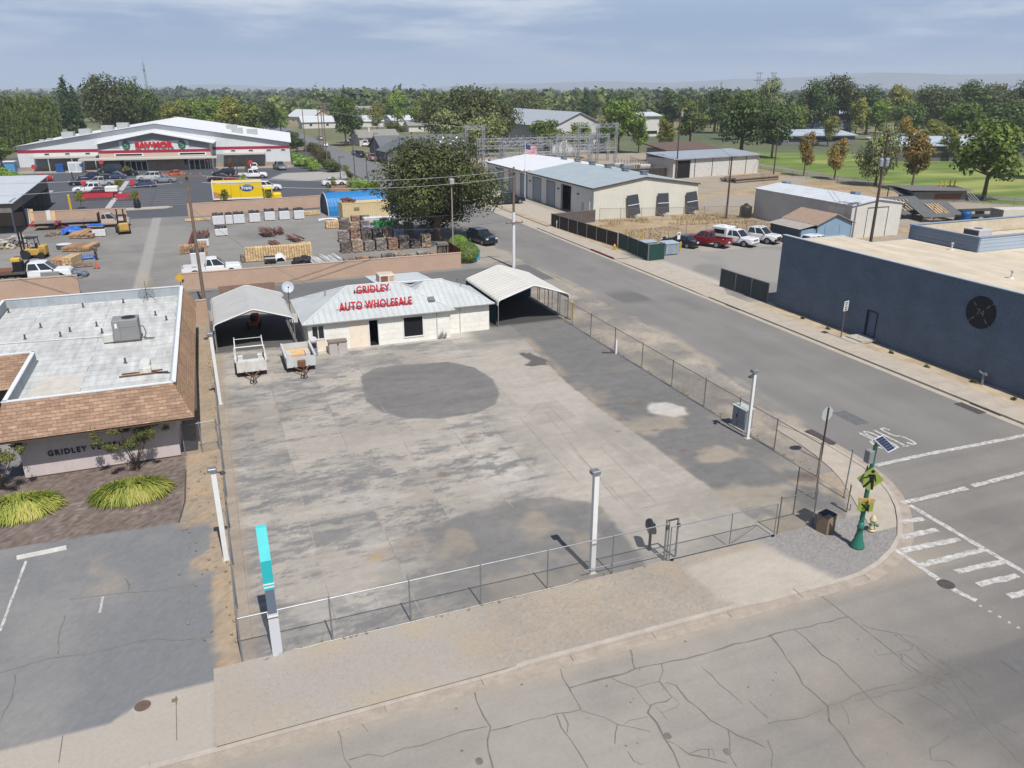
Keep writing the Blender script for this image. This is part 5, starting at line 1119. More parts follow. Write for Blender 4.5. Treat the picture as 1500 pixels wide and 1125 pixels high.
    if kind in ('pickup','crew') and 'nobed' not in opt:
        x0 = -L/2; x1 = xs[0]-.03
        p = [(x0,.5),(x0,1.13),(x1,1.15),(x1,.5)]+[(ra+(wr+.07)*math.cos(t*PI/8),wr+.02+(wr+.07)*math.sin(t*PI/8)) for t in range(1,8)]
        for s in (-1,1):
            b = MB(); b.ext(p,(0,s*W-(.07 if s>0 else 0),0),(1,0,0),(0,0,1),(0,.07,0)); b.build('bed_side', paint, o)
        b = MB(); b.box(x0+.05,x1,-W+.08,W-.08,.68,.74); b.box(x1-.05,x1,-W+.08,W-.08,.74,1.14); b.build('bed_floor', M('bed_liner',C(60,60,62),.8,.2,4), o)
        b = MB(); b.box(x0-.02,x0+.05,-W+.03,W-.03,.6,1.13); b.build('tailgate', paint, o)
    return o
pw, pr_, pk_ = paintm('white',(.66,.66,.66,1)), paintm('red',C(150,28,36)), paintm('black',(.012,.012,.016,1))
def at(a, b): return ((G(*a)[0]+G(*b)[0])/2,(G(*a)[1]+G(*b)[1])/2,.01)
# ------------------------------------------------------------------ cars by the dumpsters
vehicle('parked_car','black sedan parked nose in beside the grey dumpster','car',(54.6,82.6,.01),R_(118),'sedan',pk_)
vehicle('pickup_truck','dark red pickup truck parked tail out among the cars','pickup truck',(58.0,81.8,.01),R_(118),'pickup',pr_)
u = vehicle('utility_truck','white pickup with a white utility cap facing out beside the red pickup','pickup truck',(61.7,81.2,.01),R_(-68),'pickup',pw,None,('nobed',))
b = MB(); b.rbox(-2.9,-.66,-1.0,1.0,.62,2.1,.05); bx = b.build('utility_box',pw,u); b = MB(); b.box(-2.5,-1.0,-1.012,-1.0,1.3,1.8); b.build('box_window',GLASS,bx); b = MB(); b.rbox(-2.0,-1.4,-.3,.3,2.1,2.25,.04); b.build('roof_hatch',WHITE,bx)
u = vehicle('rescue_truck','white crew cab truck with light bar parked beside the blue shed','truck',(65.5,81.8,.01),R_(-66),'crew',paintm('white',(.66,.66,.66,1)))
b = MB(); b.rbox(.35,.65,-.6,.6,1.95,2.06,.03); b.build('light_bar',M('lightbar',C(200,205,215),.2,.1,6),u); b = MB(); b.box(2.95,3.06,-.95,.95,.45,.75); b.build('push_bar',BLACK,u)
x, y = G(1193,352,1.2); vehicle('parked_car','white utility vehicle half hidden behind the blue building','car',(x+1.2,y+.6,.01),R_(5),'suv',pw)
x, y = G(1206,350,.3); o = thing('tank_trailer','small white equipment trailer with tanks behind the blue building','trailer',(x+1.5,y+3.5,0),R_(20))
b = MB(); b.rbox(-1.1,1.1,-.7,.7,.5,1.3,.06); b.build('body',WHITE,o); b = MB(); b.rbox(-.6,.5,-.5,.5,1.3,2.1,.08); b.build('tank',WHITE,o); b = MB(); b.tube((-.9,0,1.3),(-.9,0,2.9),.07); b.ball((-.9,0,2.9),.14); b.build('mast',WHITE,o)
for s in (-.72,.6): b = MB(); b.tube((0,s,.35),(0,s+.15,.35),.35,n=14); b.build('wheel',RUBBER,o)
# dumpsters and enclosure
x, y = G(932,358); o = thing('dumpster','pale grey metal dumpster at the end of the green enclosure','dumpster',(50.6,78.9,.02),R_(2))
Mdm = M('dumpster_grey',C(160,172,182),.55,.1,2,grime=.1)
b = MB(); b.ext([(-.7,.1),(.55,.1),(.8,1.25),(-.8,1.35)],(-.9,0,0),(0,1,0),(0,0,1),(1.9,0,0)); b.build('bin',Mdm,o); b = MB(); b.cbox((.05,0,1.4),(2.0,1.7,.06),0,0,.05); b.build('lid',M('dumpster_lid',C(176,188,196),.5,.08,2),o)
b = MB(); b.box(-.95,-.9,-.4,.4,.5,.7); b.box(1.0,1.05,-.4,.4,.5,.7); b.build('lift_pocket',STEEL_D,o); b = MB(); b.box(.4,.8,-.72,-.70,.5,.9); b.build('notice_sticker',WHITE,o)
o = thing('dumpster','grey dumpster with a flat lid behind the green gate','dumpster',(48.6,80.6,.02),R_(2)); b = MB(); b.ext([(-.7,.1),(.7,.1),(.8,1.3),(-.8,1.3)],(-1,0,0),(0,1,0),(0,0,1),(2,0,0)); b.build('bin',Mdm,o); b = MB(); b.cbox((0,0,1.35),(2.1,1.7,.05)); b.build('lid',M('dumpster_lid',C(176,188,196),.5,.08,2),o)
GREEN = M('green_screen',C(34,74,66),.7,.1,1.5,grime=.1); BLK = M('brown_black_screen',C(66,56,50),.8,.14,1.5,grime=.12); GRS = M('grey_slat_screen',C(72,80,80),.7,.1,2,grime=.1)
def screen(name,label,pts,h,m,o=None,every=2.4,cat='fence'):
    o_ = (pts[0][0],pts[0][1],0); t = thing(name,label,cat,o_)
    for a, c in zip(pts[:-1],pts[1:]):
        d = Vector((c[0]-a[0],c[1]-a[1])); l = d.length; d.normalize(); n = Vector((-d.y,d.x))*.015
        b = MB(o_); k = max(1,int(l/.11)); 
        b.prism([(a[0]+n.x,a[1]+n.y),(a[0]-n.x,a[1]-n.y),(c[0]-n.x,c[1]-n.y),(c[0]+n.x,c[1]+n.y)],.05,h-.04); b.build('screen_panel',m,t)
        k = max(1,round(l/every))
        for i in range(k+1): b = MB(o_); x_, y_ = a[0]+d.x*l*i/k-n.x*2.6, a[1]+d.y*l*i/k-n.y*2.6; b.tube((x_,y_,0),(x_,y_,h+.04),.035,n=6); b.build('post',GALV,t)
        b = MB(o_); b.tube((a[0],a[1],h),(c[0],c[1],h),.025,n=6); b.build('top_rail',GALV,t)
    return t
screen('screen_fence','green slatted dumpster enclosure fence with gate at the driveway',[(46.9,84.4),(46.3,76.3),(48.5,76.5)],1.9,GREEN)
screen('screen_fence','dark brown screened fence running along the dirt strip',[(45.6,101.8),(46.85,84.6)],1.85,BLK)
screen('screen_fence','brown screened fence panel beside the metal garage',[(45.6,101.9),(53.2,103.2)],1.8,M('brown_mesh_screen',C(104,92,88),.8,.14,1.5))
screen('screen_fence','grey green slatted driveway fence beside the blue building',[(46.7,63.1),(47.0,56.2)],1.85,GRS)
for k, (px,py) in enumerate(((989,371),(996.5,367.5),(941,352.5))):
    x, y = G(px,py); o = thing('bollard',('yellow bollard beside the grey dumpster nearest the driveway','yellow bollard in front of the parking sign','yellow bollard behind the green enclosure')[k],'bollard',(x,y,.0),0,'yellow bollards by the dumpsters'); b = MB(); b.tube((0,0,0),(0,0,1.05),.09); b.ball((0,0,1.05),.09); b.build('pipe',YEL,o)
x, y = G(995,366); o = thing('parking_sign','small white parking sign on a post beside the black sedan','sign',(x+.1,y+.5,0)); b = MB(); b.tube((0,0,0),(0,0,2.2),.03); b.build('post',GALV,o); b = MB(); b.box(-.2,.2,-.05,-.035,1.2,2.1); b.build('plate',WHITE,o)
b = MB(); b.box(-.12,.12,-.054,-.05,1.7,1.95); b.build('symbol',M('sign_blue',C(60,100,170),.5,.1,5),o)
x, y = G(816,334.5); o = thing('marker_post','short white marker post in front of the dark screened fence','marker post',(x,y,0)); b = MB(); b.tube((0,0,0),(0,0,1.0),.13,n=10); b.ball((0,0,1.0),.13); b.build('post',WHITE,o)
x, y = G(1233,497); o = thing('speed_sign','white speed limit sign on a post along the sidewalk','sign',(45.25,45.1,.1),R_(16)); h = 3.0
b = MB(); b.box(-.04,.04,-.03,.03,0,h-.3); b.build('post',M('sign_post_grey',C(110,106,100),.6,.1,4),o); b = MB(); b.box(-.31,.31,-.05,-.035,h-.78,h); pl = b.build('plate',WHITE,o)
b = MB(); lettering(b,'SPEED',.44,.12,.004,(-.22,-.054,h-.19),(1,0,0),(0,0,1),0,.02); lettering(b,'LIMIT',.40,.12,.004,(-.20,-.054,h-.36),(1,0,0),(0,0,1),0,.02); lettering(b,'25',.40,.30,.004,(-.20,-.054,h-.72),(1,0,0),(0,0,1),0,.03); b.build('lettering',BLACK,pl)
# ------------------------------------------------------------------ blue fire hall
BB = (47.2,55.4,0); blue = thing('fire_hall','dark blue block building with flat tan roof and black cross emblem','building',BB)
M_bl = MBR('blue_block_wall', (.112,.145,.192,1), (.104,.135,.18,1), (.083,.108,.147,1), 'Y','Z', .8,.2,.012,.75,.11); M_bln = MBR('blue_block_wall_end', (.112,.145,.192,1), (.104,.135,.18,1), (.083,.108,.147,1), 'X','Z', .8,.2,.010,.75,.05)
HBZ = 6.35; b = MB(BB); wally(b,14,55.4,47.2,0,HBZ,[(43.72,44.72,.2,2.25)],.25); b.build('wall',M_bl,blue)
b = MB(BB); b.box(47.45,54,55.15,55.4,0,HBZ-.5); b.box(53.8,54,52,55.15,0,HBZ-.5); b.box(54,75,51.8,52,0,HBZ-.5); b.box(74.8,75,14,51.8,0,HBZ-.5); b.build('end_wall',M_bln,blue)
M_tr = M('tan_roof_membrane',C(216,202,178),.85,.08,.5)
nt = M_tr.node_tree; bb = nt.nodes['Principled BSDF']; tc = N(nt,'ShaderNodeTexCoord'); src = bb.inputs['Base Color'].links[0].from_socket; mp = N(nt,'ShaderNodeMapping'); mp.inputs['Scale'].default_value=(.9,.16,1); nt.links.new(tc.outputs['Object'],mp.inputs['Vector']); o1,_ = noise_col(nt,mp.outputs[0],src,.13,1.2,5); nt.links.new(o1,bb.inputs['Base Color'])
b = MB(BB); b.box(47.45,53.8,14,55.15,HBZ-.7,HBZ-.45); b.box(53.8,74.8,14,51.8,HBZ-.7,HBZ-.45); b.build('flat_roof',M_tr,blue)
b = MB(BB); b.box(47.12,47.5,14,55.45,HBZ,HBZ+.06); b.box(47.5,54.05,55.1,55.45,HBZ-.5,HBZ-.44); b.build('coping',M('coping_pale',C(196,200,204),.5,.06,2),blue)
b = MB(BB); b.box(47.3,47.36,43.76,44.68,.22,2.23); dd = b.build('door',M('door_blue',(.078,.116,.182,1),.5,.05,2),blue); b = MB(BB); b.box(47.15,47.26,43.68,43.75,.2,2.3); b.box(47.15,47.26,44.69,44.76,.2,2.3); b.box(47.15,47.26,43.75,44.69,2.24,2.31); b.build('door_frame',M('frame_black',(.012,.016,.024,1),.5,.1,3),blue); b = MB(BB); b.cbox((47.27,43.9,1.2),(.06,.1,.05)); b.build('handle',GALV,dd)
ey, ez, er = 35.35, 4.52, 1.1                                # maltese cross emblem
M_eb = M('emblem_black',(.008,.008,.011,1),.6,.1,3); M_eg = M('emblem_grey',(.13,.14,.16,1),.6,.1,3)
b = MB(BB)
pts = []
for k in range(4):
    a0 = k*PI/2
    for t in (-.72,-.5,-.25,0,.25,.5,.72): pts.append((er*(1.0-.0*abs(t))*math.cos(a0+t), er*math.sin(a0+t)))
    pts.append((er*.80*math.cos(a0+PI/4), er*.80*math.sin(a0+PI/4)))
b.ext(pts,(47.2,ey,ez),(0,-1,0),(0,0,1),(-.04,0,0)); em = b.build('emblem',M_eb,blue)
b = MB(BB)
for k in range(4):
    a = PI/4+k*PI/2; b.ext([(.52*math.cos(a)-.035*math.sin(a),.52*math.sin(a)+.035*math.cos(a)),(.52*math.cos(a)+.035*math.sin(a),.52*math.sin(a)-.035*math.cos(a)),(.86*math.cos(a)+.035*math.sin(a),.86*math.sin(a)-.035*math.cos(a)),(.86*math.cos(a)-.035*math.sin(a),.86*math.sin(a)+.035*math.cos(a))],(47.155,ey,ez),(0,-1,0),(0,0,1),(-.01,0,0))
lettering(b,'74',.56,.44,.012,(47.15,ey+.28,ez-.22),(0,-1,0),(0,0,1),0,.0); b.build('emblem_mark',M_eg,em)
ux0, ux1, uy0, uy1, uz = 58.2, 69, 45.1, 52.05, HBZ+.75       # raised parapet of the rear roof
UB = BB; M_up = MBR('blue_lap_siding', (.16,.2,.27,1),(.15,.19,.26,1),(.11,.14,.2,1), 'Y','Z', 6,.3,.012,.6,.06); M_upl = MR('pale_blue_siding',C(178,192,206),'Z',.3,.5,0,.05,.02,.06)
b = MB(UB); b.box(ux0,ux0+.2,uy0,uy1,HBZ-.45,uz); b.box(ux0+.2,ux1+9,uy1-.2,uy1,HBZ-.45,uz); b.build('upper_parapet',M_up,blue)
b = MB(UB); b.box(ux0+.2,ux1+9,uy0,uy0+.2,HBZ-.45,uz); b.build('upper_parapet_front',M_upl,blue)
b = MB(UB); b.box(ux0+.202,ux0+.22,uy0+.2,uy1-.2,HBZ-.4,uz-.05); b.box(ux0+.22,ux1+9,uy1-.22,uy1-.203,HBZ-.4,uz-.05); b.build('parapet_lining',M_tr,blue)
b = MB(UB); b.box(ux0-.06,ux0+.26,uy0-.06,uy1+.06,uz,uz+.07); b.box(ux0+.26,ux1+9,uy1-.26,uy1+.06,uz,uz+.07); b.box(ux0+.26,ux1+9,uy0-.06,uy0+.26,uz,uz+.07); b.build('upper_coping',M('coping_blue',C(150,166,184),.5,.06,2),blue)
b = MB(UB); b.box(ux0-.003,ux0,46.5,51,HBZ-.1,HBZ-.04); b.build('drip_line',M('seam_grey',C(110,112,112),.6,.1,3),blue)
for k,(px,py) in enumerate(((1393.5,366),(1481,408))):
    x, y = G(px,py,HBZ-.45); b = MB(BB); b.lathe([(.22,0),(.1,.12),(.07,.14),(.07,.5),(.12,.5),(.12,.6)],(x,y,HBZ-.46),10); b.build('roof_vent',WHITED,blue)
x, y = 62.7, 48.9; o = thing('rooftop_unit','pale rooftop cooler box inside the raised blue parapet','air conditioner',(x,y,HBZ-.44)); b = MB(); b.rbox(-.8,.8,-.8,.8,.1,1.1,.04); b.build('body',M('unit_pale',C(206,204,208),.5,.06,2),o); b = MB(); b.box(-.82,-.80,-.7,.7,.25,1.0); b.build('louvre',M('louvre_dark',C(72,76,88),.6,.1,6),o); b = MB(); b.lathe([(.35,1.1),(.35,1.13)],(0,0,0),16); b.build('fan_grille',STEEL_D,o); b = MB(); b.box(-.9,.9,-.9,.9,0,.1); b.build('curb',WHITED,o)
o = thing('door_steps','concrete landing and steps at the blue door','steps',(47.0,44.2,.08)); b = MB(); b.box(-1.3,.16,-.8,.9,0,.18); b.build('landing',CONC,o); b = MB(); b.box(-1.9,-1.3,-.9,1.0,-.02,.09); b.build('step',CONC,o)
x, y = G(1446,562); o = thing('standpipe','grey twin headed fire standpipe in front of the blue wall','standpipe',(46.7,y,.05)); b = MB(); b.tube((0,0,0),(0,0,.75),.08); b.tube((0,-.22,.7),(0,.22,.7),.07); b.build('pipe',GALV,o)
for s in (-.22,.22): b = MB(); b.tube((0,s,.7),(-.16,s,.86),.08,n=10); b.build('inlet_cap',M_chr,o)
# ------------------------------------------------------------------ metal garage with bay doors
GB = (53.9,105.2,0); gar = thing('metal_garage','long cream metal garage with grey bay doors and pale gable roof','building',GB)
M_gw = MR('cream_ribbed_wall',(.56,.56,.52,1),'Y',.3,.6,0,.05,.03,.06); M_gwe = MR('cream_ribbed_gable',C(236,233,218),'X',.3,.6,0,.05,.03,.06)
gx0,gx1,gy0,gy1,gz,gp_ = 53.9,72.0,105.2,152.,4.6,5.95; xm = 62.6
doors = [(113.1,116.6,0,3.95),(119.2,122.5,0,3.95),(125.0,128.5,0,3.95),(131.2,134.4,0,3.95),(137.0,140.3,0,3.95),(143,146.2,0,3.95)]
b = MB(GB); wally(b,gy0,gy1,gx0,0,gz,doors,.2); b.box(gx1-.2,gx1,gy0,gy1,0,gz); b.build('wall',M_gw,gar)
b = MB(GB); b.ext([(gx0+.2,0),(gx1-.2,0),(gx1-.2,gz),(xm,gp_-.05),(gx0+.2,gz)],(0,gy0,0),(1,0,0),(0,0,1),(0,.2,0)); b.build('gable_wall',M_gwe,gar); b = MB(GB); b.ext([(gx0+.2,0),(gx1-.2,0),(gx1-.2,gz),(xm,gp_-.05),(gx0+.2,gz)],(0,gy1-.2,0),(1,0,0),(0,0,1),(0,.2,0)); b.build('gable_wall',M_gwe,gar)
M_gr = MR('grey_blue_sheet_roof',C(178,190,194),'Y',.6,.5,0,.07,.02,.05); M_grw = MR('white_sheet_roof',C(240,241,242),'Y',.6,.5,0,.04,.02,.03)
ym = 131
def slope(mb,y0,y1,m=0,t=.08):
    for xa,za,xb,zb in ((gx0-.25,gz,xm,gp_),(xm,gp_,gx1+.25,gz)):
        mb.add([(xa,y0,za),(xb,y0,zb),(xb,y1,zb),(xa,y1,za),(xa,y0,za-t),(xb,y0,zb-t),(xb,y1,zb-t),(xa,y1,za-t)],[(0,1,2,3),(7,6,5,4),(0,4,5,1),(3,2,6,7),(0,3,7,4),(1,5,6,2)],m)
b = MB(GB); slope(b,gy0-.2,ym); rf_ = b.build('roof',M_gr,gar); b = MB(GB); slope(b,ym,gy1+.2); b.build('roof_white',M_grw,gar)
M_gt = M('garage_trim',C(96,84,76),.6,.1,2)
b = MB(GB); b.box(gx0-.3,gx0-.2,gy0-.22,gy1+.2,gz-.2,gz+.0)
for xa,za,xb,zb in ((gx0-.25,gz,xm,gp_),(xm,gp_,gx1+.25,gz)): b.add([(xa,gy0-.24,za-.2),(xb,gy0-.24,zb-.2),(xb,gy0-.24,zb+.02),(xa,gy0-.24,za+.02),(xa,gy0-.2,za-.2),(xb,gy0-.2,zb-.2),(xb,gy0-.2,zb+.02),(xa,gy0-.2,za+.02)],[(0,1,2,3),(4,7,6,5),(3,2,6,7),(0,4,5,1)])
b.build('fascia',M_gt,gar)
M_dg = MR('roller_door_grey',C(150,162,172),'Z',.28,.5,0,.04,.02,.05)
for i,d in enumerate(doors):
    if i == 0:
        b = MB(GB); b.box(gx0+1.2,gx0+1.25,d[0],d[1],0,3.95); b.build('bay_shade_sheet',DARKV,gar)  # near-black sheet inside the bay, indoor shade put into its colour
    else:
        b = MB(GB); b.box(gx0+.1,gx0+.16,d[0],d[1],0,3.95); b.build('bay_door',M_dg,gar)
    b = MB(GB); b.box(gx0-.03,gx0+.0,d[1],d[1]+.12,0,3.98); b.box(gx0-.03,gx0,d[0]-.12,d[0],0,3.98); b.box(gx0-.03,gx0,d[0],d[1],3.95,4.07); b.build('door_frame',M_gt,gar)
b = MB(GB); b.box(gx0-.03,gx0,108.3,109.2,0,2.1); b.build('side_door',M('door_pale_blue',C(168,188,206),.5,.05,2),gar)
for y in (110.3,117.6,129.6): b = MB(GB); b.cbox((gx0-.15,y,3.2),(.28,.2,.2)); b.build('wall_lamp',STEEL_D,gar)
b = MB(GB); b.tube((gx0-.1,106.2,0),(gx0-.1,106.2,3.0),.06); b.build('standpipe',WHITE,gar)
for k in range(6):
    y = 110.5+k*6.0; b = MB(GB); b.box(xm+2.2,xm+3.2,y-.4,y+.4,5.5,5.75); b.cbox((xm+2.7,y,6.0),(1.0,.9,.35)); b.cbox((xm+2.7,y,6.22),(1.2,1.05,.06)); b.build('ridge_ventilator',M('vent_grey',C(120,130,136),.5,.1,3),rf_)
for (px,py),nm in (((920,318),'solar panel pair leaning at the left of the garage gable'),((968,318),'solar panel pair leaning at the middle of the garage gable'),((1018,313),'solar panel pair leaning at the right corner of the garage gable')):
    x, y = G(px,py); x = {920:60.6,968:65.6,1018:71.0}[px]; o = thing('solar_panel',nm,'solar panel',(x,104.2,0),R_(0),'solar panels on the garage gable'); tl = {920:-.10,968:0,1018:-.10}[px]
    for z0 in (.55,2.05):
        b = MB(); b.M = Matrix.Rotation(tl,4,'Y') @ Matrix.Rotation(R_(-12),4,'X'); b.box(-.95,.95,0,.05,z0,z0+1.42); b.build('panel',M('solar_dark',C(70,72,78),.35,.1,4),o)
    b = MB(); b.M = Matrix.Rotation(tl,4,'Y') @ Matrix.Rotation(R_(-12),4,'X'); b.box(-.97,.97,-.01,.04,1.97,2.05); b.tube((-.7,.1,.3),(-.7,.1,3.3),.03); b.build('mount_rail',WHITE,o); b = MB(); b.box(-.3,.3,-.5,.5,0,.35); b.build('ballast',CONC,o)
x, y = G(771,293); o = thing('flag_pole','white flagpole flying a striped flag beside the garage','flagpole',(52.6,y,0)); h = HT(52.6,y,210)
b = MB(); b.tube((0,0,0),(0,0,h),.07,.05); b.ball((0,0,h+.05),.1); b.build('pole',WHITE,o); b = MB(); b.lathe([(.3,0),(.2,.1),(.12,.15)],(0,0,0),10); b.build('base',CONC,o)
b = MB(); nx_, nz_ = 14, 13; W_f, H_f = 2.3, 1.5
def fpnt(i,j): u = i/nx_; return (.07+W_f*u*.93, .18*math.sin(u*7+j*.18)*u, h-.15-H_f*j/nz_-.45*u*u-.12*math.sin(u*5))
for i in range(nx_):
    for j in range(nz_): b.add([fpnt(i,j),fpnt(i+1,j),fpnt(i+1,j+1),fpnt(i,j+1)],[(0,1,2,3)], 2 if (i<6 and j<7) else j%2)
b.build('flag',[M('flag_red',C(200,60,76),.8,.08,3),M('flag_white',C(228,226,228),.8,.05,3),M('flag_blue',C(60,72,120),.8,.08,3)],o)
# ------------------------------------------------------------------ sheds
def gable(name,label,cat,x0,x1,y0,y1,ze,zp,axis,wm,em,rm,over=.2,o=None,trim=None):
    """axis 'Y': ridge along y"""
    o = o or (x0,y0,0); t = thing(name,label,cat,o); xm, ym = (x0+x1)/2,(y0+y1)/2; b = MB(o); th=.15
    if axis=='Y':
        b.box(x0,x0+th,y0,y1,0,ze); b.build('side_wall',wm,t); b = MB(o); b.box(x1-th,x1,y0,y1,0,ze); b.build('side_wall',wm,t); b = MB(o)
        for y in (y0,y1-th): b = MB(o); b.ext([(x0+th,0),(x1-th,0),(x1-th,ze),(xm,zp-.04),(x0+th,ze)],(0,y,0),(1,0,0),(0,0,1),(0,th,0)); b.build('gable_wall',em,t)
        S=[((x0-over,ze-.02),(xm,zp)),((xm,zp),(x1+over,ze-.02))]; b = MB(o)
        for (xa,za),(xb,zb) in S: b.add([(xa,y0-over,za),(xb,y0-over,zb),(xb,y1+over,zb),(xa,y1+over,za)]+[(xa,y0-over,za-.1),(xb,y0-over,zb-.1),(xb,y1+over,zb-.1),(xa,y1+over,za-.1)],[(0,1,2,3),(7,6,5,4),(0,4,5,1),(3,2,6,7),(0,3,7,4),(1,5,6,2)])
    b.build('roof',rm,t); return t
M_sw = MR('grey_shed_wall',(.45,.44,.42,1),'Y',.3,.6,0,.06,.03,.05); M_se = MR('cream_shed_gable',C(230,227,216),'X',.3,.6,0,.06,.03,.06); M_sr = MR('pale_shed_roof',C(222,226,228),'Y',1.2,.5,0,.08,.03,.14)
t = gable('metal_shed','pale metal shed with cream gable behind the blue fire hall','shed',77.8,86.3,79,98.6,4.35,4.95,'Y',M_sw,M_se,M_sr,o=(77.8,79,0))
b = MB((77.8,79,0)); b.box(80.4,80.48,78.96,79,0,3.9); b.box(83.9,83.98,78.96,79,0,3.9); b.box(80.48,83.9,78.96,79,3.8,3.9); b.build('sliding_door',STEEL_D,t); b = MB((77.8,79,0)); b.box(77.74,77.8,80.2,83.4,2.7,3.9); b.build('wall_board',WHITED,t); b = MB((77.8,79,0)); b.box(77.72,77.8,79.1,85.5,2.3,2.45); b.build('door_track',BLACK,t)
for px,py in ((1152,268),(1253,283)): x,y=G(px,py,4.9); b = MB((77.8,79,0)); b.rbox(x-.5,x+.5,y-.5,y+.5,4.6,5.15,.05); b.build('roof_vent',M('vent_blue',C(120,140,160),.5,.1,3),t)
x, y = G(1101,308); o = thing('water_tank','round black tank at the corner of the pale shed','tank',(76.6,98.9,0)); b = MB(); b.lathe([(.9,0),(.9,1.5),(.8,1.7),(.3,1.9),(.25,2.0)],(0,0,0),16); b.build('body',BLACK,o,True); b = MB(); b.lathe([(.3,2.0),(.3,2.06)],(0,0,0),10); b.build('lid',RUBBER,o)
M_bs = M('shed_blue',C(78,92,108),.7,.06,2); M_bsl = MR('shed_light_blue',C(150,178,200),'X',.25,.6,0,.06,.03,.08); M_br = M('shed_roof_brown',C(172,148,128),.85,.12,2)
SBx=(71.0,77.2,0); t = gable('garden_shed','small blue shed with brown gable roof and light blue front','shed',71.0,76.6,77.4,83.5,2.5,3.7,'Y',M_bs,M_bsl,M_br,.3,SBx)
b = MB(SBx); b.box(68.6,71,77.6,83.2,0,2.0); b.build('lean_to_wall',M_bs,t); b = MB(SBx); b.add([(68.3,77.3,2.05),(70.75,77.3,2.45),(70.75,83.5,2.45),(68.3,83.5,2.05)],[(0,1,2,3)]); b.build('lean_to_roof',M('lean_to_roof',C(178,168,158),.85,.1,2),t)
for z0 in (0,): b = MB(SBx); b.box(68.7,71.0,77.5,77.6,0,2.0); b.box(72.3,72.36,77.35,77.4,0,2.3); b.box(74.6,74.66,77.35,77.4,0,2.3); b.build('front_board',M_bsl,t)
# ------------------------------------------------------------------ block walls round the lumber yard
M_bw = MBR('tan_block_wall', C(206,176,154), C(202,172,150), C(190,162,142), 'X','Z', .4,.2,.008,.85,.06); M_bwy = MBR('tan_block_wall_y', C(206,176,154), C(202,172,150), C(190,162,142), 'Y','Z', .4,.2,.008,.85,.06)
def blockwall(label, a, c, h, t=.2, m=None):
    o = thing('block_wall', label, 'wall', (a[0],a[1],0)); d = Vector((c[0]-a[0],c[1]-a[1])); l = d.length; o.rotation_euler[2] = math.atan2(d.y,d.x)
    b = MB(); b.box(0,l,0,t,0,h-.08); b.build('wall', m or M_bw, o); b = MB(); b.box(-.02,l+.02,-.03,t+.03,h-.08,h); b.build('cap', M('wall_cap',C(208,182,160),.9,.08,2), o); return o
blockwall('long tan block wall at the alley in front of the lumber yard',(-3.0,80.7),(25.4,80.7),1.7)
blockwall('tan block wall of the yard behind the clinic roof',(-46,83.0),(-12.1,82.4),1.95)
blockwall('tan block wall at the back of the yard behind the tan flatbed',(-45,131.5),(-10.9,129.2),1.9)
blockwall('tan block wall at the back of the yard in front of the yellow truck',(-2.5,130.2),(21.5,133.6),1.95)
blockwall('short tan wall end between the clinic and the grey carport',(-1.9,68.4),(-.9,68.5),1.9)
o = thing('board_fence','brown board fence panel behind the grey carport','fence',(0.2,72.0,0)); b = MB()
for i in range(24): b.box(i*.2,i*.2+.19,0,.03+.008*(i%2),.05,2.1)
b.build('boards',M('brown_boards',C(150,122,108),.9,.15,3),o); b = MB(); b.box(0,4.8,.04,.1,.5,.6); b.build('rail',WOOD,o); b = MB(); b.box(0,4.8,.04,.1,1.6,1.7); b.build('rail',WOOD,o)
o = thing('board_fence','red brown board fence at the street end of the stone pallets','fence',(25.5,81.0,0)); b = MB()
for i in range(36): b.box(-.03,.008*(i%2),i*.2,i*.2+.19,.05,2.0)
b.build('boards',M('redwood_boards',C(128,70,48),.9,.2,3),o); b = MB(); b.box(.01,.07,0,7.2,1.5,1.6); b.build('rail',WOOD,o)
x, y = G(264,423); o = thing('warning_sign','yellow diamond warning sign at the end of the long tan wall','sign',(-3.15,80.5,0)); b = MB(); b.tube((0,0,0),(0,0,1.6),.03); b.build('post',STEEL_D,o); b = MB(); b.ext([(0,-.42),(.42,0),(0,.42),(-.42,0)],(0,-.04,1.35),(1,0,0),(0,0,1),(0,-.02,0)); b.build('plate',YEL,o)
# ------------------------------------------------------------------ utility poles, wires
M_pole = M('pole_timber',C(132,114,98),.9,.2,3); M_poled = M('pole_timber_dark',C(92,74,66),.9,.2,3); M_ins = M('insulator',C(150,140,136),.4,.1,4)
POLES = {}
def upole(key, label, x, y, h, arms=(), tf=0, m=None, r=.16, rz=0.0, white=0, group='utility poles'):
    m = m or M_pole; o = thing('utility_pole', label, 'utility pole', (x,y,0), rz, group)
    b = MB(); b.tube((0,0,max(0,white)),(0,0,h),r-(.02 if white else 0),r*.65,n=9); b.build('pole',m,o)
    if white: b = MB(); b.tube((0,0,0),(0,0,white),r+.02,r,n=10); b.build('white_sleeve',WHITE,o)
    for z, L in arms:
        b = MB(); b.box(-L/2,L/2,-r-.1,-r,z-.06,z+.06); b.build('crossarm',m,o)
        for i in range(4): u = -L/2+.1+(L-.2)*i/3; b = MB(); b.lathe([(.04,.06),(.06,.1),(.06,.16),(.03,.24)],(u,-r-.05,z),6); b.build('insulator',M_ins,o)
    for k in range(tf):
        a = k*PI/2+.4; b = MB(); b.lathe([(.2,0),(.27,.04),(.27,.85),(.2,.95),(.06,1.0),(.06,1.2)],(.48*math.cos(a),.48*math.sin(a)-.1,h-4.2),12); b.build('transformer',M('transformer_grey',C(160,164,170),.5,.08,3),o)
    POLES[key] = (x,y,h); return o
upole('A','leaning brown utility pole in front of the white pickup',-1.1,72.1,11.9,[(11.6,2.4)],0)
upole('B','utility pole with a white sleeve at the street by the cream carport',30.8,78.7,10.7,[(10.2,2.4),(4.9,2.0)],0,white=6.0)
upole('C','tall dark utility pole with transformers behind the blue fire hall',78.7,76.0,13.6,[(13.2,1.2),(11.3,3.0)],3,M_poled,.2,R_(-20))
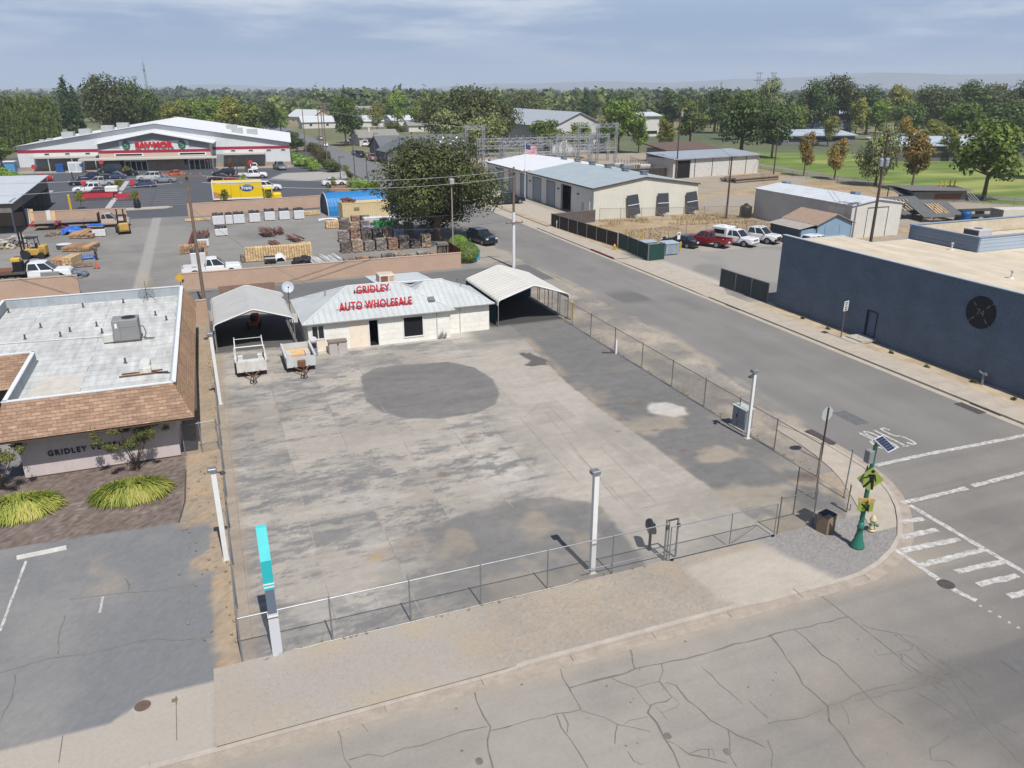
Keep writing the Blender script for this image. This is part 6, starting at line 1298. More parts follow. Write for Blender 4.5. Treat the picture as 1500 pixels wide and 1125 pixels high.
upole('D','dark utility pole beside the long white shed',95.9,148.7,16.9,[(14.5,2.2)],1,M_poled)
upole('E','short brown utility pole between the garage and the pale shed',73.2,99.0,9.1,[(8.9,1.2)],0,M_poled)
upole('F','brown park light pole at the far end of the long white shed',121.1,147.9,11.2,[(11,1.6)],0,M_poled)
upole('G','pale utility pole nearest the store among the street poles',31.0,253.4,15.3,[(15,2.6)]); upole('H','pale utility pole left of the dark street poles',35.0,250,14.6,[(14.3,2.6)]); upole('I','brown street pole right of the planter hedge',30.8,214,15,[(14.7,2.6),(13.2,2.4)]); upole('J','brown street pole with double arms by the round oak',29.9,204,15,[(14.7,2.6),(13.2,2.4)])
upole('K','distant utility pole at the far end of the street by the store',46.6,473,13.6,[(13.3,2.6)]); upole('L','farther pale utility pole behind the autumn trees',40,520,13.6,[(13.3,2.6)])
upole('N','tall street lamp pole standing above the dark trees on the right',211,297.7,20.5,[(20.2,1.0)],0,M_poled,.2)
wb_ = 0
def wire(label, a, c, sag=.8, r=.022, m=None, n=14):
    a, c = Vector(a), Vector(c); p = []
    for i in range(n+1):
        t = i/n; q = a*(1-t)+c*t; q.z -= sag*4*t*(1-t); p.append(q)
    o_ = p[0]; b = MB(tuple(o_)); b.path(p,r,4); return tag(b.build('power_line', m or M('wire_pale',C(196,196,194),.5,.05,2)), label, 'power line', 'overhead power lines')
A, B_p = (-1.1,72.1), (30.8,78.7)
wire('power line from the leaning pole over the alley to the white sleeved pole',(A[0]+1,A[1],11.6),(B_p[0]-1,B_p[1],10.3),.7); wire('power line from the leaning pole sagging towards the street pole lower',(A[0],A[1],11.2),(B_p[0],B_p[1],9.7),.9)
wire('power line running from the leaning pole left over the store car park',(A[0]-1,A[1],11.6),(-48,92,11),.6); wire('lower power line running from the leaning pole to the left edge',(A[0]-.4,A[1],11.1),(-48,88,10),.8)
MW = M('wire_grey',C(120,120,120),.6,.05,2)
wire('cable from the white sleeved pole through the big tree to the yard lamp',(B_p[0],B_p[1],6.4),(16,97,3.6),.4,.018,MW); wire('low cable from the white sleeved pole to the yard fence lamp',(B_p[0],B_p[1],5.2),(20,90,3.0),.3,.018,MW)
wire('power line from the transformer pole to the park pole',(78.7,76,13.2),(121,148,10.8),.9,.03); wire('second power line from the transformer pole to the park pole',(77.5,76.4,11.4),(120.5,148,10.2),.9,.03)
wire('line from the tall dark pole to the short brown pole',(95.9,148.7,14.5),(73.2,99,8.9),.5,.025,MW)
wire('distribution line between the street poles by the store',(30,204,14.7),(31,253,15),.3,.04); wire('long distribution line from the street poles towards the substation',(29.9,204,13.2),(64,182,9.5),.5,.03)
wire('service drop from the leaning pole down to the office roof',(A[0],A[1],9.0),(7.5,60.8,3.7),.5,.014,MW)
x, y = 25.6, 84.2; o = thing('yard_light','thin lamp pole with a boxy head beside the red brown fence','light pole',(x,y,0)); h = 8.6; b = MB(); b.tube((0,0,0),(0,0,h),.09,.07,n=8); b.build('pole',M('pole_beige',C(176,160,146),.7,.1,3),o); b = MB(); b.rbox(-.25,.25,-.35,.3,h,h+.55,.05); b.build('lamp_head',M('lamp_head',C(186,180,170),.5,.1,3),o); b = MB(); b.tube((-.2,.0,h-.2),(.25,0,h-.2),.03); b.build('bracket',STEEL_D,o)
# ------------------------------------------------------------------ trucks in the yard
vehicle('pickup_truck','white extended cab pickup parked behind the long tan wall','pickup truck',(-.1,86.6,.01),R_(1),'pickup',pw)
def flatbed(label, loc, rz, cabp, bedm, deckL, extra=None):
    o = vehicle('flatbed_truck', label, 'truck', loc, rz, 'crew' if extra!='big' else 'pickup', cabp, None, ('nobed',))
    b = MB(); b.box(-1.1-deckL,-1.0,-1.15,1.15,.95,1.08); b.build('flat_deck',bedm,o)
    b = MB(); b.box(-1.0,-.93,-1.1,1.1,.95,2.0) ; b.build('headboard',BLACK,o)
    for s in (-1,1): 
        w = MB(); w.tube((-deckL*.62-1,s*.75,.45),(-deckL*.62-1,s*1.08,.45),.45,n=14); w.build('wheel',RUBBER,o)
    b = MB(); b.box(-1-deckL,-.5,-.45,.45,.55,.95); b.build('chassis',BLACK,o)
    return o
o = flatbed('white crew cab flatbed truck behind the yard wall at the left',(-16.6,90.6,.01),R_(-3),pw,M('deck_steel',C(90,84,80),.8,.2,3),5.2)
b = MB(); b.box(-4.8,-2.2,-1.0,1.0,1.08,1.3); b.build('load',RUST,o); b = MB(); b.rbox(-2.2,-1.3,-.4,.5,1.08,2.1,.05); b.build('toolbox',BLACK,o); b = MB(); b.rbox(-2.3,-1.5,-.3,.4,2.1,2.4,.04); b.build('yellow_lid',YEL,o)
b = MB(); b.rbox(.3,2.0,-1.2,-1.02,.5,1.05,.05); b.build('pipe_bundle',GREYP,o)
o = flatbed('tan cab flatbed truck parked along the back yard wall',(-13.2,124.8,.01),R_(-2),paintm('tan',C(205,184,168)),M('deck_grey',C(150,140,134),.8,.2,3),8.0,'big')
for x, y, r in ((-9.9,91.0,0),): pass
def lift(label, loc, rz):
    o = thing('forklift',label,'forklift',loc,rz); yl = M('lift_yellow',C(204,166,84),.5,.12,3)
    b = MB(); b.rbox(-1.5,.7,-.6,.6,.45,1.15,.08); b.rbox(-1.55,-.8,-.6,.6,.6,1.5,.1); b.build('body',yl,o)
    for x in (-.7,.65):
        for y in (-.52,.52):
            b = MB(); b.tube((x,y,1.1),(x*.8,y,2.35),.05,n=6); b.build('cab_post',BLACK,o)
    b = MB(); b.box(-.7,.65,-.6,.6,2.33,2.42); b.build('overhead_guard',BLACK,o)
    for y in (-.4,.4): b = MB(); b.box(.9,1.05,y-.08,y+.08,.1,3.1); b.build('mast_rail',BLACK,o)
    b = MB(); b.box(1.05,1.15,-.6,.6,.4,.9); b.build('carriage',BLACK,o)
    for y in (-.35,.35): b = MB(); b.box(1.1,2.2,y-.07,y+.07,.14,.2); b.build('fork',STEEL_D,o)
    for x, y, r in ((.55,-.72,.5),(.55,.72,.5),(-1.05,-.62,.38),(-1.05,.62,.38)): b = MB(); b.tube((x,y-.17,r),(x,y+.17,r),r,n=14); b.build('wheel',RUBBER,o)
    b = MB(); b.box(-.5,.1,-.3,.3,1.15,1.25); b.box(-.55,-.45,-.3,.3,1.2,1.7); b.build('seat',BLACK,o)
lift('yellow forklift with a black cage parked near the left yard shed',(-19.2,103.6,0),R_(170)); lift('second forklift parked against the lumber by the tan flatbed',(-10.7,118.2,0),R_(100))
# ------------------------------------------------------------------ stacked goods
def px_(bx, by): return G(bx,by)
M_wrap = M('white_wrap',C(226,226,228),.45,.06,2.5); M_bump = M('shingle_bundle',C(72,70,72),.9,.2,5,isl=.3); M_plt = M('pallet_wood',C(168,138,108),.9,.2,4)
def pallet_geo(b, w, d): 
    for i in range(3): b.box(-w/2+i*(w-.1)/2,-w/2+i*(w-.1)/2+.1,-d/2,d/2,0,.1)
    b.box(-w/2,w/2,-d/2,d/2,.1,.13)
WR = []
def wrapped(label, x, y, w=1.4, d=1.2, h=1.05, rz=0):
    o = thing('wrapped_pallet',label,'pallet',(x,y,0),rz,'wrapped roofing pallets along the back wall')
    b = MB(); pallet_geo(b,w,d); b.build('pallet',M_plt,o); b = MB(); b.rbox(-w/2,w/2,-d/2,d/2,.13,h,.06); b.build('wrapped_load',M_wrap,o)
    b = MB()
    for i in range(4): b.rbox(-w/2+.03+i*w*.24,-w/2+.03+i*w*.24+w*.22,-d/2+.06,d/2-.06,h-.02,h+.26+.1*((i*7+int(x*3))%3)/2,.06)
    b.build('top_bundles',M_bump,o); return o
WL = ['white wrapped pallet nearest the leaning pole in the back row','white wrapped pallet second in the back row, narrow','white wrapped pallet with dark notch third in the back row','white wrapped pallet under the rear of the yellow truck','white wrapped pallet under the middle of the yellow truck','white wrapped pallet under the yellow cab','white wrapped pallet last in the row toward the quonset']
for i, (px,py,w) in enumerate(((321,330,1.6),(336.5,329,1.0),(351,328,1.55),(374,326,1.55),(396,323.5,1.5),(417.5,322.5,1.5),(439,321.5,1.5))): x, y = G(px,py); wrapped(WL[i],x,y+.6,w,1.3,1.35)
for k,(px,py,l) in enumerate(((325,346,'low white wrapped pallet in front of the back row'),(292,390,'white wrapped stack behind the leaning pole by the pickup'),(297,362,'small white wrapped pile on the pallet stack'),(146,347,'white wrapped pallet under a blue tarp'))): x, y = G(px,py); o_ = wrapped(l,x,y+.5,1.6,1.2,1.0 if k!=1 else 1.5)
x, y = G(146,347); b = MB(); 
def tarp(label, x, y, rx, ry, z0, h, m, rz=0):
    o = thing('tarp',label,'tarp',(x,y,z0),rz); b = MB(); n = 12
    V = []; F = []
    for i in range(n+1):
        for j in range(n+1):
            u, v = i/n*2-1, j/n*2-1; k = max(0,1-(u*u+v*v)*.55); V.append((rx*u,ry*v,h*k**.7*(.85+.3*rnd.random())+.02))
    F = [(i*(n+1)+j,(i+1)*(n+1)+j,(i+1)*(n+1)+j+1,i*(n+1)+j+1) for i in range(n) for j in range(n)]
    b.add(V,F); b.build('sheet',m,o)
    b = MB(); b.path([(-rx,-ry,.03),(0,-ry*1.05,.04),(rx,-ry,.03)],.02,5); b.build('tie_rope',WHITE,o); return o
M_tarp = M('blue_tarp',C(36,104,200),.5,.15,4)
tarp('blue tarp draped over the white wrapped pallet',x-.3,y+.6,.95,.7,1.36,.25,M_tarp); x, y = G(106,345); tarp('blue tarp covering a mound left of the plank stacks',x,y+1,1.3,1.1,0,1.0,M_tarp); x, y = G(130,380); tarp('small blue sheet heap beside the grey timbers',x,y,.8,.5,0,.5,M('blue_sheet',C(70,110,180),.5,.2,5))
def planks(label, x, y, w, L, h, rz, m, rows=8, skew=0):
    o = thing('lumber_stack',label,'lumber',(x,y,0),rz)
    b = MB(); layers = max(1,int(h/.16))
    for k in range(layers):
        for i in range(rows):
            e = rnd.uniform(-.06,.06)*L*.3; b.box(-w/2+i*w/rows,-w/2+(i+.86)*w/rows,-L/2+e,L/2+e,.1+k*h/layers,.1+(k+.92)*h/layers)
    b.build('boards',m,o); b = MB()
    for y_ in (-L*.35,L*.35): b.box(-w/2,w/2,y_-.05,y_+.05,0,.1)
    b.build('bearer',WOOD,o); return o
M_pl = M('fresh_lumber',C(230,196,148),.85,.1,2,isl=.2); M_plb = M('brown_lumber',C(182,146,112),.85,.15,2,isl=.35); M_plg = M('grey_lumber',C(146,130,114),.9,.2,2,isl=.35); M_rb = M('rusty_rebar',C(142,98,86),.8,.3,3,isl=.35)
for l, (px,py), w, L, h, rz, m in (('wide flat stack of brown planks near the blue mound',(126,348),3.0,4.6,.5,-12,M_plb),('wide flat stack of brown planks below the white pallet',(118,367),3.2,3.6,.45,-14,M_plb),('cross stacked brown planks by the white flatbed',(96,389),2.6,2.6,.7,-14,M_plb),('thick bundle of square timbers by the white flatbed',(106,391),1.0,2.6,1.0,-16,M_pl),
  ('long fresh lumber stack beside the white pickup hood',(410,381),7.4,1.0,1.5,0,M_pl),('short fresh lumber bundle at the end of the long stack',(450,372),1.2,1.0,1.2,0,M_pl),('long pale beams lying along the back wall',(452,316),3.6,.8,.55,4,M_pl),('low pale beams along the back wall by the pole',(290,324),3.6,.6,.3,5,M_pl),('pale lumber crate pile near the stone pallets',(488,335),1.8,1.2,.9,0,M_pl),
  ('stack of brown pallets behind the leaning pole',(297,378),1.3,1.2,1.7,0,M_plb),('orange brown boards left of the leaning pole',(277,372),2.0,1.2,.9,0,M_plb),('brown boards in front of the white pickup nose',(366,384),1.8,1.1,.7,4,M_plg),('grey timbers lying beside the orange cone',(120,392),2.2,.7,.35,8,M_plg)):
    x, y = G(px,py); planks(l,x,y+L/2*(.9 if L<2 else .6),w,L,h,R_(rz),m,max(3,int(w/.28)))
def rods(label, x, y, L, w, h, rz, m, n=40, cat='rebar', r=.035):
    o = thing('steel_bundle',label,cat,(x,y,0),rz); b = MB()
    for i in range(n):
        u, z = rnd.uniform(-w/2,w/2), .1+rnd.random()*h; e = rnd.uniform(-.3,.3); b.tube((u,-L/2+e,z),(u+rnd.uniform(-.1,.1)*r/.035,L/2+e,z),r,n=5)
    b.build('rods',m,o); b = MB(); b.box(-w/2,w/2,-L*.3,-L*.3+.1,0,.1); b.box(-w/2,w/2,L*.3,L*.3+.1,0,.1); b.build('bearer',WOOD,o)
x, y = G(292,352); rods('long rusty red steel bundle beside the leaning pole',x,y,10,2.2,.5,R_(-3),M_rb,90); x, y = G(392,345); rods('rusty steel mesh bundle in the middle of the yard',x,y,3.2,1.6,.9,R_(8),M_rb,50); x, y = G(408,342); rods('darker rusty rod bundle beside the steel mesh',x,y,2.6,1.3,.7,R_(2),M_rb,40); x, y = G(432,352); rods('crossed rusty rods behind the long lumber stack',x,y,3.0,1.6,.5,R_(14),M_rb,30); x, y = G(401,358); rods('short rusty posts behind the long lumber stack',x,y,2.4,1.0,.3,R_(10),M_rb,20)
for l,(px,py) in (('bundle of white posts beside the black pile',(467,388)),('second bundle of white posts by the stone pallets',(487,385))): x, y = G(px,py); rods(l,x,y+.9,3.4,1.7,.5,R_(6),WHITE,34,'posts')
def rubble(label, x, y, w, d, h, m, n, nm='scrap_pile', cat='pile', rz=0):
    o = thing(nm,label,cat,(x,y,0),rz); b = MB()
    for i in range(n):
        u, v = rnd.uniform(-.5,.5)*w, rnd.uniform(-.5,.5)*d; k = rnd.random()*h*(1-.5*abs(u)/w*2); s = rnd.uniform(.18,.4); b.cbox((u,v,.1+k),(s*1.6,s*1.1,s*.7),rnd.uniform(0,3),0,rnd.uniform(-.3,.3),rnd.uniform(-.3,.3))
    b.build('pieces',m,o); b = MB(); b.box(-w/2,w/2,-d/2,d/2,0,.12); b.build('pallet',M_plt,o); return o
x, y = G(444,389); rubble('black stone pile beside the white posts',x,y+.7,1.7,1.6,1.0,M('black_stone',C(62,60,64),.7,.2,4),60)
x, y = G(398,387); o = thing('drum','black plastic drum lying behind the tan wall','drum',(x,y+.4,0)); b = MB(); b.tube((-.7,0,.45),(.5,0,.45),.45,n=16); b.build('body',M('drum_black',C(52,52,54),.4,.1,3),o); b = MB(); b.tube((.5,0,.45),(.56,0,.45),.4,n=16); b.build('lid',WHITE,o)
x, y = G(411,384); tarp('white sacks leaning beside the black drum',x,y+.6,.6,.7,0,.9,M_wrap); x, y = G(480,322); tarp('white sheets lying on the ground near the quonset',x,y,1.4,.6,0,.25,M_wrap)
# stone pallets
M_st = [M('stone_grey',C(150,140,132),.95,.2,3,isl=.45), M('stone_tan',C(178,156,134),.95,.2,3,isl=.4), M('stone_dark',C(122,112,106),.95,.2,3,isl=.45), M('stone_rust',C(162,130,110),.95,.2,3,isl=.4)]
SP = ['grey','tan','dark','rusty']
def stonegeo(seed, w, d, h, slab):
    r = random.Random(seed); b = MB(); z = .14
    while z < h:
        t = r.uniform(.07,.13) if slab else r.uniform(.10,.20); x = -w/2
        while x < w/2-.1:
            L = r.uniform(.25,.75) if slab else r.uniform(.2,.45); L = min(L,w/2-x)
            for (ya,yb) in ((-d/2,-.02),(.02,d/2)): b.cbox((x+L/2,(ya+yb)/2,z+t/2),(L*.95,(yb-ya)*r.uniform(.88,1.02),t*.92),r.uniform(-.14,.14),0,r.uniform(-.05,.05),r.uniform(-.09,.09))
            x += L
        z += t
    return b
protos = []
k = 0
rows = [((503,389),8,1.25,.7),((498,372),9,1.3,1.5),((496,356),8,1.3,1.7),((497,342),6,1.25,1.5),((499,333),3,1.25,1.3)]
place = ['front row by the wall','second row from the wall','middle row','fourth row','rear row by the cream container']
for ri,((px,py),n,h,hh) in enumerate(rows):
    x0, y0 = G(px,py)
    for i in range(n):
        mi = (i*3+ri*2+(i//3))%4; x = x0+.8+i*1.42+rnd.uniform(-.08,.08); y = y0+.6+rnd.uniform(-.15,.15)
        if x > 25: continue
        h_ = hh*rnd.uniform(.65,1.1); ordn = ['first','second','third','fourth','fifth','sixth','seventh','eighth','ninth'][i]
        o = thing('stone_pallet',f'{SP[mi]} stacked stone pallet, {ordn} from the left in the {place[ri]}','stone pallet',(x,y,0),rnd.uniform(-.06,.06),'pallets of stacked landscaping stone')
        stonegeo(k,1.2,1.1,h_,i%2==0).build('stones',M_st[mi],o)
        b = MB(); pallet_geo(b,1.25,1.15); b.build('pallet',M_plt,o); k += 1
o = thing('stone_pallet','tall woven tan post bundle at the right of the stone pallets','stone pallet',(24.4,84.6,0)); b = MB()
for i in range(5):
    for j in range(5): b.tube((-.5+i*.25,-.4+j*.2,0),(-.5+i*.25+rnd.uniform(-.1,.1),-.4+j*.2,1.9),.06,n=5)
b.build('posts',M_plg,o); b = MB(); b.rbox(-.65,.65,-.55,.55,1.9,2.2,.05); b.build('cap_stack',M_st[2],o)
M_sack = [M_wrap, M('green_sack',C(70,160,96),.6,.15,4), M('blue_white_sack',C(170,184,206),.6,.12,4)]
for i,(px,py,mi,l) in enumerate(((540,332,0,'white sack pallet at the left of the bagged goods'),(553,331,0,'white sack pallet with pink print behind the green sacks'),(567,331,0,'tall white sack pallet beside the big tree'),(578,329,0,'white sack pallet half under the big tree'),(556,337,1,'green sack pallet in front of the white sacks'),(572,338,1,'second green sack pallet by the big tree'),(541,346,2,'pale blue sack pallet beside the stone pallets'),(584,349,2,'pale blue sack pallet at the right of the stones'))):
    x, y = G(px,py); o = thing('sack_pallet',l,'sack pallet',(x,y,0),0,'pallets of bagged goods'); b = MB(); 
    for z in range(6):
        for u in (-.35,.35):
            for v in (-.3,.3): b.rbox(u-.36,u+.36,v-.32,v+.32,.13+z*.2,.13+z*.2+.21,.07)
    b.build('sacks',M_sack[mi],o); b = MB(); pallet_geo(b,1.4,1.25); b.build('pallet',M_plt,o)
# container and quonset
o = thing('shipping_container','cream shipping container behind the stone pallets','container',(18.8,117.0,0),R_(4)); M_cn = MR('container_cream',C(236,214,166),'X',.28,.6,0,.08,.05,.08)
b = MB(); b.box(0,7.2,0,2.44,.12,2.6); bd = b.build('body',M_cn,o)
b = MB()
for x in (-.02,7.08): b.box(x,x+.14,-.04,2.48,0,2.66)
b.box(.12,7.08,-.03,.05,2.52,2.64); b.box(.12,7.08,-.03,.05,0,.14); b.build('frame',M('container_frame',C(232,208,158),.6,.08,3),o); b = MB(); b.box(1.7,2.5,-.05,-.01,1.5,1.95); b.build('vent_plate',M('vent_olive',C(150,140,90),.6,.1,3),o)
rubble('rusty scrap heap on top of the cream container',19.9,118.2,1.6,1.0,.5,RUST,26).location[2] = 2.66
o = thing('quonset_hut','blue arched quonset hut behind the cream container','hut',(17.6,122.5,0),R_(6)); M_q = MR('quonset_blue',C(40,130,196),'X',.5,.45,0,.06,.03,.05)
ar = [(2.5*math.cos(t*PI/14)*1.0,3.3*math.sin(t*PI/14)) for t in range(15)]
b = MB(); V = []; 
for x in (0,9.5): V += [(x,2.6+a,z) for a,z in ar]
b.add(V,[(i,i+1,15+i+1,15+i) for i in range(14)]); V2 = [(x_,2.6+(y_-2.6)*.985,z_*.985) for x_,y_,z_ in V]; b.add(V2,[(15+i,15+i+1,i+1,i) for i in range(14)]); b.build('arched_shell',M_q,o)
b = MB(); b.ext([(a,z) for a,z in ar],(.15,2.6,0),(0,1,0),(0,0,1),(.05,0,0)); b.build('end_wall',M('quonset_end',C(70,84,100),.7,.1,2),o); b = MB(); b.path([(-.02,2.6+a,z) for a,z in ar],.08,5); b.build('end_rim',M('quonset_rim',C(190,200,208),.5,.05,2),o)
# open shed at the left edge
o = thing('yard_shed','open fronted yard shed with pale roof at the left edge','shed',(-23.9,123,0)); b = MB()
X0, X1, Y0, Y1 = -42, -23.9, 121.5, 152
b.box(X0,X1,Y1-.2,Y1,0,4.4); b.box(X0,X1,Y0,Y0+.15,3.0,4.3); b.box(X1-.15,X1,Y0+.15,Y1-.2,3.0,4.4); b.o = (-23.9,123,0); b.build('wall',M('shed_grey_wall',C(130,126,120),.8,.1,1,grime=.1),o)
for y in (Y0+.1,Y0+8,Y0+16,Y0+24): b = MB((-23.9,123,0)); b.box(X1-.2,X1,y-.1,y+.1,0,3.0); b.build('post',M('post_slate',C(70,80,96),.7,.1,2),o)
b = MB((-23.9,123,0)); b.add([(X0,Y0-.4,4.5),(X1+.4,Y0-.4,4.3),(X1+.4,Y1+.3,4.9),(X0,Y1+.3,5.1),(X0,Y0-.4,4.4),(X1+.4,Y0-.4,4.2),(X1+.4,Y1+.3,4.8),(X0,Y1+.3,5.0)],[(0,1,2,3),(0,4,5,1),(1,5,6,2),(2,6,7,3),(3,7,4,0),(4,7,6,5)]); b.build('roof',MR('shed_pale_roof',C(206,212,216),'Y',.8,.5,0,.06,.02,.06),o)
for l,(px,py),w,d,h,m in (('dark junk heap inside the left yard shed',(14,330),5,2,2.2,M('junk_dark',C(60,60,66),.8,.3,3,isl=.5)),('mixed white and grey goods heap beside the forklift',(20,362),3.5,2,1.4,M('junk_pale',C(170,164,158),.8,.3,3,isl=.5)),('pale sacks at the left edge of the yard',(4,366),2.4,1.4,.8,M('junk_cream',C(206,200,180),.8,.2,3)),('red cover heap in front of the back yard wall',(56,333),1.8,1.0,.8,M('cover_red',C(206,60,60),.5,.15,4)),('rusty drums in front of the back yard wall',(62,328),2.0,1.0,1.4,RUST),('dusty pink drum cluster by the flatbed deck',(90,337),1.3,1.0,1.5,M('drum_pink',C(170,96,96),.7,.2,4)),('dark offcuts on the ground before the blue mound',(82,346),2.6,1.0,.4,M_plg),('grey steel plates heap at the end of the left wall',(106,408),2.6,1.4,.7,M('steel_plate',C(128,138,152),.5,.2,3))):
    x, y = G(px,py); rubble(l,x,y+.5,w,d,h,m,int(16*w))
for l,(px,py) in (('white door panel leaning against the back yard wall',(45,331)),('pale tall boards leaning on the flatbed deck',(77,334))):
    x, y = G(px,py); o = thing('leaning_panel',l,'panel',(x,y+.4,0),R_(3)); b = MB(); b.M = Matrix.Rotation(R_(-10),4,'X'); b.box(-.55,.0,0,.05,0,2.4); b.build('panel',WHITED,o); b = MB(); b.M = Matrix.Rotation(R_(-10),4,'X'); b.box(.08,.55,0,.05,0,2.3); b.build('board',PALEW,o)
x, y = G(94,365); o = thing('water_trough','grey oval stock tank by the plank stacks','tank',(x,y+.4,0)); b = MB(); b.lathe([(.85,0),(.9,.55),(.84,.55),(.8,.1)],(0,0,0),18); b.build('body',M('tank_grey',C(92,96,102),.5,.1,3),o); b = MB(); b.lathe([(.88,.56),(.5,.62),(.02,.64)],(0,0,0),18); b.build('cover',M_wrap,o)
x, y = G(142,393); o = thing('traffic_cone','orange traffic cone beside the yard drive','cone',(x,y,0)); b = MB(); b.lathe([(.2,.03),(.05,.9),(.03,.92)],(0,0,0),12); b.build('body',M('cone_orange',C(226,110,70),.6,.1,4),o); b = MB(); b.box(-.3,.3,-.3,.3,0,.03); b.build('base',BLACK,o)
# person with a dark jacket near the pallet: standing worker
def person(label, x, y, rz, shirt, trousers, skin, hair, step=0.0, h=1.74):
    o = thing('person',label,'person',(x,y,0),rz); bm = bpy.data.meshes.new('body'); k = h/1.74
    J = {'pel':(0,0,.95),'ch':(0,0,1.25),'nk':(0,0,1.46),'hd':(0,.015,1.60),'top':(0,.015,1.69),'hl':(.09,0,.9),'kl':(.1,.05+step*.5,.5),'fl':(.1,step,.07),'tl':(.1,step+.16,.04),'hr':(-.09,0,.9),'kr':(-.1,.04-step*.3,.5),'frr':(-.1,-step,.07),'tr':(-.1,-step+.16,.04),
         'sl':(.19,0,1.40),'el':(.25,-.03-step*.3,1.12),'wl':(.24,.08-step*.4,.88),'pl':(.24,.11-step*.4,.80),'sr':(-.19,0,1.40),'er':(-.25,-.03+step*.3,1.12),'wr':(-.24,.08+step*.4,.88),'pr':(-.24,.11+step*.4,.80)}
    Rr = {'pel':.15,'ch':.17,'nk':.065,'hd':.105,'top':.08,'hl':.1,'kl':.065,'fl':.05,'tl':.04,'hr':.1,'kr':.065,'frr':.05,'tr':.04,'sl':.075,'el':.05,'wl':.035,'pl':.035,'sr':.075,'er':.05,'wr':.035,'pr':.035}
    E = [('pel','ch'),('ch','nk'),('nk','hd'),('hd','top'),('pel','hl'),('hl','kl'),('kl','fl'),('fl','tl'),('pel','hr'),('hr','kr'),('kr','frr'),('frr','tr'),('ch','sl'),('sl','el'),('el','wl'),('wl','pl'),('ch','sr'),('sr','er'),('er','wr'),('wr','pr')]
    ks = list(J); V = [tuple(c*k for c in J[q]) for q in ks]; EE = [(ks.index(a),ks.index(c)) for a,c in E]
    # fingers
    for s, w in ((1,'pl'),(-1,'pr')):
        i0 = ks.index(w)
        for f, (dy, L) in enumerate(((-.03,.07),(-.012,.085),(.006,.08),(.022,.065),(.045,.05))):
            p = V[i0]; V.append((p[0]-.01*s, p[1]+dy, p[2]-.03)); V.append((p[0]-.02*s, p[1]+dy*1.15+.01, p[2]-.03-L)); EE += [(i0,len(V)-2),(len(V)-2,len(V)-1)]
    bm.from_pydata(V,EE,[]); ob = link('body',bm,o); md = ob.modifiers.new('s','SKIN'); md.use_smooth_shade = True; ob.modifiers.new('d','SUBSURF').levels = 1
    sv = bm.skin_vertices[0].data
    for i, v in enumerate(sv):
        r = Rr[ks[i]]*k if i < len(ks) else .009; v.radius = (r, r*.8 if i < len(ks) and ks[i] in ('pel','ch') else r)
    sv[0].use_root = True
    dg = bpy.context.evaluated_depsgraph_get(); me = bpy.data.meshes.new_from_object(ob.evaluated_get(dg)); ob.modifiers.clear(); ob.data = me; me.name = 'body'
    me.materials.clear()
    for m_ in (skin, shirt, trousers, BLACK): me.materials.append(m_)
    for p in me.polygons:
        c = p.center/k; ax_ = abs(c.x)
        p.material_index = 3 if c.z < .1 else 2 if c.z < .96 and not (ax_ > .17) else 1 if (c.z < 1.45 and not (ax_ > .17 and c.z < 1.05)) else 0
        p.use_smooth = True
    b = MB(); b.ball((0,-.005,1.635*k),.112*k,10,6,0,(1,1.05,.9)); b.build('hair',hair,o)
    b = MB(); b.ball((0,.125*k,1.59*k),.02*k,6,4); b.build('nose',skin,o); b = MB(); b.ball((.04*k,.10*k,1.62*k),.012*k,6,4); b.build('eye',BLACK,o); b = MB(); b.ball((-.04*k,.10*k,1.62*k),.012*k,6,4); b.build('eye',BLACK,o); b = MB(); b.box(-.03*k,.03*k,.10*k,.115*k,1.535*k,1.545*k); b.build('mouth',M('lip',C(150,90,84),.6,.05,3),o)
    for s in (-1,1): b = MB(); b.ball((s*.108*k,.01,1.60*k),.022*k,6,4,0,(.5,1,1.4)); b.build('ear',skin,o)
    return o
SKIN = M('skin',C(186,142,118),.55,.05,4)
x, y = G(142,381); person('person in a grey top standing near the orange cone',x,y,R_(150),M('shirt_grey',C(104,100,96),.9,.1,4),M('trousers_dark',C(70,66,66),.9,.1,4),SKIN,BLACK)
x, y = G(107,264); person('person in dark clothes walking across the store car park',x,y,R_(-70),M('shirt_black',C(44,44,48),.9,.1,4),M('trousers_black',C(52,50,52),.9,.1,4),SKIN,BLACK,.22)
# ------------------------------------------------------------------ supermarket
SA = R_(-6); SX, SY = -39.3, 218.5
store = thing('supermarket','large white supermarket with red band, grey entrance gable and red lettering','building',(SX,SY,0),SA)
def loc(u, v): return (SX+u*math.cos(SA)-v*math.sin(SA), SY+u*math.sin(SA)+v*math.cos(SA))
Wd, Dp, ez_, pz = 61.6, 46.0, 5.6, 10.4; um = 30.8
M_sw2 = MR('store_white_wall',C(226,230,232),'X',.4,.6,0,.04,.02,.03); M_swy = MR('store_white_side',C(226,230,232),'Y',.4,.6,0,.04,.02,.03); M_band = M('store_red_band',C(172,40,62),.5,.05,1); M_tanw = M('store_tan_wall',C(206,186,170),.8,.05,1); M_stone = MBR('store_stone_base',C(184,164,144),C(172,150,132),C(150,134,118),'X','Z',.6,.3,.02); M_sg = M('store_grey',C(150,154,158),.6,.05,1); M_sr2 = MR('store_white_roof',C(250,250,250),'X',.6,.45,0,.03,.02,.03); M_trim = M('store_dark_trim',C(110,116,122),.6,.06,2)
b = MB(); b.ext([(0,0),(Wd,0),(Wd,ez_),(um,pz-.1),(0,ez_)],(0,0,0),(1,0,0),(0,0,1),(0,.3,0)); b.build('gable_wall',M_sw2,store); b = MB(); b.ext([(0,0),(Wd,0),(Wd,ez_),(um,pz-.1),(0,ez_)],(0,Dp-.3,0),(1,0,0),(0,0,1),(0,.3,0)); b.build('gable_wall',M_sw2,store)
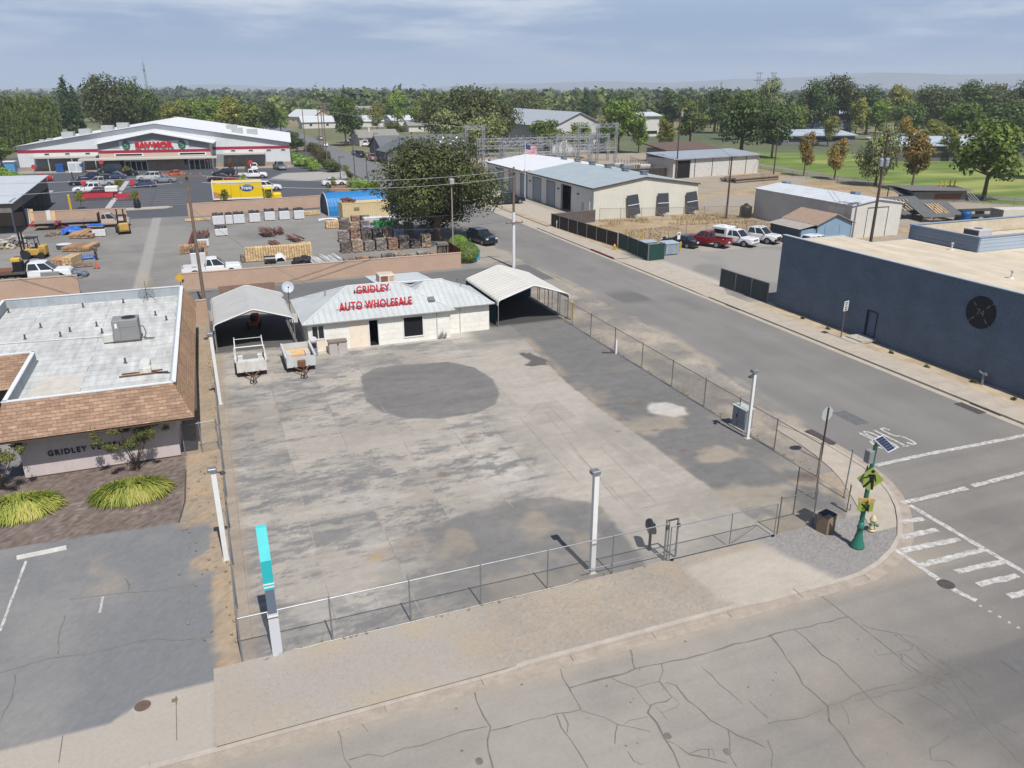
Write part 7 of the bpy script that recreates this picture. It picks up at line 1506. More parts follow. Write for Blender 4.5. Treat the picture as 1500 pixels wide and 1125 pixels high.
b = MB(); b.box(0,.3,.3,Dp-.3,0,ez_); b.box(Wd-.3,Wd,.3,Dp-.3,0,ez_); b.build('side_wall',M_swy,store)
b = MB()
for xa,za,xb,zb in ((-.5,ez_-.05,um,pz),(um,pz,Wd+.5,ez_-.05)): b.add([(xa,-.6,za),(xb,-.6,zb),(xb,Dp+.4,zb),(xa,Dp+.4,za)]+[(xa,-.6,za-.12),(xb,-.6,zb-.12),(xb,Dp+.4,zb-.12),(xa,Dp+.4,za-.12)],[(0,1,2,3),(7,6,5,4),(3,2,6,7),(0,3,7,4),(1,5,6,2)])
srf = b.build('roof',M_sr2,store)
b = MB()
for xa,za,xb,zb in ((-.5,ez_-.05,um,pz),(um,pz,Wd+.5,ez_-.05)): b.add([(xa,-.64,za-.2),(xb,-.64,zb-.2),(xb,-.64,zb-.03),(xa,-.64,za-.03),(xa,-.55,za-.2),(xb,-.55,zb-.2)],[(0,1,2,3),(0,4,5,1)])
b.build('gable_fascia',M_trim,store)
e0, e1 = 18.6, 43.2
b = MB(); b.box(0,e0,-.06,0,4.1,4.75); b.box(e1,Wd,-.06,0,4.1,4.75); b.box(e0-.02,e1+.02,-6.07,-6.0,4.1,4.75); b.build('red_band',M_band,store)
b = MB(); b.ext([(e0,0),(e1,0),(e1,6.3),((e0+e1)/2,8.5),(e0,6.3)],(0,-6.0,0),(1,0,0),(0,0,1),(0,5.99,0)); ent = b.build('entrance_block',M_sw2,store)
b = MB(); em_ = (e0+e1)/2
for xa,za,xb,zb in ((e0-1,6.15,em_,8.75),(em_,8.75,e1+1,6.15)): b.add([(xa,-7,za),(xb,-7,zb),(xb,0,zb),(xa,0,za),(xa,-7,za-.15),(xb,-7,zb-.15),(xb,0,zb-.15),(xa,0,za-.15)],[(0,1,2,3),(7,6,5,4),(0,4,5,1),(0,3,7,4),(1,5,6,2)])
b.build('entrance_roof',M_sr2,ent); b = MB(); b.ext([(e0+.1,5.0),(e0+5,5.2),(em_-7.6,5.3),(em_-7.6,6.75),(em_+7.6,6.75),(em_+7.6,5.3),(e1-5,5.2),(e1-.1,5.0),(e1-.1,6.2),(em_,8.45),(e0+.1,6.2)],(0,-6.03,0),(1,0,0),(0,0,1),(0,.03,0)); b.build('grey_gable_panel',M_sg,ent)
b = MB(); lettering(b,'SAV·MOR',8.4,1.45,.25,(em_-4.2,-6.2,5.15),(1,0,0),(0,0,1),0,.06,1.0); b.build('store_lettering',M('letter_store_red',C(216,44,52),.4,.05,2),ent)
for u in (em_-6.1,em_+6.1):
    b = MB(); b.ext([(.85*math.cos(t*PI/10),.95*math.sin(t*PI/10)) for t in range(20)],(u,-6.1,5.85),(1,0,0),(0,0,1),(0,-.08,0)); eb = b.build('round_emblem',M('emblem_green',C(30,104,74),.5,.05,2),ent)
    b = MB(); lettering(b,'S',1.0,1.4,.05,(u-.5,-6.21,5.15),(1,0,0),(0,0,1),0,.0); b.build('emblem_letter',M('emblem_pale',C(120,170,140),.5,.05,2),eb)
b = MB(); b.box(e0+.02,e1-.02,-6.04,-6.0,3.1,4.1); b.build('tan_wall_panel',M_tanw,ent); b = MB(); b.box(e0+.02,e1-.02,-6.05,-6.0,0,2.6); b.build('stone_wall_panel',M_stone,ent)
for u0 in (e0+3.6,e0+17.6): 
    b = MB(); b.box(u0-.3,u0+6.0,-6.1,-6.05,3.35,4.05); wf = b.build('clerestory_window',WHITE,ent); b = MB(); b.box(u0,u0+5.7,-6.13,-6.1,3.5,3.9); b.build('pane',GLASS,wf)
for u0 in (e0+5.2,e0+19.3):
    b = MB(); b.box(u0,u0+5.0,-6.15,-6.05,0,2.55); df = b.build('entrance_door',WHITE,ent)
    b = MB()
    for k in range(4): b.box(u0+.25+k*1.18,u0+.25+k*1.18+1.0,-6.18,-6.15,.12,2.2)
    b.build('glass_leaf',GLASS,df); b = MB(); b.box(u0-.9,u0-.2,-6.12,-6.05,1.2,2.4); b.build('dark_panel',BLACK,ent)
b = MB(); b.box(e0-4,e1+1.5,-8.6,-6.02,2.72,3.1); b.build('entrance_awning',M('awning_cream',C(214,210,198),.7,.05,1.5),store); b = MB(); b.box(3.4,e0-1,-3.2,-.02,3.0,3.4); b.build('side_awning',M('awning_cream',C(214,210,198),.7,.05,1.5),store); b = MB(); b.box(e1+2.5,Wd-6,-3.2,-.02,3.0,3.4); b.build('side_awning',M('awning_cream',C(214,210,198),.7,.05,1.5),store)
b = MB(); b.box(3.6,e0-.01,-.08,-.01,.9,3.0); b.box(e1+.02,Wd-6,-.08,-.01,.9,3.0); b.build('grey_wall_panel',M_sg,store); b = MB(); b.box(0,e0-.01,-.1,-.01,0,.9); b.box(e1+.02,Wd,-.1,-.01,0,.9); b.build('base_course',M_stone,store)
for u in (7,12,17,e0-.0): 
    if u < e0-1: b = MB(); b.tube((u,-3.0,0),(u,-3.0,3.0),.1); b.build('awning_post',WHITED,store)
for u in (6.2,10.6,15,48,52.2,56.5,60): b = MB(); b.box(u-.65,u+.65,-.08,0,3.55,4.0); wf = b.build('high_window',WHITE,store); b = MB(); b.box(u-.5,u+.5,-.1,-.08,3.62,3.93); b.build('pane',GLASS,wf)
for u,v in ((9.5,9),(13,11),(19,7),(22,10),(47,20),(52.5,12),(49,8),(4.5,5),(6.2,5)):
    z = ez_+(pz-ez_)*min(u,Wd-u)/um; s = 1.0 if u > 8 else .4
    b = MB(); b.box(u-1.3*s,u+1.3*s,v-1.2*s,v+1.2*s,z-.3,z+1.25*s); b.build('roof_unit',M('roof_unit_grey',C(184,190,188),.5,.08,2),srf)
# things at the store front
def sobj(nm,label,cat,u,v,parts,grp=None):
    x, y = loc(u,v); o = thing(nm,label,cat,(x,y,0),SA,grp)
    for pn, b, m in parts: b.build(pn,m,o)
    return o
def boxmb(*a): b = MB(); b.box(*a); return b
sobj('ice_freezer','white poster covered ice freezer under the left store awning','freezer',13.2,-5.0,[('cabinet',boxmb(-1.7,1.7,-.5,.5,0,2.3),WHITE),('door',boxmb(-1.5,-.1,-.53,-.5,.3,2.0),M('poster_pale',C(206,214,220),.5,.15,3)),('door',boxmb(.1,1.5,-.53,-.5,.3,2.0),M('poster_pale',C(206,214,220),.5,.15,3)),('blue_panel',boxmb(.8,1.4,-.55,-.53,1.2,1.9),M('panel_blue',C(70,110,180),.5,.1,4))])
sobj('blue_bin','blue recycling bin beside the white ice freezer','bin',9.6,-4.6,[('body',boxmb(-.8,.8,-.6,.6,0,1.7),M('bin_blue',C(44,92,160),.5,.08,2)),('lid',boxmb(-.85,.85,-.65,.65,1.7,1.8),M('bin_blue_lid',C(60,110,176),.5,.08,2))])
sobj('water_kiosk','light blue kiosk at the left end of the store front','kiosk',-1.2,-2.5,[('body',boxmb(-1,1,-.8,.8,0,2.4),M('kiosk_blue',C(92,160,206),.5,.08,2)),('roof',boxmb(-1.2,1.2,-1,1,2.4,2.6),WHITE)])
sobj('recycling_bin','blue outdoor recycling bin in front of the big tree by the wall corner','bin',0,0,[('body',boxmb(-.35,.35,-.35,.35,0,1.1),M('bin_bright_blue',C(60,170,214),.5,.08,2)),('lid',boxmb(-.38,.38,-.38,.38,1.1,1.2),M('bin_bright_blue',C(60,170,214),.5,.08,2))]).location = (*G(698,380),0)
# ------------------------------------------------------------------ store car park
def pcar(label, px, py, kind, col, rz=0, cat='car', dy=1.2, dx=0, nm='parked_car', opt=()):
    x, y = G(px,py); return vehicle(nm, label, cat, (x+dx,y+dy,.01), R_(rz), kind, paintm(*col), None, opt)
NV, SL, MR_, DG, WHc = ('navy',C(44,50,76)), ('silver',C(190,192,196)), ('maroon',C(128,30,42)), ('dark',C(40,44,52)), ('white',(.66,.66,.66,1))
pcar('dark van parked right in front of the left store entrance',163,254,'van',('teal',C(38,52,64)),175,'van'); pcar('navy pickup truck in the row before the store entrance',138,266,'crew',NV,178,'pickup truck',nm='pickup_truck'); pcar('dark blue sedan beside the navy pickup in the store row',167,263,'sedan',('blueish',C(70,86,120)),172); pcar('second dark sedan behind the silver white crossover',186,258,'sedan',DG,175)
pcar('silver pickup truck with dark cap in the store car park',147,274,'crew',SL,176,'pickup truck',nm='pickup_truck'); pcar('black sedan in the bay left of the silver pickup',120,272,'sedan',DG,178)
pcar('white crossover behind the maroon pickup',128,283,'suv',WHc,176)
pcar('grey sedan parked right of the silver white crossover',240,268,'sedan',('grey',C(150,156,164)),174)
pcar('dark red sedan before the white pickup in the right store row',345,268,'sedan',MR_,176)
pcar('red coupe between the red cart corrals at the left',16,266,'sedan',('brightred',C(196,36,44)),178)
pcar('second red car just behind the red sports car',58,266,'sedan',('brightred',C(196,36,44)),178)
u = pcar('maroon pickup truck with a white cap in the store car park',147,291,'crew',MR_,178,'pickup truck',nm='pickup_truck')
b = MB(); b.rbox(-3.0,-.95,-.98,.98,1.1,1.95,.06); cp = b.build('camper_cap',WHITE,u); b = MB(); b.box(-2.7,-1.2,-.995,-.98,1.35,1.75); b.build('cap_window',GLASS,cp)
pcar('dark blue sedan parked alone beside the bay lines',210,275,'sedan',('steelblue',C(66,76,110)),176); pcar('silver white crossover facing right near the store entrance',219,265,'suv',('pearl',C(208,210,208)),175); pcar('orange hatchback crossing in front of the right store entrance',254,260,'sedan',('orange',C(196,96,48)),172)
pcar('white sedan parked at the left edge of the store car park',31,279,'sedan',WHc,178); pcar('bright red sports car behind the white sedan at the left',36,271,'sedan',('brightred',C(196,36,44)),178); pcar('black utility vehicle behind the yellow truck roof',329,259,'suv',DG,174); pcar('dark wine sedan just behind the yellow truck box',322,266,'sedan',('wine',C(70,36,48)),176)
pcar('white pickup truck parked before the right store wall',371,262,'crew',WHc,0,'pickup truck',nm='pickup_truck'); pcar('white utility vehicle against the right store wall',371,250,'suv',WHc,95); pcar('grey pickup truck nose to the store corner',412,250,'crew',('grey',C(150,156,164)),100,'pickup truck',nm='pickup_truck',dy=3); pcar('white van half hidden behind the yellow cab',394,280,'suv',WHc,0); pcar('white utility vehicle on the ramp beside the green planter',442,244,'suv',WHc,110,dy=2)
pcar('white car behind the corner planter of the store',491,272,'sedan',WHc,0)
for l,(px,py),w in (('long red cart corral at the left of the bay lines',(138,294),6.0),('short red cart corral in front of the lollipop tree',(187,294),3.6),('red cart corral beside the red sports car',(54,268),4.0),('small red cart corral at the left planter',(35,268),2.4)):
    x, y = G(px,py); o = thing('cart_corral',l,'cart corral',(x,y,0),R_(0),'red cart corrals'); b = MB(); b.box(-w/2,w/2,-.05,.0,.45,1.1); b.build('side_panel',M('corral_red',C(206,62,74),.5,.06,2),o); b = MB(); b.box(-w/2,w/2,1.4,1.45,.45,1.1); b.build('side_panel',M('corral_red',C(206,62,74),.5,.06,2),o)
    for x_ in (-w/2,w/2): b = MB(); b.tube((x_,0,0),(x_,0,1.15),.05); b.build('post',GALV,o)
for l,(px,py) in (('red sign on a stand at the left bay island',(53,262)),('round red sign before the left store entrance',(151,254)),('round red sign before the right store entrance',(306,249)),('red sign beside the maroon pickup nose',(126,288)),('red sign behind the short cart corral',(197,288)),('red sign on the white vehicle side of the right store wall',(369,254))):
    x, y = G(px,py); o = thing('red_sign',l,'sign',(x,y,0)); b = MB(); b.tube((0,0,0),(0,0,2.6),.05); b.build('post',GALV,o); b = MB(); b.ext([(.5*math.cos(t*PI/4+.39),.5*math.sin(t*PI/4+.39)) for t in range(8)],(0,-.06,2.5),(1,0,0),(0,0,1),(0,-.03,0)); b.build('plate',M('sign_red_pale',C(206,70,76),.5,.05,3),o)
# yellow box truck
x, y = G(318,301); o = thing('box_truck','yellow box truck with a blue oval logo parked behind the yard wall','truck',(1.6,141.4,.02),R_(-4)); M_ty = M('truck_yellow',C(252,214,20),.4,.05,1.5)
b = MB(); b.rbox(0,7.9,-1.25,1.25,1.1,3.95,.08); bx = b.build('cargo_box',M_ty,o)
b = MB(); b.box(-.03,7.93,-1.29,-1.25,3.72,3.97); b.box(-.03,7.93,-1.29,-1.25,1.05,1.3); b.box(-.05,.1,-1.29,1.29,1.05,3.97); b.build('box_trim',WHITE,bx)
b = MB(); b.box(2.9,2.94,-1.265,-1.25,1.3,3.7); b.box(4.3,4.34,-1.265,-1.25,1.3,3.7); b.build('box_seam',M('seam_olive',C(176,140,30),.6,.1,3),bx)
b = MB(); pts = [(0.1,1.32),(2.88,1.32),(2.88,1.75),(2.3,1.95),(1.7,1.7),(1.1,2.1),(.5,2.3),(.1,2.4)]; b.ext(pts,(0,-1.255,0),(1,0,0),(0,0,1),(0,-.006,0)); b.build('bread_picture',M('bread_print',C(206,148,104),.6,.35,3),bx)
b = MB(); b.ext([(1.1*math.cos(t*PI/12),.56*math.sin(t*PI/12)) for t in range(24)],(5.45,-1.26,2.85),(1,0,0),(0,0,1),(0,-.01,0)); lo = b.build('oval_logo',M('logo_blue',C(28,78,150),.5,.05,2),bx); b = MB(); lettering(b,'Franz',1.65,.62,.012,(4.62,-1.285,2.58),(1,0,0),(0,.0,1),0,.03); b.build('logo_lettering',WHITE,lo)
b = MB(); b.rbox(8.1,9.5,-1.1,1.1,.75,2.75,.12); cbn = b.build('cab',M_ty,o); b = MB(); b.rbox(9.5,10.9,-1.0,1.0,.7,1.75,.16); b.build('hood',M_ty,o)
b = MB(); b.box(8.5,9.3,-1.115,-1.10,1.75,2.45); b.build('side_window',GLASS,cbn); b = MB(); b.add([(9.505,-.95,1.8),(9.505,.95,1.8),(9.48,.9,2.55),(9.48,-.9,2.55)],[(0,1,2,3)]); b.build('windshield',GLASS,cbn)
b = MB(); b.box(10.88,10.95,-.7,.7,.85,1.45); b.build('grille',BLACK,o); b = MB(); b.box(-.1,8.1,-.5,.5,.55,1.08); b.box(.2,7.0,-1.15,1.15,.5,.9); b.build('chassis',BLACK,o); b = MB(); b.box(10.8,11.0,-1.1,1.1,.4,.75); b.build('front_bumper',BLACK,o)
for x_ in (2.2,3.1,9.95):
    for s in (-1,1): b = MB(); b.tube((x_,s*.78,.5),(x_,s*1.12,.5),.5,n=16); wh = b.build('wheel',RUBBER,o); b = MB(); b.tube((x_,s*.9,.5),(x_,s*1.13,.5),.26,n=10); b.build('rim',GREYP,wh)
for s in (-.85,.85): b = MB(); b.cbox((10.9,s,1.1),(.12,.3,.22)); b.build('headlight',M_hl,o)
# ------------------------------------------------------------------ cars along the street
pcar('dark utility vehicle parked in the shade of the big tree',707,362,'suv',('darkgreen',C(36,46,52)),-78,dy=2.5,dx=.8); pcar('black pickup truck half hidden behind the big tree and pole',747,300,'crew',DG,5,'pickup truck',nm='pickup_truck')
pcar('black utility vehicle parked on the far street kerb',525,231,'suv',DG,-84,dx=1); pcar('grey sedan parked behind the black vehicle on the far street',518,228,'sedan',('grey',C(150,156,164)),-84,dx=1); pcar('pinkish pickup truck nearest on the far street kerb',541,236,'pickup',('salmon',C(190,150,134)),-84,'pickup truck',dx=1,nm='pickup_truck'); pcar('white pickup truck on the driveway under the round oak',517,211,'crew',WHc,0,'pickup truck',nm='pickup_truck'); pcar('white van beside the driveway of the dark roofed house',536,214,'van',WHc,80,'van'); pcar('silver car driving away on the far street',470,205,'suv',SL,95); pcar('white car farther along the far street',476,215,'sedan',WHc,95)
pcar('white car by the far houses left of the dark oaks',606,188,'suv',WHc,0); pcar('second white car by the far houses',614,186,'suv',WHc,10)
# ------------------------------------------------------------------ houses and far buildings
M_r1, M_r2, M_r3, M_r4 = M('roof_dark_grey',C(112,116,118),.85,.1,1), M('roof_mid_grey',C(150,146,140),.85,.1,1), M('roof_pale',C(206,210,212),.7,.06,1), M('roof_brown2',C(140,118,104),.85,.12,1); M_w1, M_w2, M_w3 = M('house_white',C(226,222,212),.8,.06,1), M('house_cream',C(222,206,178),.8,.06,1), M('house_grey',C(128,128,130),.8,.06,1)
def house_(label, px, py, w, d, ze, zp, rz, wm, rm, dy=0, win=2, nm='house', chim=False):
    x, y = G(px,py); o = thing(nm,label,'house' if nm=='house' else 'building',(x,y+dy,0),R_(rz))
    b = MB(); b.box(-w/2,w/2,0,.2,0,ze); b.box(-w/2,w/2,d-.2,d,0,ze)
    for xx in (-w/2,w/2-.2): b.ext([(.2,0),(d-.2,0),(d-.2,ze),(d/2,zp-.1),(.2,ze)],(xx,0,0),(0,1,0),(0,0,1),(.2,0,0))
    b.build('wall',wm,o); b = MB()
    for ya,za,yb,zb in ((-.5,ze-.1,d/2,zp),(d/2,zp,d+.5,ze-.1)): b.add([(-w/2-.5,ya,za),(w/2+.5,ya,za),(w/2+.5,yb,zb),(-w/2-.5,yb,zb)]+[(-w/2-.5,ya,za-.15),(w/2+.5,ya,za-.15),(w/2+.5,yb,zb-.15),(-w/2-.5,yb,zb-.15)],[(0,1,2,3),(7,6,5,4),(0,4,5,1),(3,2,6,7),(0,3,7,4),(1,5,6,2)])
    rf = b.build('roof',rm,o)
    if chim: b = MB(); b.box(-w*.2,-w*.2+.8,d*.35,d*.35+.8,zp-.8,zp+.7); b.build('chimney',WHITED,rf)
    for i in range(win):
        u = -w/2+w*(i+.5)/win; b = MB(); b.box(u-.7,u+.7,-.05,0,1.0,2.2); wf = b.build('window',WHITE,o); b = MB(); b.box(u-.6,u+.6,-.07,-.05,1.1,2.1); b.build('pane',GLASS,wf)
    return o
h0 = house_('long house with dark grey roof and pale skylights behind the big tree',640,236,27,13,3.0,6.2,4,M_w3,M_r1,6,3)
for u,v in ((2,.3),(4,.2),(5.5,.35),(8,.22),(9.5,.35),(11,.2),(6.5,.1),(3,.1)): b = MB(); b.cbox((u,13*v,3.0+3.2*v*2+.02),(.7,.9,.16),0,0,.45); b.build('skylight',WHITE,h0)
house_('grey gabled house with red shelves at the far street corner',566,240,9,12,3.0,6.0,-86,M_w3,M_r1,4,2); house_('mid grey roofed house behind the street oak',560,214,14,10,2.8,5.0,6,M_w1,M_r2,4,2,chim=True); house_('white house with pale roof beside the yellow topped tree',540,186,15,11,2.8,5.4,0,M_w1,M_r3,0,2); house_('two storey grey roofed house behind the yellow topped tree',532,178,20,12,5.4,8.4,0,M_w1,M_r2,0,3); house_('white house between the street trees',590,184,12,10,2.8,5.0,10,M_w1,M_r3,0,2); house_('white garage house near the dark oaks',615,193,10,8,2.8,4.6,0,M_w1,M_r2,0,1)
house_('cream roofed house at the far end of the street',440,181,22,13,3.6,7.2,-60,M_w2,M_r3,0,2); house_('white house with blue wall behind the street poles',468,188,16,10,3.0,5.6,4,M_w1,M_r3,0,2); house_('pale house among trees right of the store roof',455,166,14,10,3,5.4,0,M_w1,M_r2,0,2)
# school hall
t_ = house_('large school hall with grey roof and white gable behind the substation',835,214,56,18,7.5,11.6,0,M('hall_white',C(214,214,212),.8,.05,1),MR('hall_roof',C(186,192,196),'Y',.8,.5,0,.05,.02,.03),0,0,'school_hall'); 
t_.rotation_euler[2] = R_(0); x, y = G(884,222)
# rebuild orientation: ridge runs away from the street grid
t_.location = (117.6,223+28,0); t_.rotation_euler[2] = R_(90)
def flat(label, px, py, w, d, h, rz, wm, rm, nm='school_building', dy=0):
    x, y = G(px,py); o = thing(nm,label,'building',(x,y+dy,0),R_(rz)); b = MB(); b.box(-w/2,w/2,0,d,0,h); b.build('wall',wm,o); b = MB(); b.add([(-w/2-.8,-.8,h+.02),(w/2+.8,-.8,h+.02),(w/2+.8,d+.8,h+1.2),(-w/2-.8,d+.8,h+1.2),(-w/2-.8,-.8,h-.3),(w/2+.8,-.8,h-.3),(w/2+.8,d+.8,h+.9),(-w/2-.8,d+.8,h+.9)],[(0,1,2,3),(7,6,5,4),(0,4,5,1),(1,5,6,2),(2,6,7,3),(3,7,4,0)]); b.build('roof',rm,o); b = MB(); b.box(-w*.4,w*.4,-.04,0,1.0,2.2); b.build('window_strip',GLASS,o); return o
M_met = MR('school_metal_roof',C(196,208,218),'X',1.0,.45,0,.06,.02,.05); M_dw = M('school_dark_wall',C(110,104,104),.8,.08,1)
flat('low school building with blue grey metal roof and white fascia',1198,212,26,14,3.2,-16,M_w3,M_met); flat('tall grey school block with white sign wall behind the park trees',1222,196,15,12,8,-14,M('block_grey',C(150,156,164),.8,.06,1),M_met); flat('second low school building behind the park trees',1180,200,30,12,3.2,-14,M_w3,M_met); flat('dark walled school building behind the large park tree',1385,236,30,14,4.2,-18,M_dw,M_met); flat('pale roofed school wing above the dark walled building',1372,222,20,10,3.6,-18,M_dw,M_met); flat('long low school wing at the park edge far right',1450,228,24,12,3.6,-18,M_dw,M_met); flat('brown roofed picnic shelter by the long white shed',1012,238,16,9,3.4,4,M_w3,M('shelter_brown',C(112,92,84),.8,.1,1),'park_shelter')
flat('white stacked balconies building glimpsed between the green trees',952,200,8,6,8,0,M_w1,M_r3,'apartment_block')
# long white shed
x0, y0 = G(985,262); x1, y1 = G(1110,253); aa = math.atan2(y1-y0,x1-x0); o = thing('storage_shed','long low shed with streaky white doors and grey roof by the park','shed',(x0,y0,0),aa); Ls = math.hypot(x1-x0,y1-y0)
M_sd = MR('streaky_white_doors',C(222,218,210),'X',.5,.7,0,.12,.02,.10,1.5)
b = MB(); b.box(0,Ls,0,.2,0,4.0); b.box(0,Ls,8.8,9,0,4.3); b.box(0,.2,.2,8.8,0,4.1); b.box(Ls-.2,Ls,.2,8.8,0,4.1); b.build('wall',M_sd,o); b = MB(); b.add([(-.4,-.6,4.15),(Ls+.4,-.6,4.15),(Ls+.4,9.4,4.9),(-.4,9.4,4.9),(-.4,-.6,3.98),(Ls+.4,-.6,3.98),(Ls+.4,9.4,4.7),(-.4,9.4,4.7)],[(0,1,2,3),(7,6,5,4),(0,4,5,1),(1,5,6,2),(2,6,7,3),(3,7,4,0)]); b.build('roof',MR('shed_grey_roof2',C(166,174,182),'X',.8,.5,0,.1,.02,.06),o)
b = MB(); b.box(1.2,4.8,-.04,0,0,3.7); b.build('open_bay_shade',DARKV,o)  # near-black panel on the wall, painted as the shade of a bay
for i in range(1,5): u = Ls*i/5+1; b = MB(); b.box(u-.08,u+.08,-.06,0,0,4.0); b.build('door_post',STEEL_D,o)
# lumber pile, ramps and containers at the right
x, y = G(1085,266); rods('long weathered pole pile lying in the dry grass by the pale shed',x+3,y+1,13,4.5,.9,R_(-80),M_plg,46,'pole pile',.13)
M_ramp = M('ramp_board',C(104,106,106),.85,.1,1.2)
def ramp(label, px, py, w, L, rz, z0, z1, holes=True):
    x, y = G(px,py); o = thing('training_roof',label,'roof prop',(x,y,0),R_(rz)); b = MB(); sl_ = Vector((0,L,z1-z0))
    def q(u,v,off=0): return (u, v*L, z0+(z1-z0)*v+off)
    hs = [(.36*w,.74*w,.2,.8)] if holes else []
    us = sorted({0,w,*[h[0] for h in hs],*[h[1] for h in hs]}); vs = sorted({0,1,*[h[2] for h in hs],*[h[3] for h in hs]})
    for a,c in zip(us[:-1],us[1:]):
        for e,g in zip(vs[:-1],vs[1:]):
            if any(h[0]<=(a+c)/2<=h[1] and h[2]<=(e+g)/2<=h[3] for h in hs): continue
            b.add([q(a,e),q(c,e),q(c,g),q(a,g),q(a,e,-.08),q(c,e,-.08),q(c,g,-.08),q(a,g,-.08)],[(0,1,2,3),(7,6,5,4),(0,4,5,1),(1,5,6,2),(2,6,7,3),(3,7,4,0)])
    b.build('deck',M_ramp,o)
    for h in hs:
        for k in range(5): u = h[0]+(h[1]-h[0])*(k+.5)/5; b = MB(); b.add([q(u-.07,h[2],.06),q(u+.07,h[2],.06),q(u+.07,h[3],.06),q(u-.07,h[3],.06),q(u-.07,h[2],-.06),q(u+.07,h[2],-.06),q(u+.07,h[3],-.06),q(u-.07,h[3],-.06)],[(0,1,2,3),(7,6,5,4),(0,4,5,1),(1,5,6,2),(2,6,7,3),(3,7,4,0)]); b.build('rafter',PALEW,o)
    for i in range(5):
        u = w*i/4
        for v in (0.02,.98): b = MB(); b.box(u-.06,u+.06,v*L-.06,v*L+.06,0,max(.1,z0+(z1-z0)*v-.08)); b.build('leg',STEEL_D,o)
ramp('left dark ramp deck with pale cross rafters on short legs',1303,322,7.5,6.0,-14,.8,2.6); ramp('right dark ramp deck with tan rafters beside the blue barrel',1352,326,6.5,5.5,-16,.8,2.4); ramp('upper dark ramp deck behind the rafter decks',1318,298,10,4.0,-14,1.4,2.2,False)
x, y = G(1413,328); o = thing('barrel','blue plastic barrel at the foot of the right ramp deck','barrel',(x,y,0)); b = MB(); b.lathe([(.62,0),(.68,.3),(.66,.5),(.68,.7),(.66,1.3),(.68,1.5),(.55,1.8)],(0,0,0),16); b.build('body',M('barrel_blue',C(30,96,158),.5,.1,2),o,True); b = MB(); b.lathe([(.5,1.8),(.5,1.86),(.1,1.86)],(0,0,0),14); b.build('lid',M('barrel_lid',C(24,78,130),.5,.1,2),o)
x, y = G(1455,332); o = thing('shipping_container','pale container with grey doors at the right behind the fire hall','container',(103.3,79.3,0),R_(-14)); b = MB(); b.box(0,2.6,-6,0,.1,2.7); 
b = MB(); b.box(0,12,-2.6,0,.1,2.7); b.build('body',MR('container_pale',C(224,218,204),'X',.3,.6,0,.05,.04,.06),o); b = MB(); b.box(-.05,0,-2.55,-.05,.15,2.65); dd = b.build('door',M('container_door_grey',C(150,148,146),.6,.08,2),o); b = MB(); b.box(-.07,-.05,-1.31,-1.28,.2,2.6); b.box(-.07,-.05,-.7,-.67,.2,2.6); b.box(-.07,-.05,-1.95,-1.92,.2,2.6); b.build('lock_bar',STEEL_D,dd)
for l,(px,py),L in (('low dark steel rack beside the blue barrel',(1440,318),7),('second low steel rack near the pale container',(1432,327),5)):
    x, y = G(px,py); o = thing('steel_rack',l,'rack',(x,y,0),R_(-10)); b = MB()
    for k in range(4): b.box(-L/2,L/2,k*.5,k*.5+.25,.9,1.05)
    b.build('beams',M('rack_steel',C(72,74,76),.7,.15,2),o)
    for u in (-L/2,0,L/2-.1): b = MB(); b.box(u,u+.1,0,1.8,0,.9); b.build('leg',STEEL_D,o)
x, y = G(1375,297); o = thing('burn_prop','rusty burn prop box with leaning poles behind the ramps','training prop',(x,y,0),R_(-12)); b = MB(); b.box(-5,5,0,4,0,1.9); b.build('box',M('prop_grey',C(140,140,138),.8,.12,1.5),o); b = MB(); b.box(-1,4,-.05,0,.4,1.5); b.build('rust_panel',RUST,o); b = MB(); b.add([(-6.5,-1,2.3),(5.6,-1,2.0),(5.6,4.4,2.3),(-6.5,4.4,2.6)],[(0,1,2,3)]); b.build('roof',M('prop_roof',C(120,118,116),.8,.1,1.5),o)
for k in range(4): b = MB(); b.tube((5.6+k*.5,-1.2,0),(4.6+k*.5,1.5,2.1),.07); b.build('pole',GALV,o)
for k in range(4): b = MB(); b.tube((2+k*.9,3,2.1),(2+k*.9,3,3.4),.12); b.build('yellow_post',YEL,o)
# park fence
pf = gp([(1085,248),(1160,260),(1250,272),(1340,286),(1440,299),(1530,309)]); fence('chain_link_fence','long low chain link fence along the park path',pf,1.4,(pf[0][0],pf[0][1],0),M('aged_fence_pipe',C(120,108,98),.6,.2,4),CHAIND,every=4.0)
fence('chain_link_fence','chain link fence across the dry grass behind the parked cars',[(48.8,84.6),(58,86.6),(67,86.0),(77.4,84.5)],1.9,(48.8,84.6,0),M('aged_fence_pipe',C(120,108,98),.6,.2,4),CHAIND,every=3.0); fence('chain_link_fence','chain link fence near the garage gable end',[(54,103.3),(63,100.6),(72.5,98.5),(77.2,97)],1.9,(54,103.3,0),M('aged_fence_pipe',C(120,108,98),.6,.2,4),CHAIND,every=3.0)
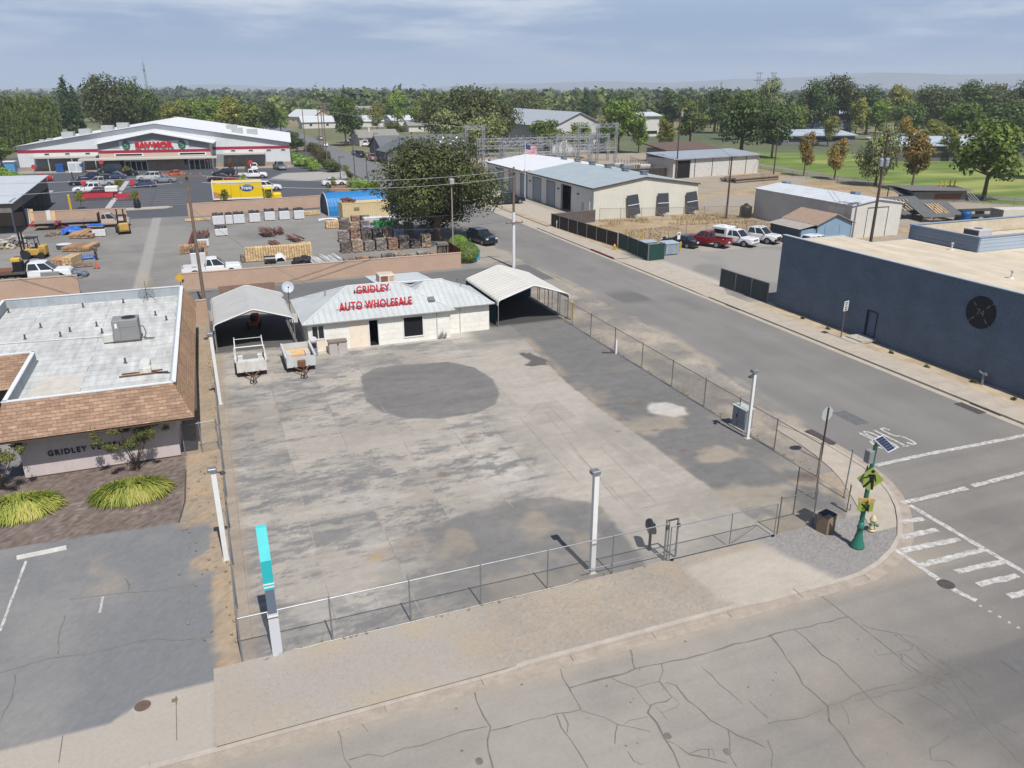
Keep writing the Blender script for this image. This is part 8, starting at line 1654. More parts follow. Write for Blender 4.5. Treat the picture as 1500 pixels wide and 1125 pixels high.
# ------------------------------------------------------------------ substation
M_lat = M('lattice_steel',C(178,182,188),.5,.06,2)
def lattice(label, px, py, w, h, n=2, gap=7.0, beams=(.55,.98), rz=0, dx=0):
    x, y = G(px,py); o = thing('lattice_gantry',label,'steel gantry',(x+dx,y,0),R_(rz),'substation lattice frames'); s = .55
    for k in range(n):
        b = MB(); u = k*gap
        for cx in (0,s):
            for cy_ in (0,s): b.tube((u+cx,cy_,0),(u+cx,cy_,h),.055,n=4)
        z = 0; i = 0
        while z < h-1.0:
            for (a,c) in (((0,0),(s,0)),((0,s),(s,s)),((0,0),(0,s)),((s,0),(s,s))):
                p, q = (a,c) if i%2 else (c,a); b.tube((u+p[0],p[1],z),(u+q[0],q[1],z+1.0),.04,n=4)
            z += 1.0; i += 1
        b.build('tower',M_lat,o)
    for f in beams:
        b = MB(); z = h*f
        for cy_ in (0,s):
            for dz in (0,.7): b.tube((0,cy_,z-dz),((n-1)*gap+s,cy_,z-dz),.06,n=4)
            m_ = max(2,int((n-1)*gap/.9))
            for i in range(m_): a, c = (n-1)*gap*i/m_+s/2, (n-1)*gap*(i+1)/m_+s/2; b.tube((a,cy_,z-(.7 if i%2 else 0)),(c,cy_,z-(0 if i%2 else .7)),.04,n=4)
        b.build('beam',M_lat,o)
        for i in range((n-1)*3): u = (n-1)*gap*(i+.5)/((n-1)*3); b = MB(); b.lathe([(.1,0),(.16,.15),(.1,.3),(.16,.45),(.08,.6)],(u,s/2,z),6); b.build('insulator',M_ins,o)
    return o
lattice('tall lattice tower pair at the left of the substation',683,254,1,10.6,2,4.2,(.97,),4); lattice('lattice frame with double beams behind the left towers',700,250,1,7.4,4,5.5,(.5,.75,.97),2); lattice('lattice frame left of the flag',738,250,1,6.8,3,6.0,(.6,.95),0); lattice('lattice frame right of the flag',787,246,1,7.4,3,7.0,(.5,.78,.97),0); lattice('tall lattice frame at the right of the substation',846,248,1,10.6,3,5.0,(.45,.97),0); lattice('rear lattice frame before the school hall',815,238,1,7.2,4,5.0,(.6,.95),0)
for i,(px,py) in enumerate(((706,251),(724,249),(740,252),(806,247),(824,246),(836,247),(905,256),(918,257),(930,256),(942,258))):
    x, y = G(px,py); o = thing('transformer',f'{["pale","grey","tan"][i%3]} substation transformer, {["first","second","third","fourth","fifth","sixth","seventh","eighth","ninth","tenth"][i]} from the left','transformer',(x,y,0),0,'substation transformers'); b = MB(); b.rbox(-1.3,1.3,-.9,.9,.2,2.6,.08); b.build('tank',[M('trafo_pale',C(214,208,196),.6,.06,2),M('trafo_grey',C(170,174,178),.6,.06,2),M('trafo_tan',C(196,178,150),.6,.06,2)][i%3],o)
    for k in range(3): b = MB(); b.lathe([(.1,2.6),(.16,2.8),(.1,3.0),(.16,3.2),(.06,3.5)],(-.8+k*.8,0,0),6); b.build('bushing',M_ins,o)
    b = MB(); 
    for k in range(5): b.box(-1.1+k*.5,-1.0+k*.5,-1.3,-.9,.5,2.2)
    b.build('radiator',M_lat,o)
x0, y0 = G(690,262); x1, y1 = G(960,264); fence('substation_fence','tall pale fence round the substation behind the garage',[(66,158),(96,160),(101,178)],2.4,(66,158,0),GALV,MMesh('substation_mesh',C(150,146,140),.3),every=3.5)
screen('screen_fence','dark screened fence behind the right end of the garage roof',[(74.5,152),(95,151)],2.2,BLK); house_('small cream shed between the big tree and the garage',672,266,7,8,3,4.8,80,M_w2,M_r3,0,0,'garden_house')
# communication mast and steel pylons on the skyline
x, y = G(214,150); o = thing('radio_mast','thin radio mast on the skyline behind the store roof','mast',(-70,650,0)); h = HT(-70,650,91); b = MB()
x_, y_ = -70, 650; s = 1.1
o.location = (G(214,160)[0]*.0+PY(212,110,650)[0],650,0); xm_ = o.location[0]; h = HT(xm_,650,91)
for k in range(3): a = k*2.094; b.tube((s*math.cos(a),s*math.sin(a),0),(s*.5*math.cos(a),s*.5*math.sin(a),h),.16,n=4)
for i in range(int(h/2)):
    for k in range(3): a, c = k*2.094, (k+1)*2.094; f0, f1 = s*(1-.5*i*2/h), s*(1-.5*(i+1)*2/h); b.tube((f0*math.cos(a),f0*math.sin(a),i*2),(f1*math.cos(c),f1*math.sin(c),i*2+2),.08,n=3)
b.build('lattice',M('mast_grey',C(120,126,132),.6,.05,2),o); b = MB(); b.lathe([(.8,h-6),(.8,h-5)],(0,0,0),10); b.tube((0,0,h),(0,0,h+3),.1,n=4); b.build('antenna',M('mast_grey',C(120,126,132),.6,.05,2),o)
for l,px,dd in (('left steel tower with crossarms above the dark trees on the right',1108,1.),('right steel tower with crossarms above the dark trees on the right',1129,1.)):
    X_, Y_ = None, 330.; 
    xx = PY(px,150,Y_)[0]; hh = HT(xx,Y_,107); o = thing('steel_tower',l,'steel tower',(xx,Y_,0)); b = MB()
    for sx_ in (-.9,.9): b.tube((sx_,0,0),(sx_*.8,0,hh),.16,n=5)
    for i in range(int(hh/2.4)): b.tube((-.9,0,i*2.4),(.9,0,i*2.4+2.4),.07,n=4); b.tube((.9,0,i*2.4),(-.9,0,i*2.4+2.4),.07,n=4)
    b.build('frame',M('tower_pale',C(170,174,178),.6,.06,2),o)
    for z,L in ((hh,4),(hh-3.2,5.5)): b = MB(); b.box(-L/2,L/2,-.12,.12,z-.12,z+.12); b.build('crossarm',M('tower_dark',C(92,92,98),.6,.06,2),o)
# street lamps in the car park and street
for l,(px,py,ty) in (('slim dark lamp post on the store island before the right wall',(349,262,228)),('slim dark lamp post by the lollipop tree on the ramp corner',(499,262,230)),('tall slim lamp post on the kerb by the planters',(521,272,198)),('slim street lamp post near the black parked vehicle',(550,240,196)),('thin white flag sign pole before the big tree',(538,262,224))):
    x, y = G(px,py); h = HT(x,y,ty); o = thing('lamp_post',l,'lamp post',(x,y,0)); b = MB(); b.tube((0,0,0),(0,0,h),.1,.07,n=6); b.build('post',STEEL_D,o); b = MB(); b.cbox((.5,0,h),(1.3,.3,.15)); b.build('lamp_head',STEEL_D,o)
x, y = G(104,307); o = thing('bollard','yellow bollard behind the tan back wall of the yard','bollard',(x,y,0)); b = MB(); b.tube((0,0,0),(0,0,2.2),.2); b.ball((0,0,2.2),.2); b.build('pipe',YEL,o)
x, y = G(202,306); o = thing('black_figure_post','black wrapped post under the lollipop tree island','post',(x,y,0)); b = MB(); b.lathe([(.5,0),(.55,.9),(.4,1.5),(.1,1.8)],(0,0,0),10); b.build('body',BLACK,o); b = MB(); b.lathe([(.6,0),(.6,.1)],(0,0,0),10); b.build('base',CONC,o)
isl = MB(); x, y = G(205,306); isl.prism([(x-3,y-1.4),(x+4,y-1.2),(x+5,y),(x+4,y+1.0),(x-3,y+1)],-.02,.14); x, y = G(25,283); isl.prism([(x-2,y-1),(x+6,y-1),(x+6,y+1),(x-2,y+1)],-.02,.13)
for pl_ in ([(470,285),(486,291),(530,286),(566,276)],): isl.ribbon([G(*p) for p in pl_],.35,.16)
tag(structure(isl.build('traffic_island',[CONC])),None,None)
# ------------------------------------------------------------------ trees
def leafmesh(name, blobs, n, size, seed, mat_, up=.3, shell=.55, asp=.62, lk=1.0):
    r = np.random.default_rng(seed); B = np.array(blobs, float); w = (B[:,3]*B[:,4]*B[:,5])**(2/3); w /= w.sum()
    k = r.choice(len(B), n, p=w); d = r.normal(size=(n,3)); d /= np.linalg.norm(d,axis=1)[:,None]
    rad = shell+(1-shell)*r.random(n)**.6; lump = 1+lk*(.22*np.sin(d[:,0]*5+k)*np.cos(d[:,1]*4+k*2)+.12*np.sin(d[:,2]*9+k))
    c = B[k,:3]+d*B[k,3:6]*(rad*lump)[:,None]
    nr = d*1.0+r.normal(size=(n,3))*.42+np.array([0,0,up]); nr /= np.linalg.norm(nr,axis=1)[:,None]
    t = np.cross(nr, r.normal(size=(n,3))); t /= np.linalg.norm(t,axis=1)[:,None]; bt = np.cross(nr,t)
    s = size*(.6+.8*r.random(n))[:,None]
    V = np.stack([c-t*s, c+bt*s*asp+t*s*.1, c+t*s, c-bt*s*asp-t*s*.1],1).reshape(-1,3)
    me = bpy.data.meshes.new(name); me.vertices.add(4*n); me.vertices.foreach_set('co',V.astype(np.float32).ravel()); me.loops.add(4*n); me.loops.foreach_set('vertex_index',np.arange(4*n,dtype=np.int32)); me.polygons.add(n); me.polygons.foreach_set('loop_start',(np.arange(n)*4).astype(np.int32)); me.materials.append(mat_); me.update(calc_edges=True); return me
def trunkmesh(name, h0, r0, blobs, m, lean=0, fork=1):
    b = MB(); p0 = Vector((0,0,-.05)); p1 = Vector((lean,0,h0)); b.tube(p0,p1*.5,r0*1.15,r0*.9,8); b.tube(p1*.5,p1,r0*.9,r0*.75,8)
    for i,q in enumerate(blobs[:9]):
        e = Vector(q[:3]); mid = p1*.5+e*.5+Vector((0,0,-.15*abs(e.x)-.1*abs(e.y))); b.tube(p1-Vector((0,0,.1)),mid,r0*.5,r0*.32,6); b.tube(mid,e,r0*.32,r0*.12,5)
    me = bpy.data.meshes.new(name); me.from_pydata([tuple(v) for v in b.v],[],b.f); me.materials.append(m); me.update(); return me
L_oak = MLeaf('leaf_oak',C(67,78,43),C(125,132,72),None,.2); L_dark = MLeaf('leaf_dark',C(62,81,43),C(112,134,64),None,.2); L_green = MLeaf('leaf_green',C(80,112,48),C(159,181,77),None,.25); L_lime = MLeaf('leaf_lime',C(92,114,52),C(154,167,83),None,.3); L_yel = MLeaf('leaf_yellow',C(115,127,55),C(175,172,81),C(219,197,87),.3); L_aut = MLeaf('leaf_autumn',C(127,130,60),C(186,148,79),C(202,121,72),.3); L_pine = MLeaf('leaf_conifer',C(49,74,49),C(95,123,68),None,.1); L_cyp = MLeaf('leaf_windbreak',C(72,94,45),C(138,155,76),None,.15); L_ol = MLeaf('leaf_olive',C(110,121,75),C(170,178,112),None,.2); L_shr = MLeaf('leaf_shrub',C(99,137,59),C(180,209,93),None,.25); L_myr = MLeaf('leaf_myrtle',C(81,99,47),C(155,152,89),C(213,121,108),.25); L_bur = MLeaf('leaf_burgundy',C(99,76,59),C(164,121,83),None,.2)
def rblobs(seed, R, z0, z1, n, flat_=.75, rr=(.3,.5), shape='round'):
    r = random.Random(seed); out = [(0,0,(z0+z1)/2+.05*(z1-z0),R*.55,R*.55,(z1-z0)*.36)]
    for i in range(n):
        a = r.uniform(0,2*PI)+i*2.4; t = (i+.5)/n
        if shape == 'round': z = z0+(z1-z0)*(.16+.72*t); k = math.sin(PI*min(.97,max(.1,.12+.80*t)))**.6
        elif shape == 'cone': z = z0+(z1-z0)*(.08+.86*t); k = 1.02-.92*t
        elif shape == 'column': z = z0+(z1-z0)*(.07+.86*t); k = math.sin(PI*min(.95,.15+.75*t))**.4
        d = R*k*r.uniform(.45,.72); s = R*r.uniform(*rr)*(k*.7+.3 if shape!='round' else 1); out.append((d*math.cos(a),d*math.sin(a),z,s,s,s*flat_))
    return out
KT = {}
def kind(key, H, R, h0, n, size, leaf, shape='round', nb=14, r0=.25, rr=(.3,.5), flat_=.75, seed=1, shell=.5):
    bl = rblobs(seed,R,h0,H,nb,flat_,rr,shape); KT[key] = (leafmesh('crown_'+key,bl,n,size,seed,leaf,shell=shell), trunkmesh('trunk_'+key,h0+ (H-h0)*.12,r0,bl[1:],M_bark), H, R)
kind('oak',12,7,2.2,5200,.30,L_oak,nb=22,r0=.45,seed=3); kind('oak2',11,6.6,2.2,4800,.30,L_dark,nb=20,r0=.42,seed=14); kind('olive',12,6.5,1.8,4600,.30,L_ol,nb=20,r0=.4,seed=5)
kind('round',10,4.6,2.2,3400,.26,L_green,nb=16,seed=6); kind('round2',9,4.2,2,3200,.26,L_lime,nb=15,seed=7); kind('round3',10,4.6,2,3400,.26,L_dark,nb=15,seed=8); kind('yellow',10,4.4,2,3000,.26,L_yel,nb=15,seed=9)
kind('pear',8,2.6,2.3,2600,.2,L_aut,'column',15,.16,(.36,.5),1.0,10); kind('pear2',8,2.5,2.2,2600,.2,L_yel,'column',14,.16,(.36,.5),1.0,11); kind('pear3',9,2.7,2.2,2800,.2,L_green,'column',14,.16,(.36,.5),1.0,12)
kind('conifer',20,4.2,1.0,5200,.30,L_pine,'cone',30,.35,(.3,.42),.6,13); kind('wind',17,2.3,.6,3400,.26,L_cyp,'column',22,.25,(.36,.5),1.5,15); kind('wind2',17,2.2,.6,3400,.26,L_cyp,'column',22,.25,(.34,.48),1.6,16); kind('cypress',14,1.3,.4,1500,.22,L_pine,'column',14,.15,(.5,.7),1.8,17)
kind('shrub',2.0,1.6,.1,1300,.13,L_shr,nb=9,r0=.08,seed=18,rr=(.4,.6)); kind('shrub2',2.0,1.6,.1,1300,.13,L_oak,nb=9,r0=.08,seed=19,rr=(.4,.6)); kind('lolly',3.6,1.25,1.6,1500,.11,L_yel,nb=9,r0=.07,seed=20,rr=(.42,.6)); kind('burgundy',2.4,1.6,.2,1200,.13,L_bur,nb=9,r0=.08,seed=21,rr=(.4,.6)); kind('ball',1.7,1.15,.0,3400,.06,L_shr,nb=1,r0=.1,seed=22,shell=.9); kind('ballt',1.7,1.15,.0,3400,.06,L_green,nb=1,r0=.1,seed=23,shell=.9)
def tree(key, label, x, y, H, W=None, rz=None, group=None, nm='tree', cat='tree'):
    me, tm, h0, r0 = KT[key]; o = thing(nm,label,cat,(x,y,0),rnd.uniform(0,6.3) if rz is None else rz,group); s = H/h0; sw_ = (W/2/r0) if W else s; o.scale = (sw_,sw_,s)
    link('crown',me,o); link('trunk',tm,o); return o
def ptree(key, label, px, py, ty, wpx, nm='tree', group=None, cat='tree'):
    x, y = G(px,py); return tree(key,label,x,y,max(1.0,HT(x,y,ty)),wpx*DEP(x,y,3)/CF,None,group,nm,cat)
KT['ball'] = (leafmesh('crown_ball',[(0,0,.86,1.12,1.12,.84)],5200,.05,22,L_shr,shell=.93,lk=.12),)+KT['ball'][1:]
# the big street tree
bl = rblobs(31,8.4,.6,12.6,40,.8,(.25,.40)); bm_ = leafmesh('crown_big',bl,38000,.15,31,MLeaf('leaf_big',C(56,66,38),C(112,120,64),None,.15),shell=.5); x, y = G(648,352); o = thing('tree','very large dense green tree spreading over the street end of the yard','tree',(27.6,97.6,0),1.2); o.scale = (1.06,1.06,1.02); link('crown',bm_,o); link('trunk',trunkmesh('trunk_big',3.0,.5,bl[1:],M_bark),o)
for l,(px,py),s,k in (('round clipped bush nearest the blue bin',(684,384),1.0,'ball'),('smaller round clipped bush behind the first by the board fence',(672,368),.85,'ball')):
    x, y = G(px,py); o = tree(k,l,x,y,2.3*s,2.9*s,None,'clipped round bushes','bush','bush')
# crape myrtles at the clinic
bl = [(0,0,1.6,.45,.45,.35)]+[(1.25*math.cos(i*.9)*(.6+.4*(i%3)/2),.9*math.sin(i*.9)*(.6+.4*(i%3)/2),1.7+.22*(i%4),.42,.3,.2) for i in range(9)]+[(1.4,.1,2.5,.22,.2,.35),(-1.5,.1,2.0,.35,.2,.2),(.3,.2,2.7,.2,.2,.3)]
bl += [(1.7*math.cos(i*1.3),1.1*math.sin(i*1.3),2.0+.3*(i%3),.24,.2,.22) for i in range(8)]
mm = leafmesh('crown_myrtle',bl,7500,.04,41,L_myr,shell=.15); tm_ = trunkmesh('trunk_myrtle',.4,.06,bl[1:],M_bark)
def myr(l,px,py,s,rz): x, y = G(px,py); o = thing('crape_myrtle',l,'tree',(x,y,0),rz,'crape myrtles at the clinic'); o.scale=(s,s,s); link('crown',mm,o); link('trunk',tm_,o)
myr('pink tipped crape myrtle in front of the clinic lettering',201,690,1.0,.3); myr('crape myrtle cut by the left edge of the picture',3,716,1.15,2.0)
# park and school trees
for k,l,px,py,ty,w in (('pear','small autumn tree nearest the park lamp pole',1177,258,193,30),('pear','autumn tree second along the park path',1222,263,203,36),('olive','broad grey green tree behind the transformer pole',1282,272,186,66),('pear','orange brown autumn tree right of the transformer pole',1335,278,190,54),('round','large spreading green tree at the right of the park',1440,293,170,112),('round3','dark green tree cut by the right picture edge',1520,262,178,70),
  ('pear2','green and amber tree before the blue roofed school',1212,214,170,28),('pear2','tall yellow green columnar tree by the school block',1251,206,143,30),('pear3','tall dark green columnar tree beside the yellow green one',1280,205,146,34),('yellow','yellow green tree above the dark walled school',1365,222,175,44),('pear','small amber tree left of the dark walled school',1322,220,170,24),('pear2','young tree in front of the dark walled school',1388,236,186,30),
  ('pear3','green tree before the white balconies building',935,224,172,30),('pear2','amber green tree right of the white balconies building',974,224,175,28),('round','big green tree shading the school hall wall',905,224,143,74),('round2','light green tree left of the big dark trees',1010,215,145,56),('oak2','big dark green tree behind the long white shed',1085,226,136,90),('round3','dark green tree right of the long white shed',1130,232,150,60),('yellow','yellow topped tree on the skyline left of the steel towers',1080,205,132,50),('pear','orange tree behind the park lamp pole',1168,205,154,30),('round2','lime tree in front of the school hall roof',800,230,174,64),('round2','second lime tree in front of the white gable',846,232,178,46),
  ('round3','round dark street oak on the corner lawn',507,214,140,46),('round3','second dark street oak beside the round one',516,210,150,40),('yellow','yellow topped tree beside the white house',553,196,153,28),('round','tall green tree behind the yellow topped tree',583,190,133,34),('round2','green tree above the white garage house',618,192,144,46),('round2','small green tree behind the long dark roof',580,202,178,36),
  ('oak','dark oak at the left of the big oak mass',648,216,140,70),('oak','tall dark oak in the middle of the oak mass',684,222,128,90),('oak','dark oak at the right of the oak mass',722,222,134,80),('olive','grey green oak at the front of the oak mass',660,226,160,70),('olive','grey green oak in front of the tall dark oak',712,230,165,70),
  ('conifer','tall dark conifer behind the left store roof',108,214,107,34),('conifer','dark slender conifer beside the tall one',120,212,120,26),('oak','broad dark oak behind the store roof ridge',165,208,111,74),('oak2','dark oak right of the broad oak behind the store',200,206,117,56),('oak2','dark oak left of the radio mast',222,204,130,44),('yellow','yellow green tree behind the store roof peak',253,200,148,54),('round2','lime tree right of the store roof peak',280,198,142,48),('round','green tree behind the right store roof',310,200,140,50),('yellow','yellow tree behind the right roof vents',340,204,140,52),('round2','lime tree over the right end of the store',372,210,150,44),('round3','dark green tree left of the street at the store',398,202,150,36),('round2','low lime tree at the left end of the store',4,246,200,40),('round','green tree beside the far street left side',412,196,160,30),
  ('oak2','big dark oak on the right skyline, left of the broadest one',1188,200,119,66),('oak','broadest dark oak on the right skyline',1226,199,112,72),('yellow','yellow green tree on the right skyline between dark oaks',1310,196,124,52),('oak2','dark oak on the skyline above the amber trees',1268,197,127,56),('oak','dark oak on the skyline above the dark walled school',1362,195,126,70),('oak2','dark oak on the far right skyline',1410,195,121,80),('oak','dark oak near the right edge of the skyline',1452,194,124,76),('oak2','dark oak cut by the right edge on the skyline',1498,194,119,80),('olive','grey green tree on the skyline behind the steel towers',1124,200,114,54),('oak2','dark skyline tree above the long white shed',1046,195,131,64),('round3','dark skyline tree above the white balconies building',985,190,134,60),('round','green tree filling the gap above the blue roofed school',1160,206,150,50),('round3','dark tree right of the columnar park trees',1325,208,150,60),('round','green tree behind the large park tree',1400,214,148,70),('round3','dark tree behind the right picture edge tree',1470,216,146,80),('oak2','dark skyline tree above the school hall',905,186,136,60),('oak','dark skyline tree right of the oak mass',770,184,133,60),
  ('cypress','thin dark cypress on the skyline above the street trees',507,190,123,8),('cypress','dark cypress on the skyline behind the school hall',860,190,127,16)):
    ptree(k,l,px,py,ty,w)
for i in range(38):                                     # windbreak row at the far left
    px = -8+i*2.7; py = 226-.27*i; ptree('wind' if i%2 else 'wind2','tall narrow tree in the dense windbreak row at the far left',px,py,136+6*(i/38)+rnd.uniform(-6,7),10.5,group='windbreak row at the far left')
# planting round the store
for l,px,py,ty,w,k in (('lollipop tree left of the store bay lines',120,306,280,16,'lolly'),('red tinged lollipop tree on the bay island',200,305,279,15,'lolly'),('lollipop tree between the cars of the store row',174,281,262,15,'lolly'),('lollipop tree before the left store entrance',187,258,243,12,'lolly'),('round shrub before the rear of the yellow truck',330,307,277,14,'lolly'),('dark round shrub by the cab of the yellow truck',395,303,277,11,'lolly'),('round shrub behind the yellow truck roof',355,268,256,13,'shrub'),('lollipop tree on the ramp corner by the street',507,256,241,10,'lolly'),('lollipop tree on the corner planter',490,283,259,10,'lolly'),('dark small tree before the right store wall',339,252,232,10,'burgundy'),('second dark small tree before the right store wall',363,252,234,9,'burgundy'),('brown shrub at the left store corner',21,251,236,9,'burgundy'),('amber shrub on the corner planter',481,282,271,10,'lolly'),('green shrub beside the big tree on the planter',518,286,272,14,'shrub'),('dark shrub at the end of the planter',512,262,250,12,'shrub2')): ptree(k,l,px,py,ty,w,'shrub' if k!='lolly' else 'small_tree',None,'shrub' if k!='lolly' else 'tree')
def prow(label, a, c, n, h, w, k, group, nm='hedge_shrub'):
    A_, C_ = G(*a), G(*c)
    for i in range(n): t = i/(n-1); tree(k,label,A_[0]+(C_[0]-A_[0])*t+rnd.uniform(-.5,.5),A_[1]+(C_[1]-A_[1])*t,h*rnd.uniform(.8,1.2),w*rnd.uniform(.8,1.2),None,group,nm,'shrub')
prow('green shrub in the sloping hedge beside the store',(420,232),(462,250),7,2.2,4.2,'shrub','sloping hedge beside the store'); prow('dark shrub in the planting strip along the street poles',(456,222),(488,252),9,2.6,4.0,'shrub2','planting strip along the street'); prow('brown red shrub among the street pole planting',(462,228),(484,248),5,2.6,3.2,'burgundy','planting strip along the street'); prow('green shrub in the planter beside the quonset',(520,274),(546,282),6,1.8,2.8,'shrub','corner planter'); prow('low shrub at the left edge of the store drive',(2,262),(28,268),4,2.2,4.0,'shrub','store drive shrubs'); prow('dark hedge shrub at the store side wall',(424,214),(434,222),3,5,7,'round3','store side shrubs')
# dry brush east
M_dry = MLeaf('dry_grass',C(170,140,92),C(212,184,128),C(150,150,110),.3)
b = MB()
for i in range(5200):
    x, y = rnd.uniform(48.8,76), rnd.uniform(85.5,103.5)
    if vn(np.array([x*.35]),np.array([y*.35]),5)[0] < .42 or (y > 100 and x < 54): continue
    L = rnd.uniform(.1,.4); a = rnd.uniform(0,6.3); dx, dy = math.cos(a)*.05, math.sin(a)*.05; lx, ly = rnd.uniform(-.2,.2), rnd.uniform(-.2,.2)
    b.add([(x-dx,y-dy,0),(x+dx,y+dy,0),(x+lx,y+ly,L)],[(0,1,2)])
tag(b.build('dry_grass',M_dry),'dry straw coloured grass in the fenced field','grass',None,'stuff')
for i in range(7):
    x, y = 47.0-rnd.uniform(.1,1.0), 30+i*3.1; b = MB(); tree('shrub2','small green weed in the bare strip along the blue wall',46.2+rnd.uniform(-.3,.3),31+i*3.3,.25,.45,None,'weeds along the blue wall','weed','weed')
# neighbourhood trees: individuals that can be told apart from each other by place only
R2 = random.Random(5); keys = ['round','round2','round3','yellow','oak','oak2','olive','pear3']
def clear(x, y):
    for (cx,cy,r) in ((38,300,9),(38,400,9),(38,500,9),(38,600,9),(38,350,9),(38,450,9),(38,250,9),(38,200,9)):
        if abs(x-38) < 11 and y > 150: return False
    for h in hs_: 
        if math.hypot(x-h[0],y-h[1]) < h[2]: return False
    return True
hs_ = [(o_.location.x,o_.location.y,20) for o_ in bpy.data.objects if o_.type=='EMPTY' and o_.get('category') in ('building','house')]
n = 0
while n < 235:
    px = R2.uniform(-20,1520) if n < 130 else R2.uniform(900,1530); py = R2.choice([R2.uniform(150,172),R2.uniform(165,196)])
    x, y = G(px,py)
    if not clear(x,y) or (px < 430 and py > 178) or (px < 100 and py > 160): continue
    if 1080 < px and py > 200: continue
    kk = R2.choice(keys); H_ = R2.uniform(7,11.5); tree(kk,'leafy tree in the wooded neighbourhood behind the store, school and substation',x,y,H_,H_*R2.uniform(.75,1.05),None,'trees of the wooded neighbourhood'); n += 1
# far wood as one mass
def farwood(name, cnt, d0, d1, seed, leaf, card, ncard, label):
    r = np.random.default_rng(seed); VS = []
    ang = np.radians(r.uniform(-18,62,cnt)); dist = d0*(d1/d0)**r.random(cnt)
    X = dist*np.sin(ang); Y = dist*np.cos(ang)
    ok = (np.abs(X-38) > 11) | (Y > 720); X, Y = X[ok], Y[ok]; m_ = len(X)
    clus = vn(X/140.0,Y/140.0,seed); H = (5+9*r.random(m_))*(.55+.9*clus); W = H*r.uniform(.35,.55,m_)
    k = np.repeat(np.arange(m_),ncard); q = len(k); d = r.normal(size=(q,3)); d /= np.linalg.norm(d,axis=1)[:,None]; d[:,2] = np.abs(d[:,2])*.9+.1*d[:,2]
    lump = 1+.25*np.sin(d[:,0]*4+k)+.2*np.cos(d[:,1]*5+k*1.7)
    c = np.stack([X[k],Y[k],H[k]*.35],1)+d*np.stack([W[k],W[k],H[k]*.62],1)*(lump*(.7+.3*r.random(q)))[:,None]
    nr = d*.8+r.normal(size=(q,3))*.4; nr /= np.linalg.norm(nr,axis=1)[:,None]; t = np.cross(nr,r.normal(size=(q,3))); t /= np.linalg.norm(t,axis=1)[:,None]; bt = np.cross(nr,t); s = (card*(.6+.8*r.random(q))*(H[k]/9))[:,None]
    V = np.stack([c-t*s,c+bt*s*.7,c+t*s,c-bt*s*.7],1).reshape(-1,3)
    me = bpy.data.meshes.new(name); me.vertices.add(4*q); me.vertices.foreach_set('co',V.astype(np.float32).ravel()); me.loops.add(4*q); me.loops.foreach_set('vertex_index',np.arange(4*q,dtype=np.int32)); me.polygons.add(q); me.polygons.foreach_set('loop_start',(np.arange(q)*4).astype(np.int32)); me.materials.append(leaf); me.update(calc_edges=True)
    tag(link(name,me),label,'woods',None,'stuff')
farwood('far_woods',1300,480,1100,51,MLeaf('leaf_far_oak',C(73,86,50),C(121,134,74),None,.15),1.5,70,'mixed green woods beyond the town houses'); farwood('distant_woods',1900,1000,4400,52,MLeaf('leaf_far',C(71,86,52),C(108,121,74),None,.1),2.6,34,'distant tree belts out to the horizon'); farwood('pale_woods',420,500,1300,53,L_lime,1.3,60,'lighter green trees among the far woods')
# hills on the skyline
hb = MB(); n = 90; V = []; 
for i in range(n+1):
    a = R_(-25+95*i/n); d = 6000; hgt_ = 22+90*sst(0,1,np.array((i/n-.36)/.45))+12*math.sin(i*.31)+7*math.sin(i*.77+1)
    V += [(d*math.sin(a),d*math.cos(a),-5),((d+900)*math.sin(a),(d+900)*math.cos(a),float(hgt_)),((d+1250)*math.sin(a),(d+1250)*math.cos(a),-5)]
F = []
for i in range(n): j = i*3; F += [(j,j+3,j+4,j+1),(j+1,j+4,j+5,j+2)]
hb.add(V,F); structure(hb.build('hills',M('hill_grass',C(122,130,124),.95,.2,.002),None,True))

# loose stones and dry weeds
def inpoly(x, y, p): return float(sdf(np.array([x]),np.array([y]),p)[0]) < 0
b = MB(); n = 0
while n < 2400:
    z = rnd.random()
    if z < .35: x, y = rnd.uniform(21.5,28.5), rnd.uniform(20.2,24.5); ok = inpoly(x,y,fpoly) and not (25.5 < x and y > 22) and not inpoly(x,y,apron)
    elif z < .7: x, y = rnd.uniform(-1.6,17), rnd.uniform(20.0,23.5); ok = True
    else: x, y = rnd.uniform(27.5,32.5), rnd.uniform(30,80); ok = x < edge_w(y)-.2 and (y > 34 or x < 28.6)
    if not ok: continue
    s_ = rnd.uniform(.006,.015); b.cbox((x,y,s_*.4+.03+float(strip_z(np.array([x]),np.array([y]))[0] if y < 24 else 0)),(s_*1.5,s_,s_),rnd.uniform(0,3)); n += 1
tag(b.build('loose_gravel',M('loose_stone',C(176,166,153),.95,.2,3,isl=.3)),'loose stones scattered over the verge, corner and shoulder','gravel',None,'stuff')
b = MB()
for k in range(170):
    if k < 60: x, y = -.95+rnd.uniform(-.25,.1), rnd.uniform(24,60)
    elif k < 110: x, y = 27.35+rnd.uniform(-.1,.3), rnd.uniform(28,58)
    elif k < 140: x, y = rnd.uniform(-1,16), 23.5+rnd.uniform(-.2,.1)
    else: x, y = rnd.uniform(-3,-1), rnd.uniform(25,40)
    for q in range(9): a = rnd.uniform(0,6.3); L = rnd.uniform(.06,.2); dx, dy = math.cos(a), math.sin(a); b.add([(x-dy*.012,y+dx*.012,.01),(x+dy*.012,y-dx*.012,.01),(x+dx*L*.7,y+dy*L*.7,L)],[(0,1,2)])
tag(b.build('dry_weeds',M_dry),'dry weed tufts along the fence lines','weeds',None,'stuff')
HAZE = 1.7e-4
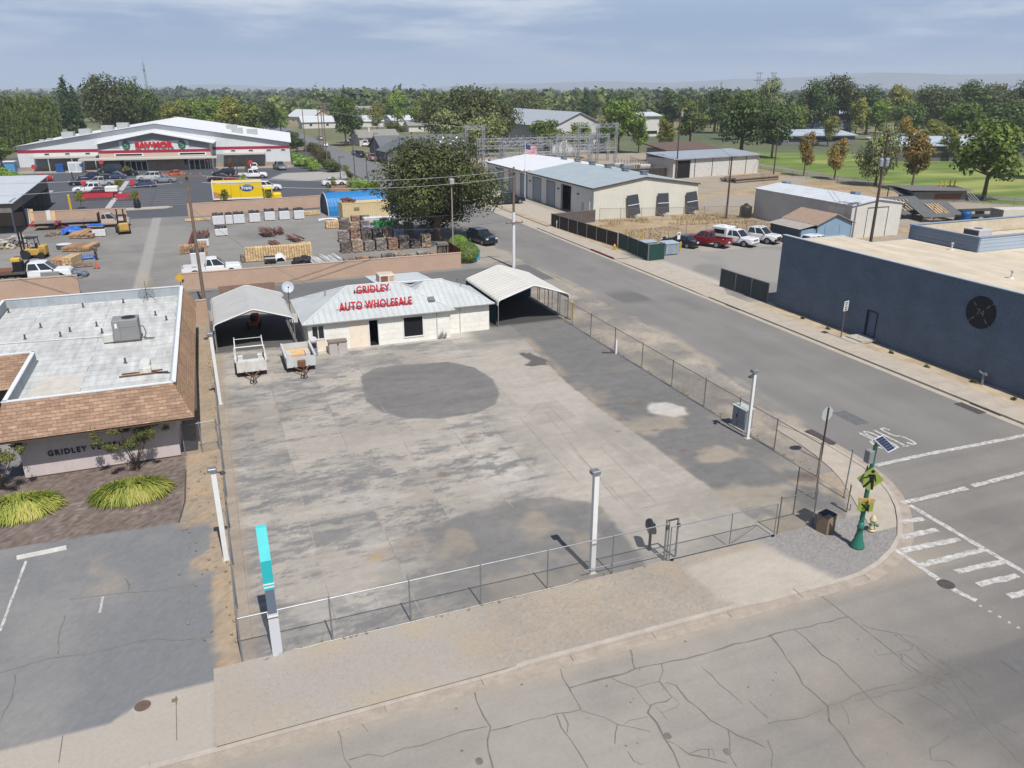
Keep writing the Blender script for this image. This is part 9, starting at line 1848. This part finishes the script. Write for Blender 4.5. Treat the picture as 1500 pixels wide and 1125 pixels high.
# ------------------------------------------------------------------ camera, sun, sky, air
cam = bpy.data.cameras.new('camera'); co = bpy.data.objects.new('camera', cam); COL.objects.link(co)
cam.sensor_width = 36; cam.lens = CF/1500*36; cam.clip_start = .5; cam.clip_end = 40000
co.location = (0,0,CH); co.rotation_euler = (PI/2-CPITCH, 0, -CYAW); SC.camera = co
SUN_EL, SUN_AZ = R_(57), math.atan2(-1, .08)           # direction towards the sun, in the x-y plane
sd = Vector((math.cos(SUN_EL)*math.cos(SUN_AZ), math.cos(SUN_EL)*math.sin(SUN_AZ), math.sin(SUN_EL)))
sl = bpy.data.lights.new('sun','SUN'); so = bpy.data.objects.new('sun', sl); COL.objects.link(so)
sl.energy = 4.1; sl.angle = R_(.5); sl.color = (1,.968,.925)
so.rotation_euler = (-sd).to_track_quat('-Z','Y').to_euler(); so.location = (0,-20,60)
w = bpy.data.worlds.new('World'); SC.world = w; w.use_nodes = True
nt = w.node_tree; bg = nt.nodes['Background']
sk = nt.nodes.new('ShaderNodeTexSky'); sk.sky_type = 'NISHITA'; sk.sun_disc = False
sk.sun_elevation = SUN_EL; sk.sun_rotation = math.atan2(sd.x, sd.y)
sk.air_density = 1.0; sk.dust_density = 1.0; sk.ozone_density = 2.0; sk.altitude = 30
tc = N(nt,'ShaderNodeTexCoord'); mp = N(nt,'ShaderNodeMapping'); mp.inputs['Scale'].default_value = (1.0,1.0,7.0)
nt.links.new(tc.outputs['Generated'], mp.inputs['Vector'])
n1 = N(nt,'ShaderNodeTexNoise', Scale=2.5, Detail=7, Roughness=.58); nt.links.new(mp.outputs[0], n1.inputs['Vector'])
n2 = N(nt,'ShaderNodeTexNoise', Scale=5.0, Detail=5, Roughness=.6); nt.links.new(mp.outputs[0], n2.inputs['Vector'])
ad = N(nt,'ShaderNodeMath', operation='MULTIPLY_ADD'); ad.inputs[1].default_value=.3
nt.links.new(n2.outputs['Fac'], ad.inputs[0]); nt.links.new(n1.outputs['Fac'], ad.inputs[2])
sx = N(nt,'ShaderNodeSeparateXYZ'); nt.links.new(tc.outputs['Generated'], sx.inputs[0])
el = N(nt,'ShaderNodeMapRange'); el.inputs['From Min'].default_value=.012; el.inputs['From Max'].default_value=.07; nt.links.new(sx.outputs['Z'], el.inputs['Value'])
rg = N(nt,'ShaderNodeMapRange'); rg.interpolation_type='SMOOTHSTEP'; rg.inputs['From Min'].default_value=.56; rg.inputs['From Max'].default_value=.82; nt.links.new(ad.outputs[0], rg.inputs['Value'])
mu = N(nt,'ShaderNodeMath', operation='MULTIPLY'); nt.links.new(rg.outputs[0], mu.inputs[0]); nt.links.new(el.outputs[0], mu.inputs[1])
m6 = N(nt,'ShaderNodeMapRange'); m6.inputs['From Min'].default_value=.12; m6.inputs['From Max'].default_value=.4; m6.inputs['To Min'].default_value=.95; m6.inputs['To Max'].default_value=.12; nt.links.new(sx.outputs['Z'], m6.inputs['Value'])
m5 = N(nt,'ShaderNodeMath', operation='MULTIPLY'); nt.links.new(m6.outputs[0], m5.inputs[1]); nt.links.new(mu.outputs[0], m5.inputs[0])
tint = N(nt,'ShaderNodeMix', data_type='RGBA', blend_type='MULTIPLY'); tint.inputs[0].default_value=1.0
nt.links.new(sk.outputs[0], tint.inputs[6])
lo = N(nt,'ShaderNodeMapRange'); lo.interpolation_type='SMOOTHSTEP'; lo.inputs['From Min'].default_value=.10; lo.inputs['From Max'].default_value=.45; nt.links.new(sx.outputs['Z'], lo.inputs['Value'])
hr = N(nt,'ShaderNodeValToRGB'); hr.color_ramp.interpolation='EASE'; nt.links.new(sx.outputs['Z'], hr.inputs[0])
for k_,(p_,c_) in enumerate(((0,(.19,.252,.33)),(.035,(.145,.210,.312)),(.065,(.150,.214,.318)),(.11,(.20,.268,.368)))):
    e_ = hr.color_ramp.elements[k_] if k_ < 2 else hr.color_ramp.elements.new(p_); e_.position = p_; e_.color = tuple(v*1.02 for v in c_)+(1,)
hs2 = N(nt,'ShaderNodeVectorMath', operation='SCALE'); hs2.inputs['Scale'].default_value=11.3; nt.links.new(hr.outputs[0], hs2.inputs[0])
lm = N(nt,'ShaderNodeMix', data_type='RGBA'); nt.links.new(lo.outputs[0], lm.inputs[0]); nt.links.new(hs2.outputs[0], lm.inputs[6]); nt.links.new(tint.outputs[2], lm.inputs[7]); tint.inputs[7].default_value = (.50,.52,.58,1)
mxs = N(nt,'ShaderNodeMix', data_type='RGBA'); nt.links.new(m5.outputs[0], mxs.inputs[0]); nt.links.new(lm.outputs[2], mxs.inputs[6]); mxs.inputs[7].default_value=(4.0,4.4,5.0,1)
nt.links.new(mxs.outputs[2], bg.inputs['Color']); bg.inputs['Strength'].default_value=.115
SC.view_settings.view_transform='Standard'; SC.view_settings.look='None'; SC.view_settings.gamma=1; SC.view_settings.exposure=.52
hz_ = MB(); hz_.box(-7400,7400,-300,7400,-2,215); ho = hz_.build('haze', None); tag(ho,'thin pale summer haze over the whole valley','haze',None,'stuff')
hm, hnt, hb_ = nodes('haze_air'); hnt.nodes.remove(hb_); pv = N(hnt,'ShaderNodeVolumePrincipled'); pv.inputs['Color'].default_value=(.80,.88,1,1); pv.inputs['Density'].default_value=HAZE; pv.inputs['Anisotropy'].default_value=.0
hnt.links.new(pv.outputs[0], hnt.nodes['Material Output'].inputs['Volume']); ho.data.materials.clear(); ho.data.materials.append(hm)
SC.render.engine='CYCLES'; SC.cycles.max_bounces=6; SC.cycles.transparent_max_bounces=24; SC.cycles.volume_bounces=0
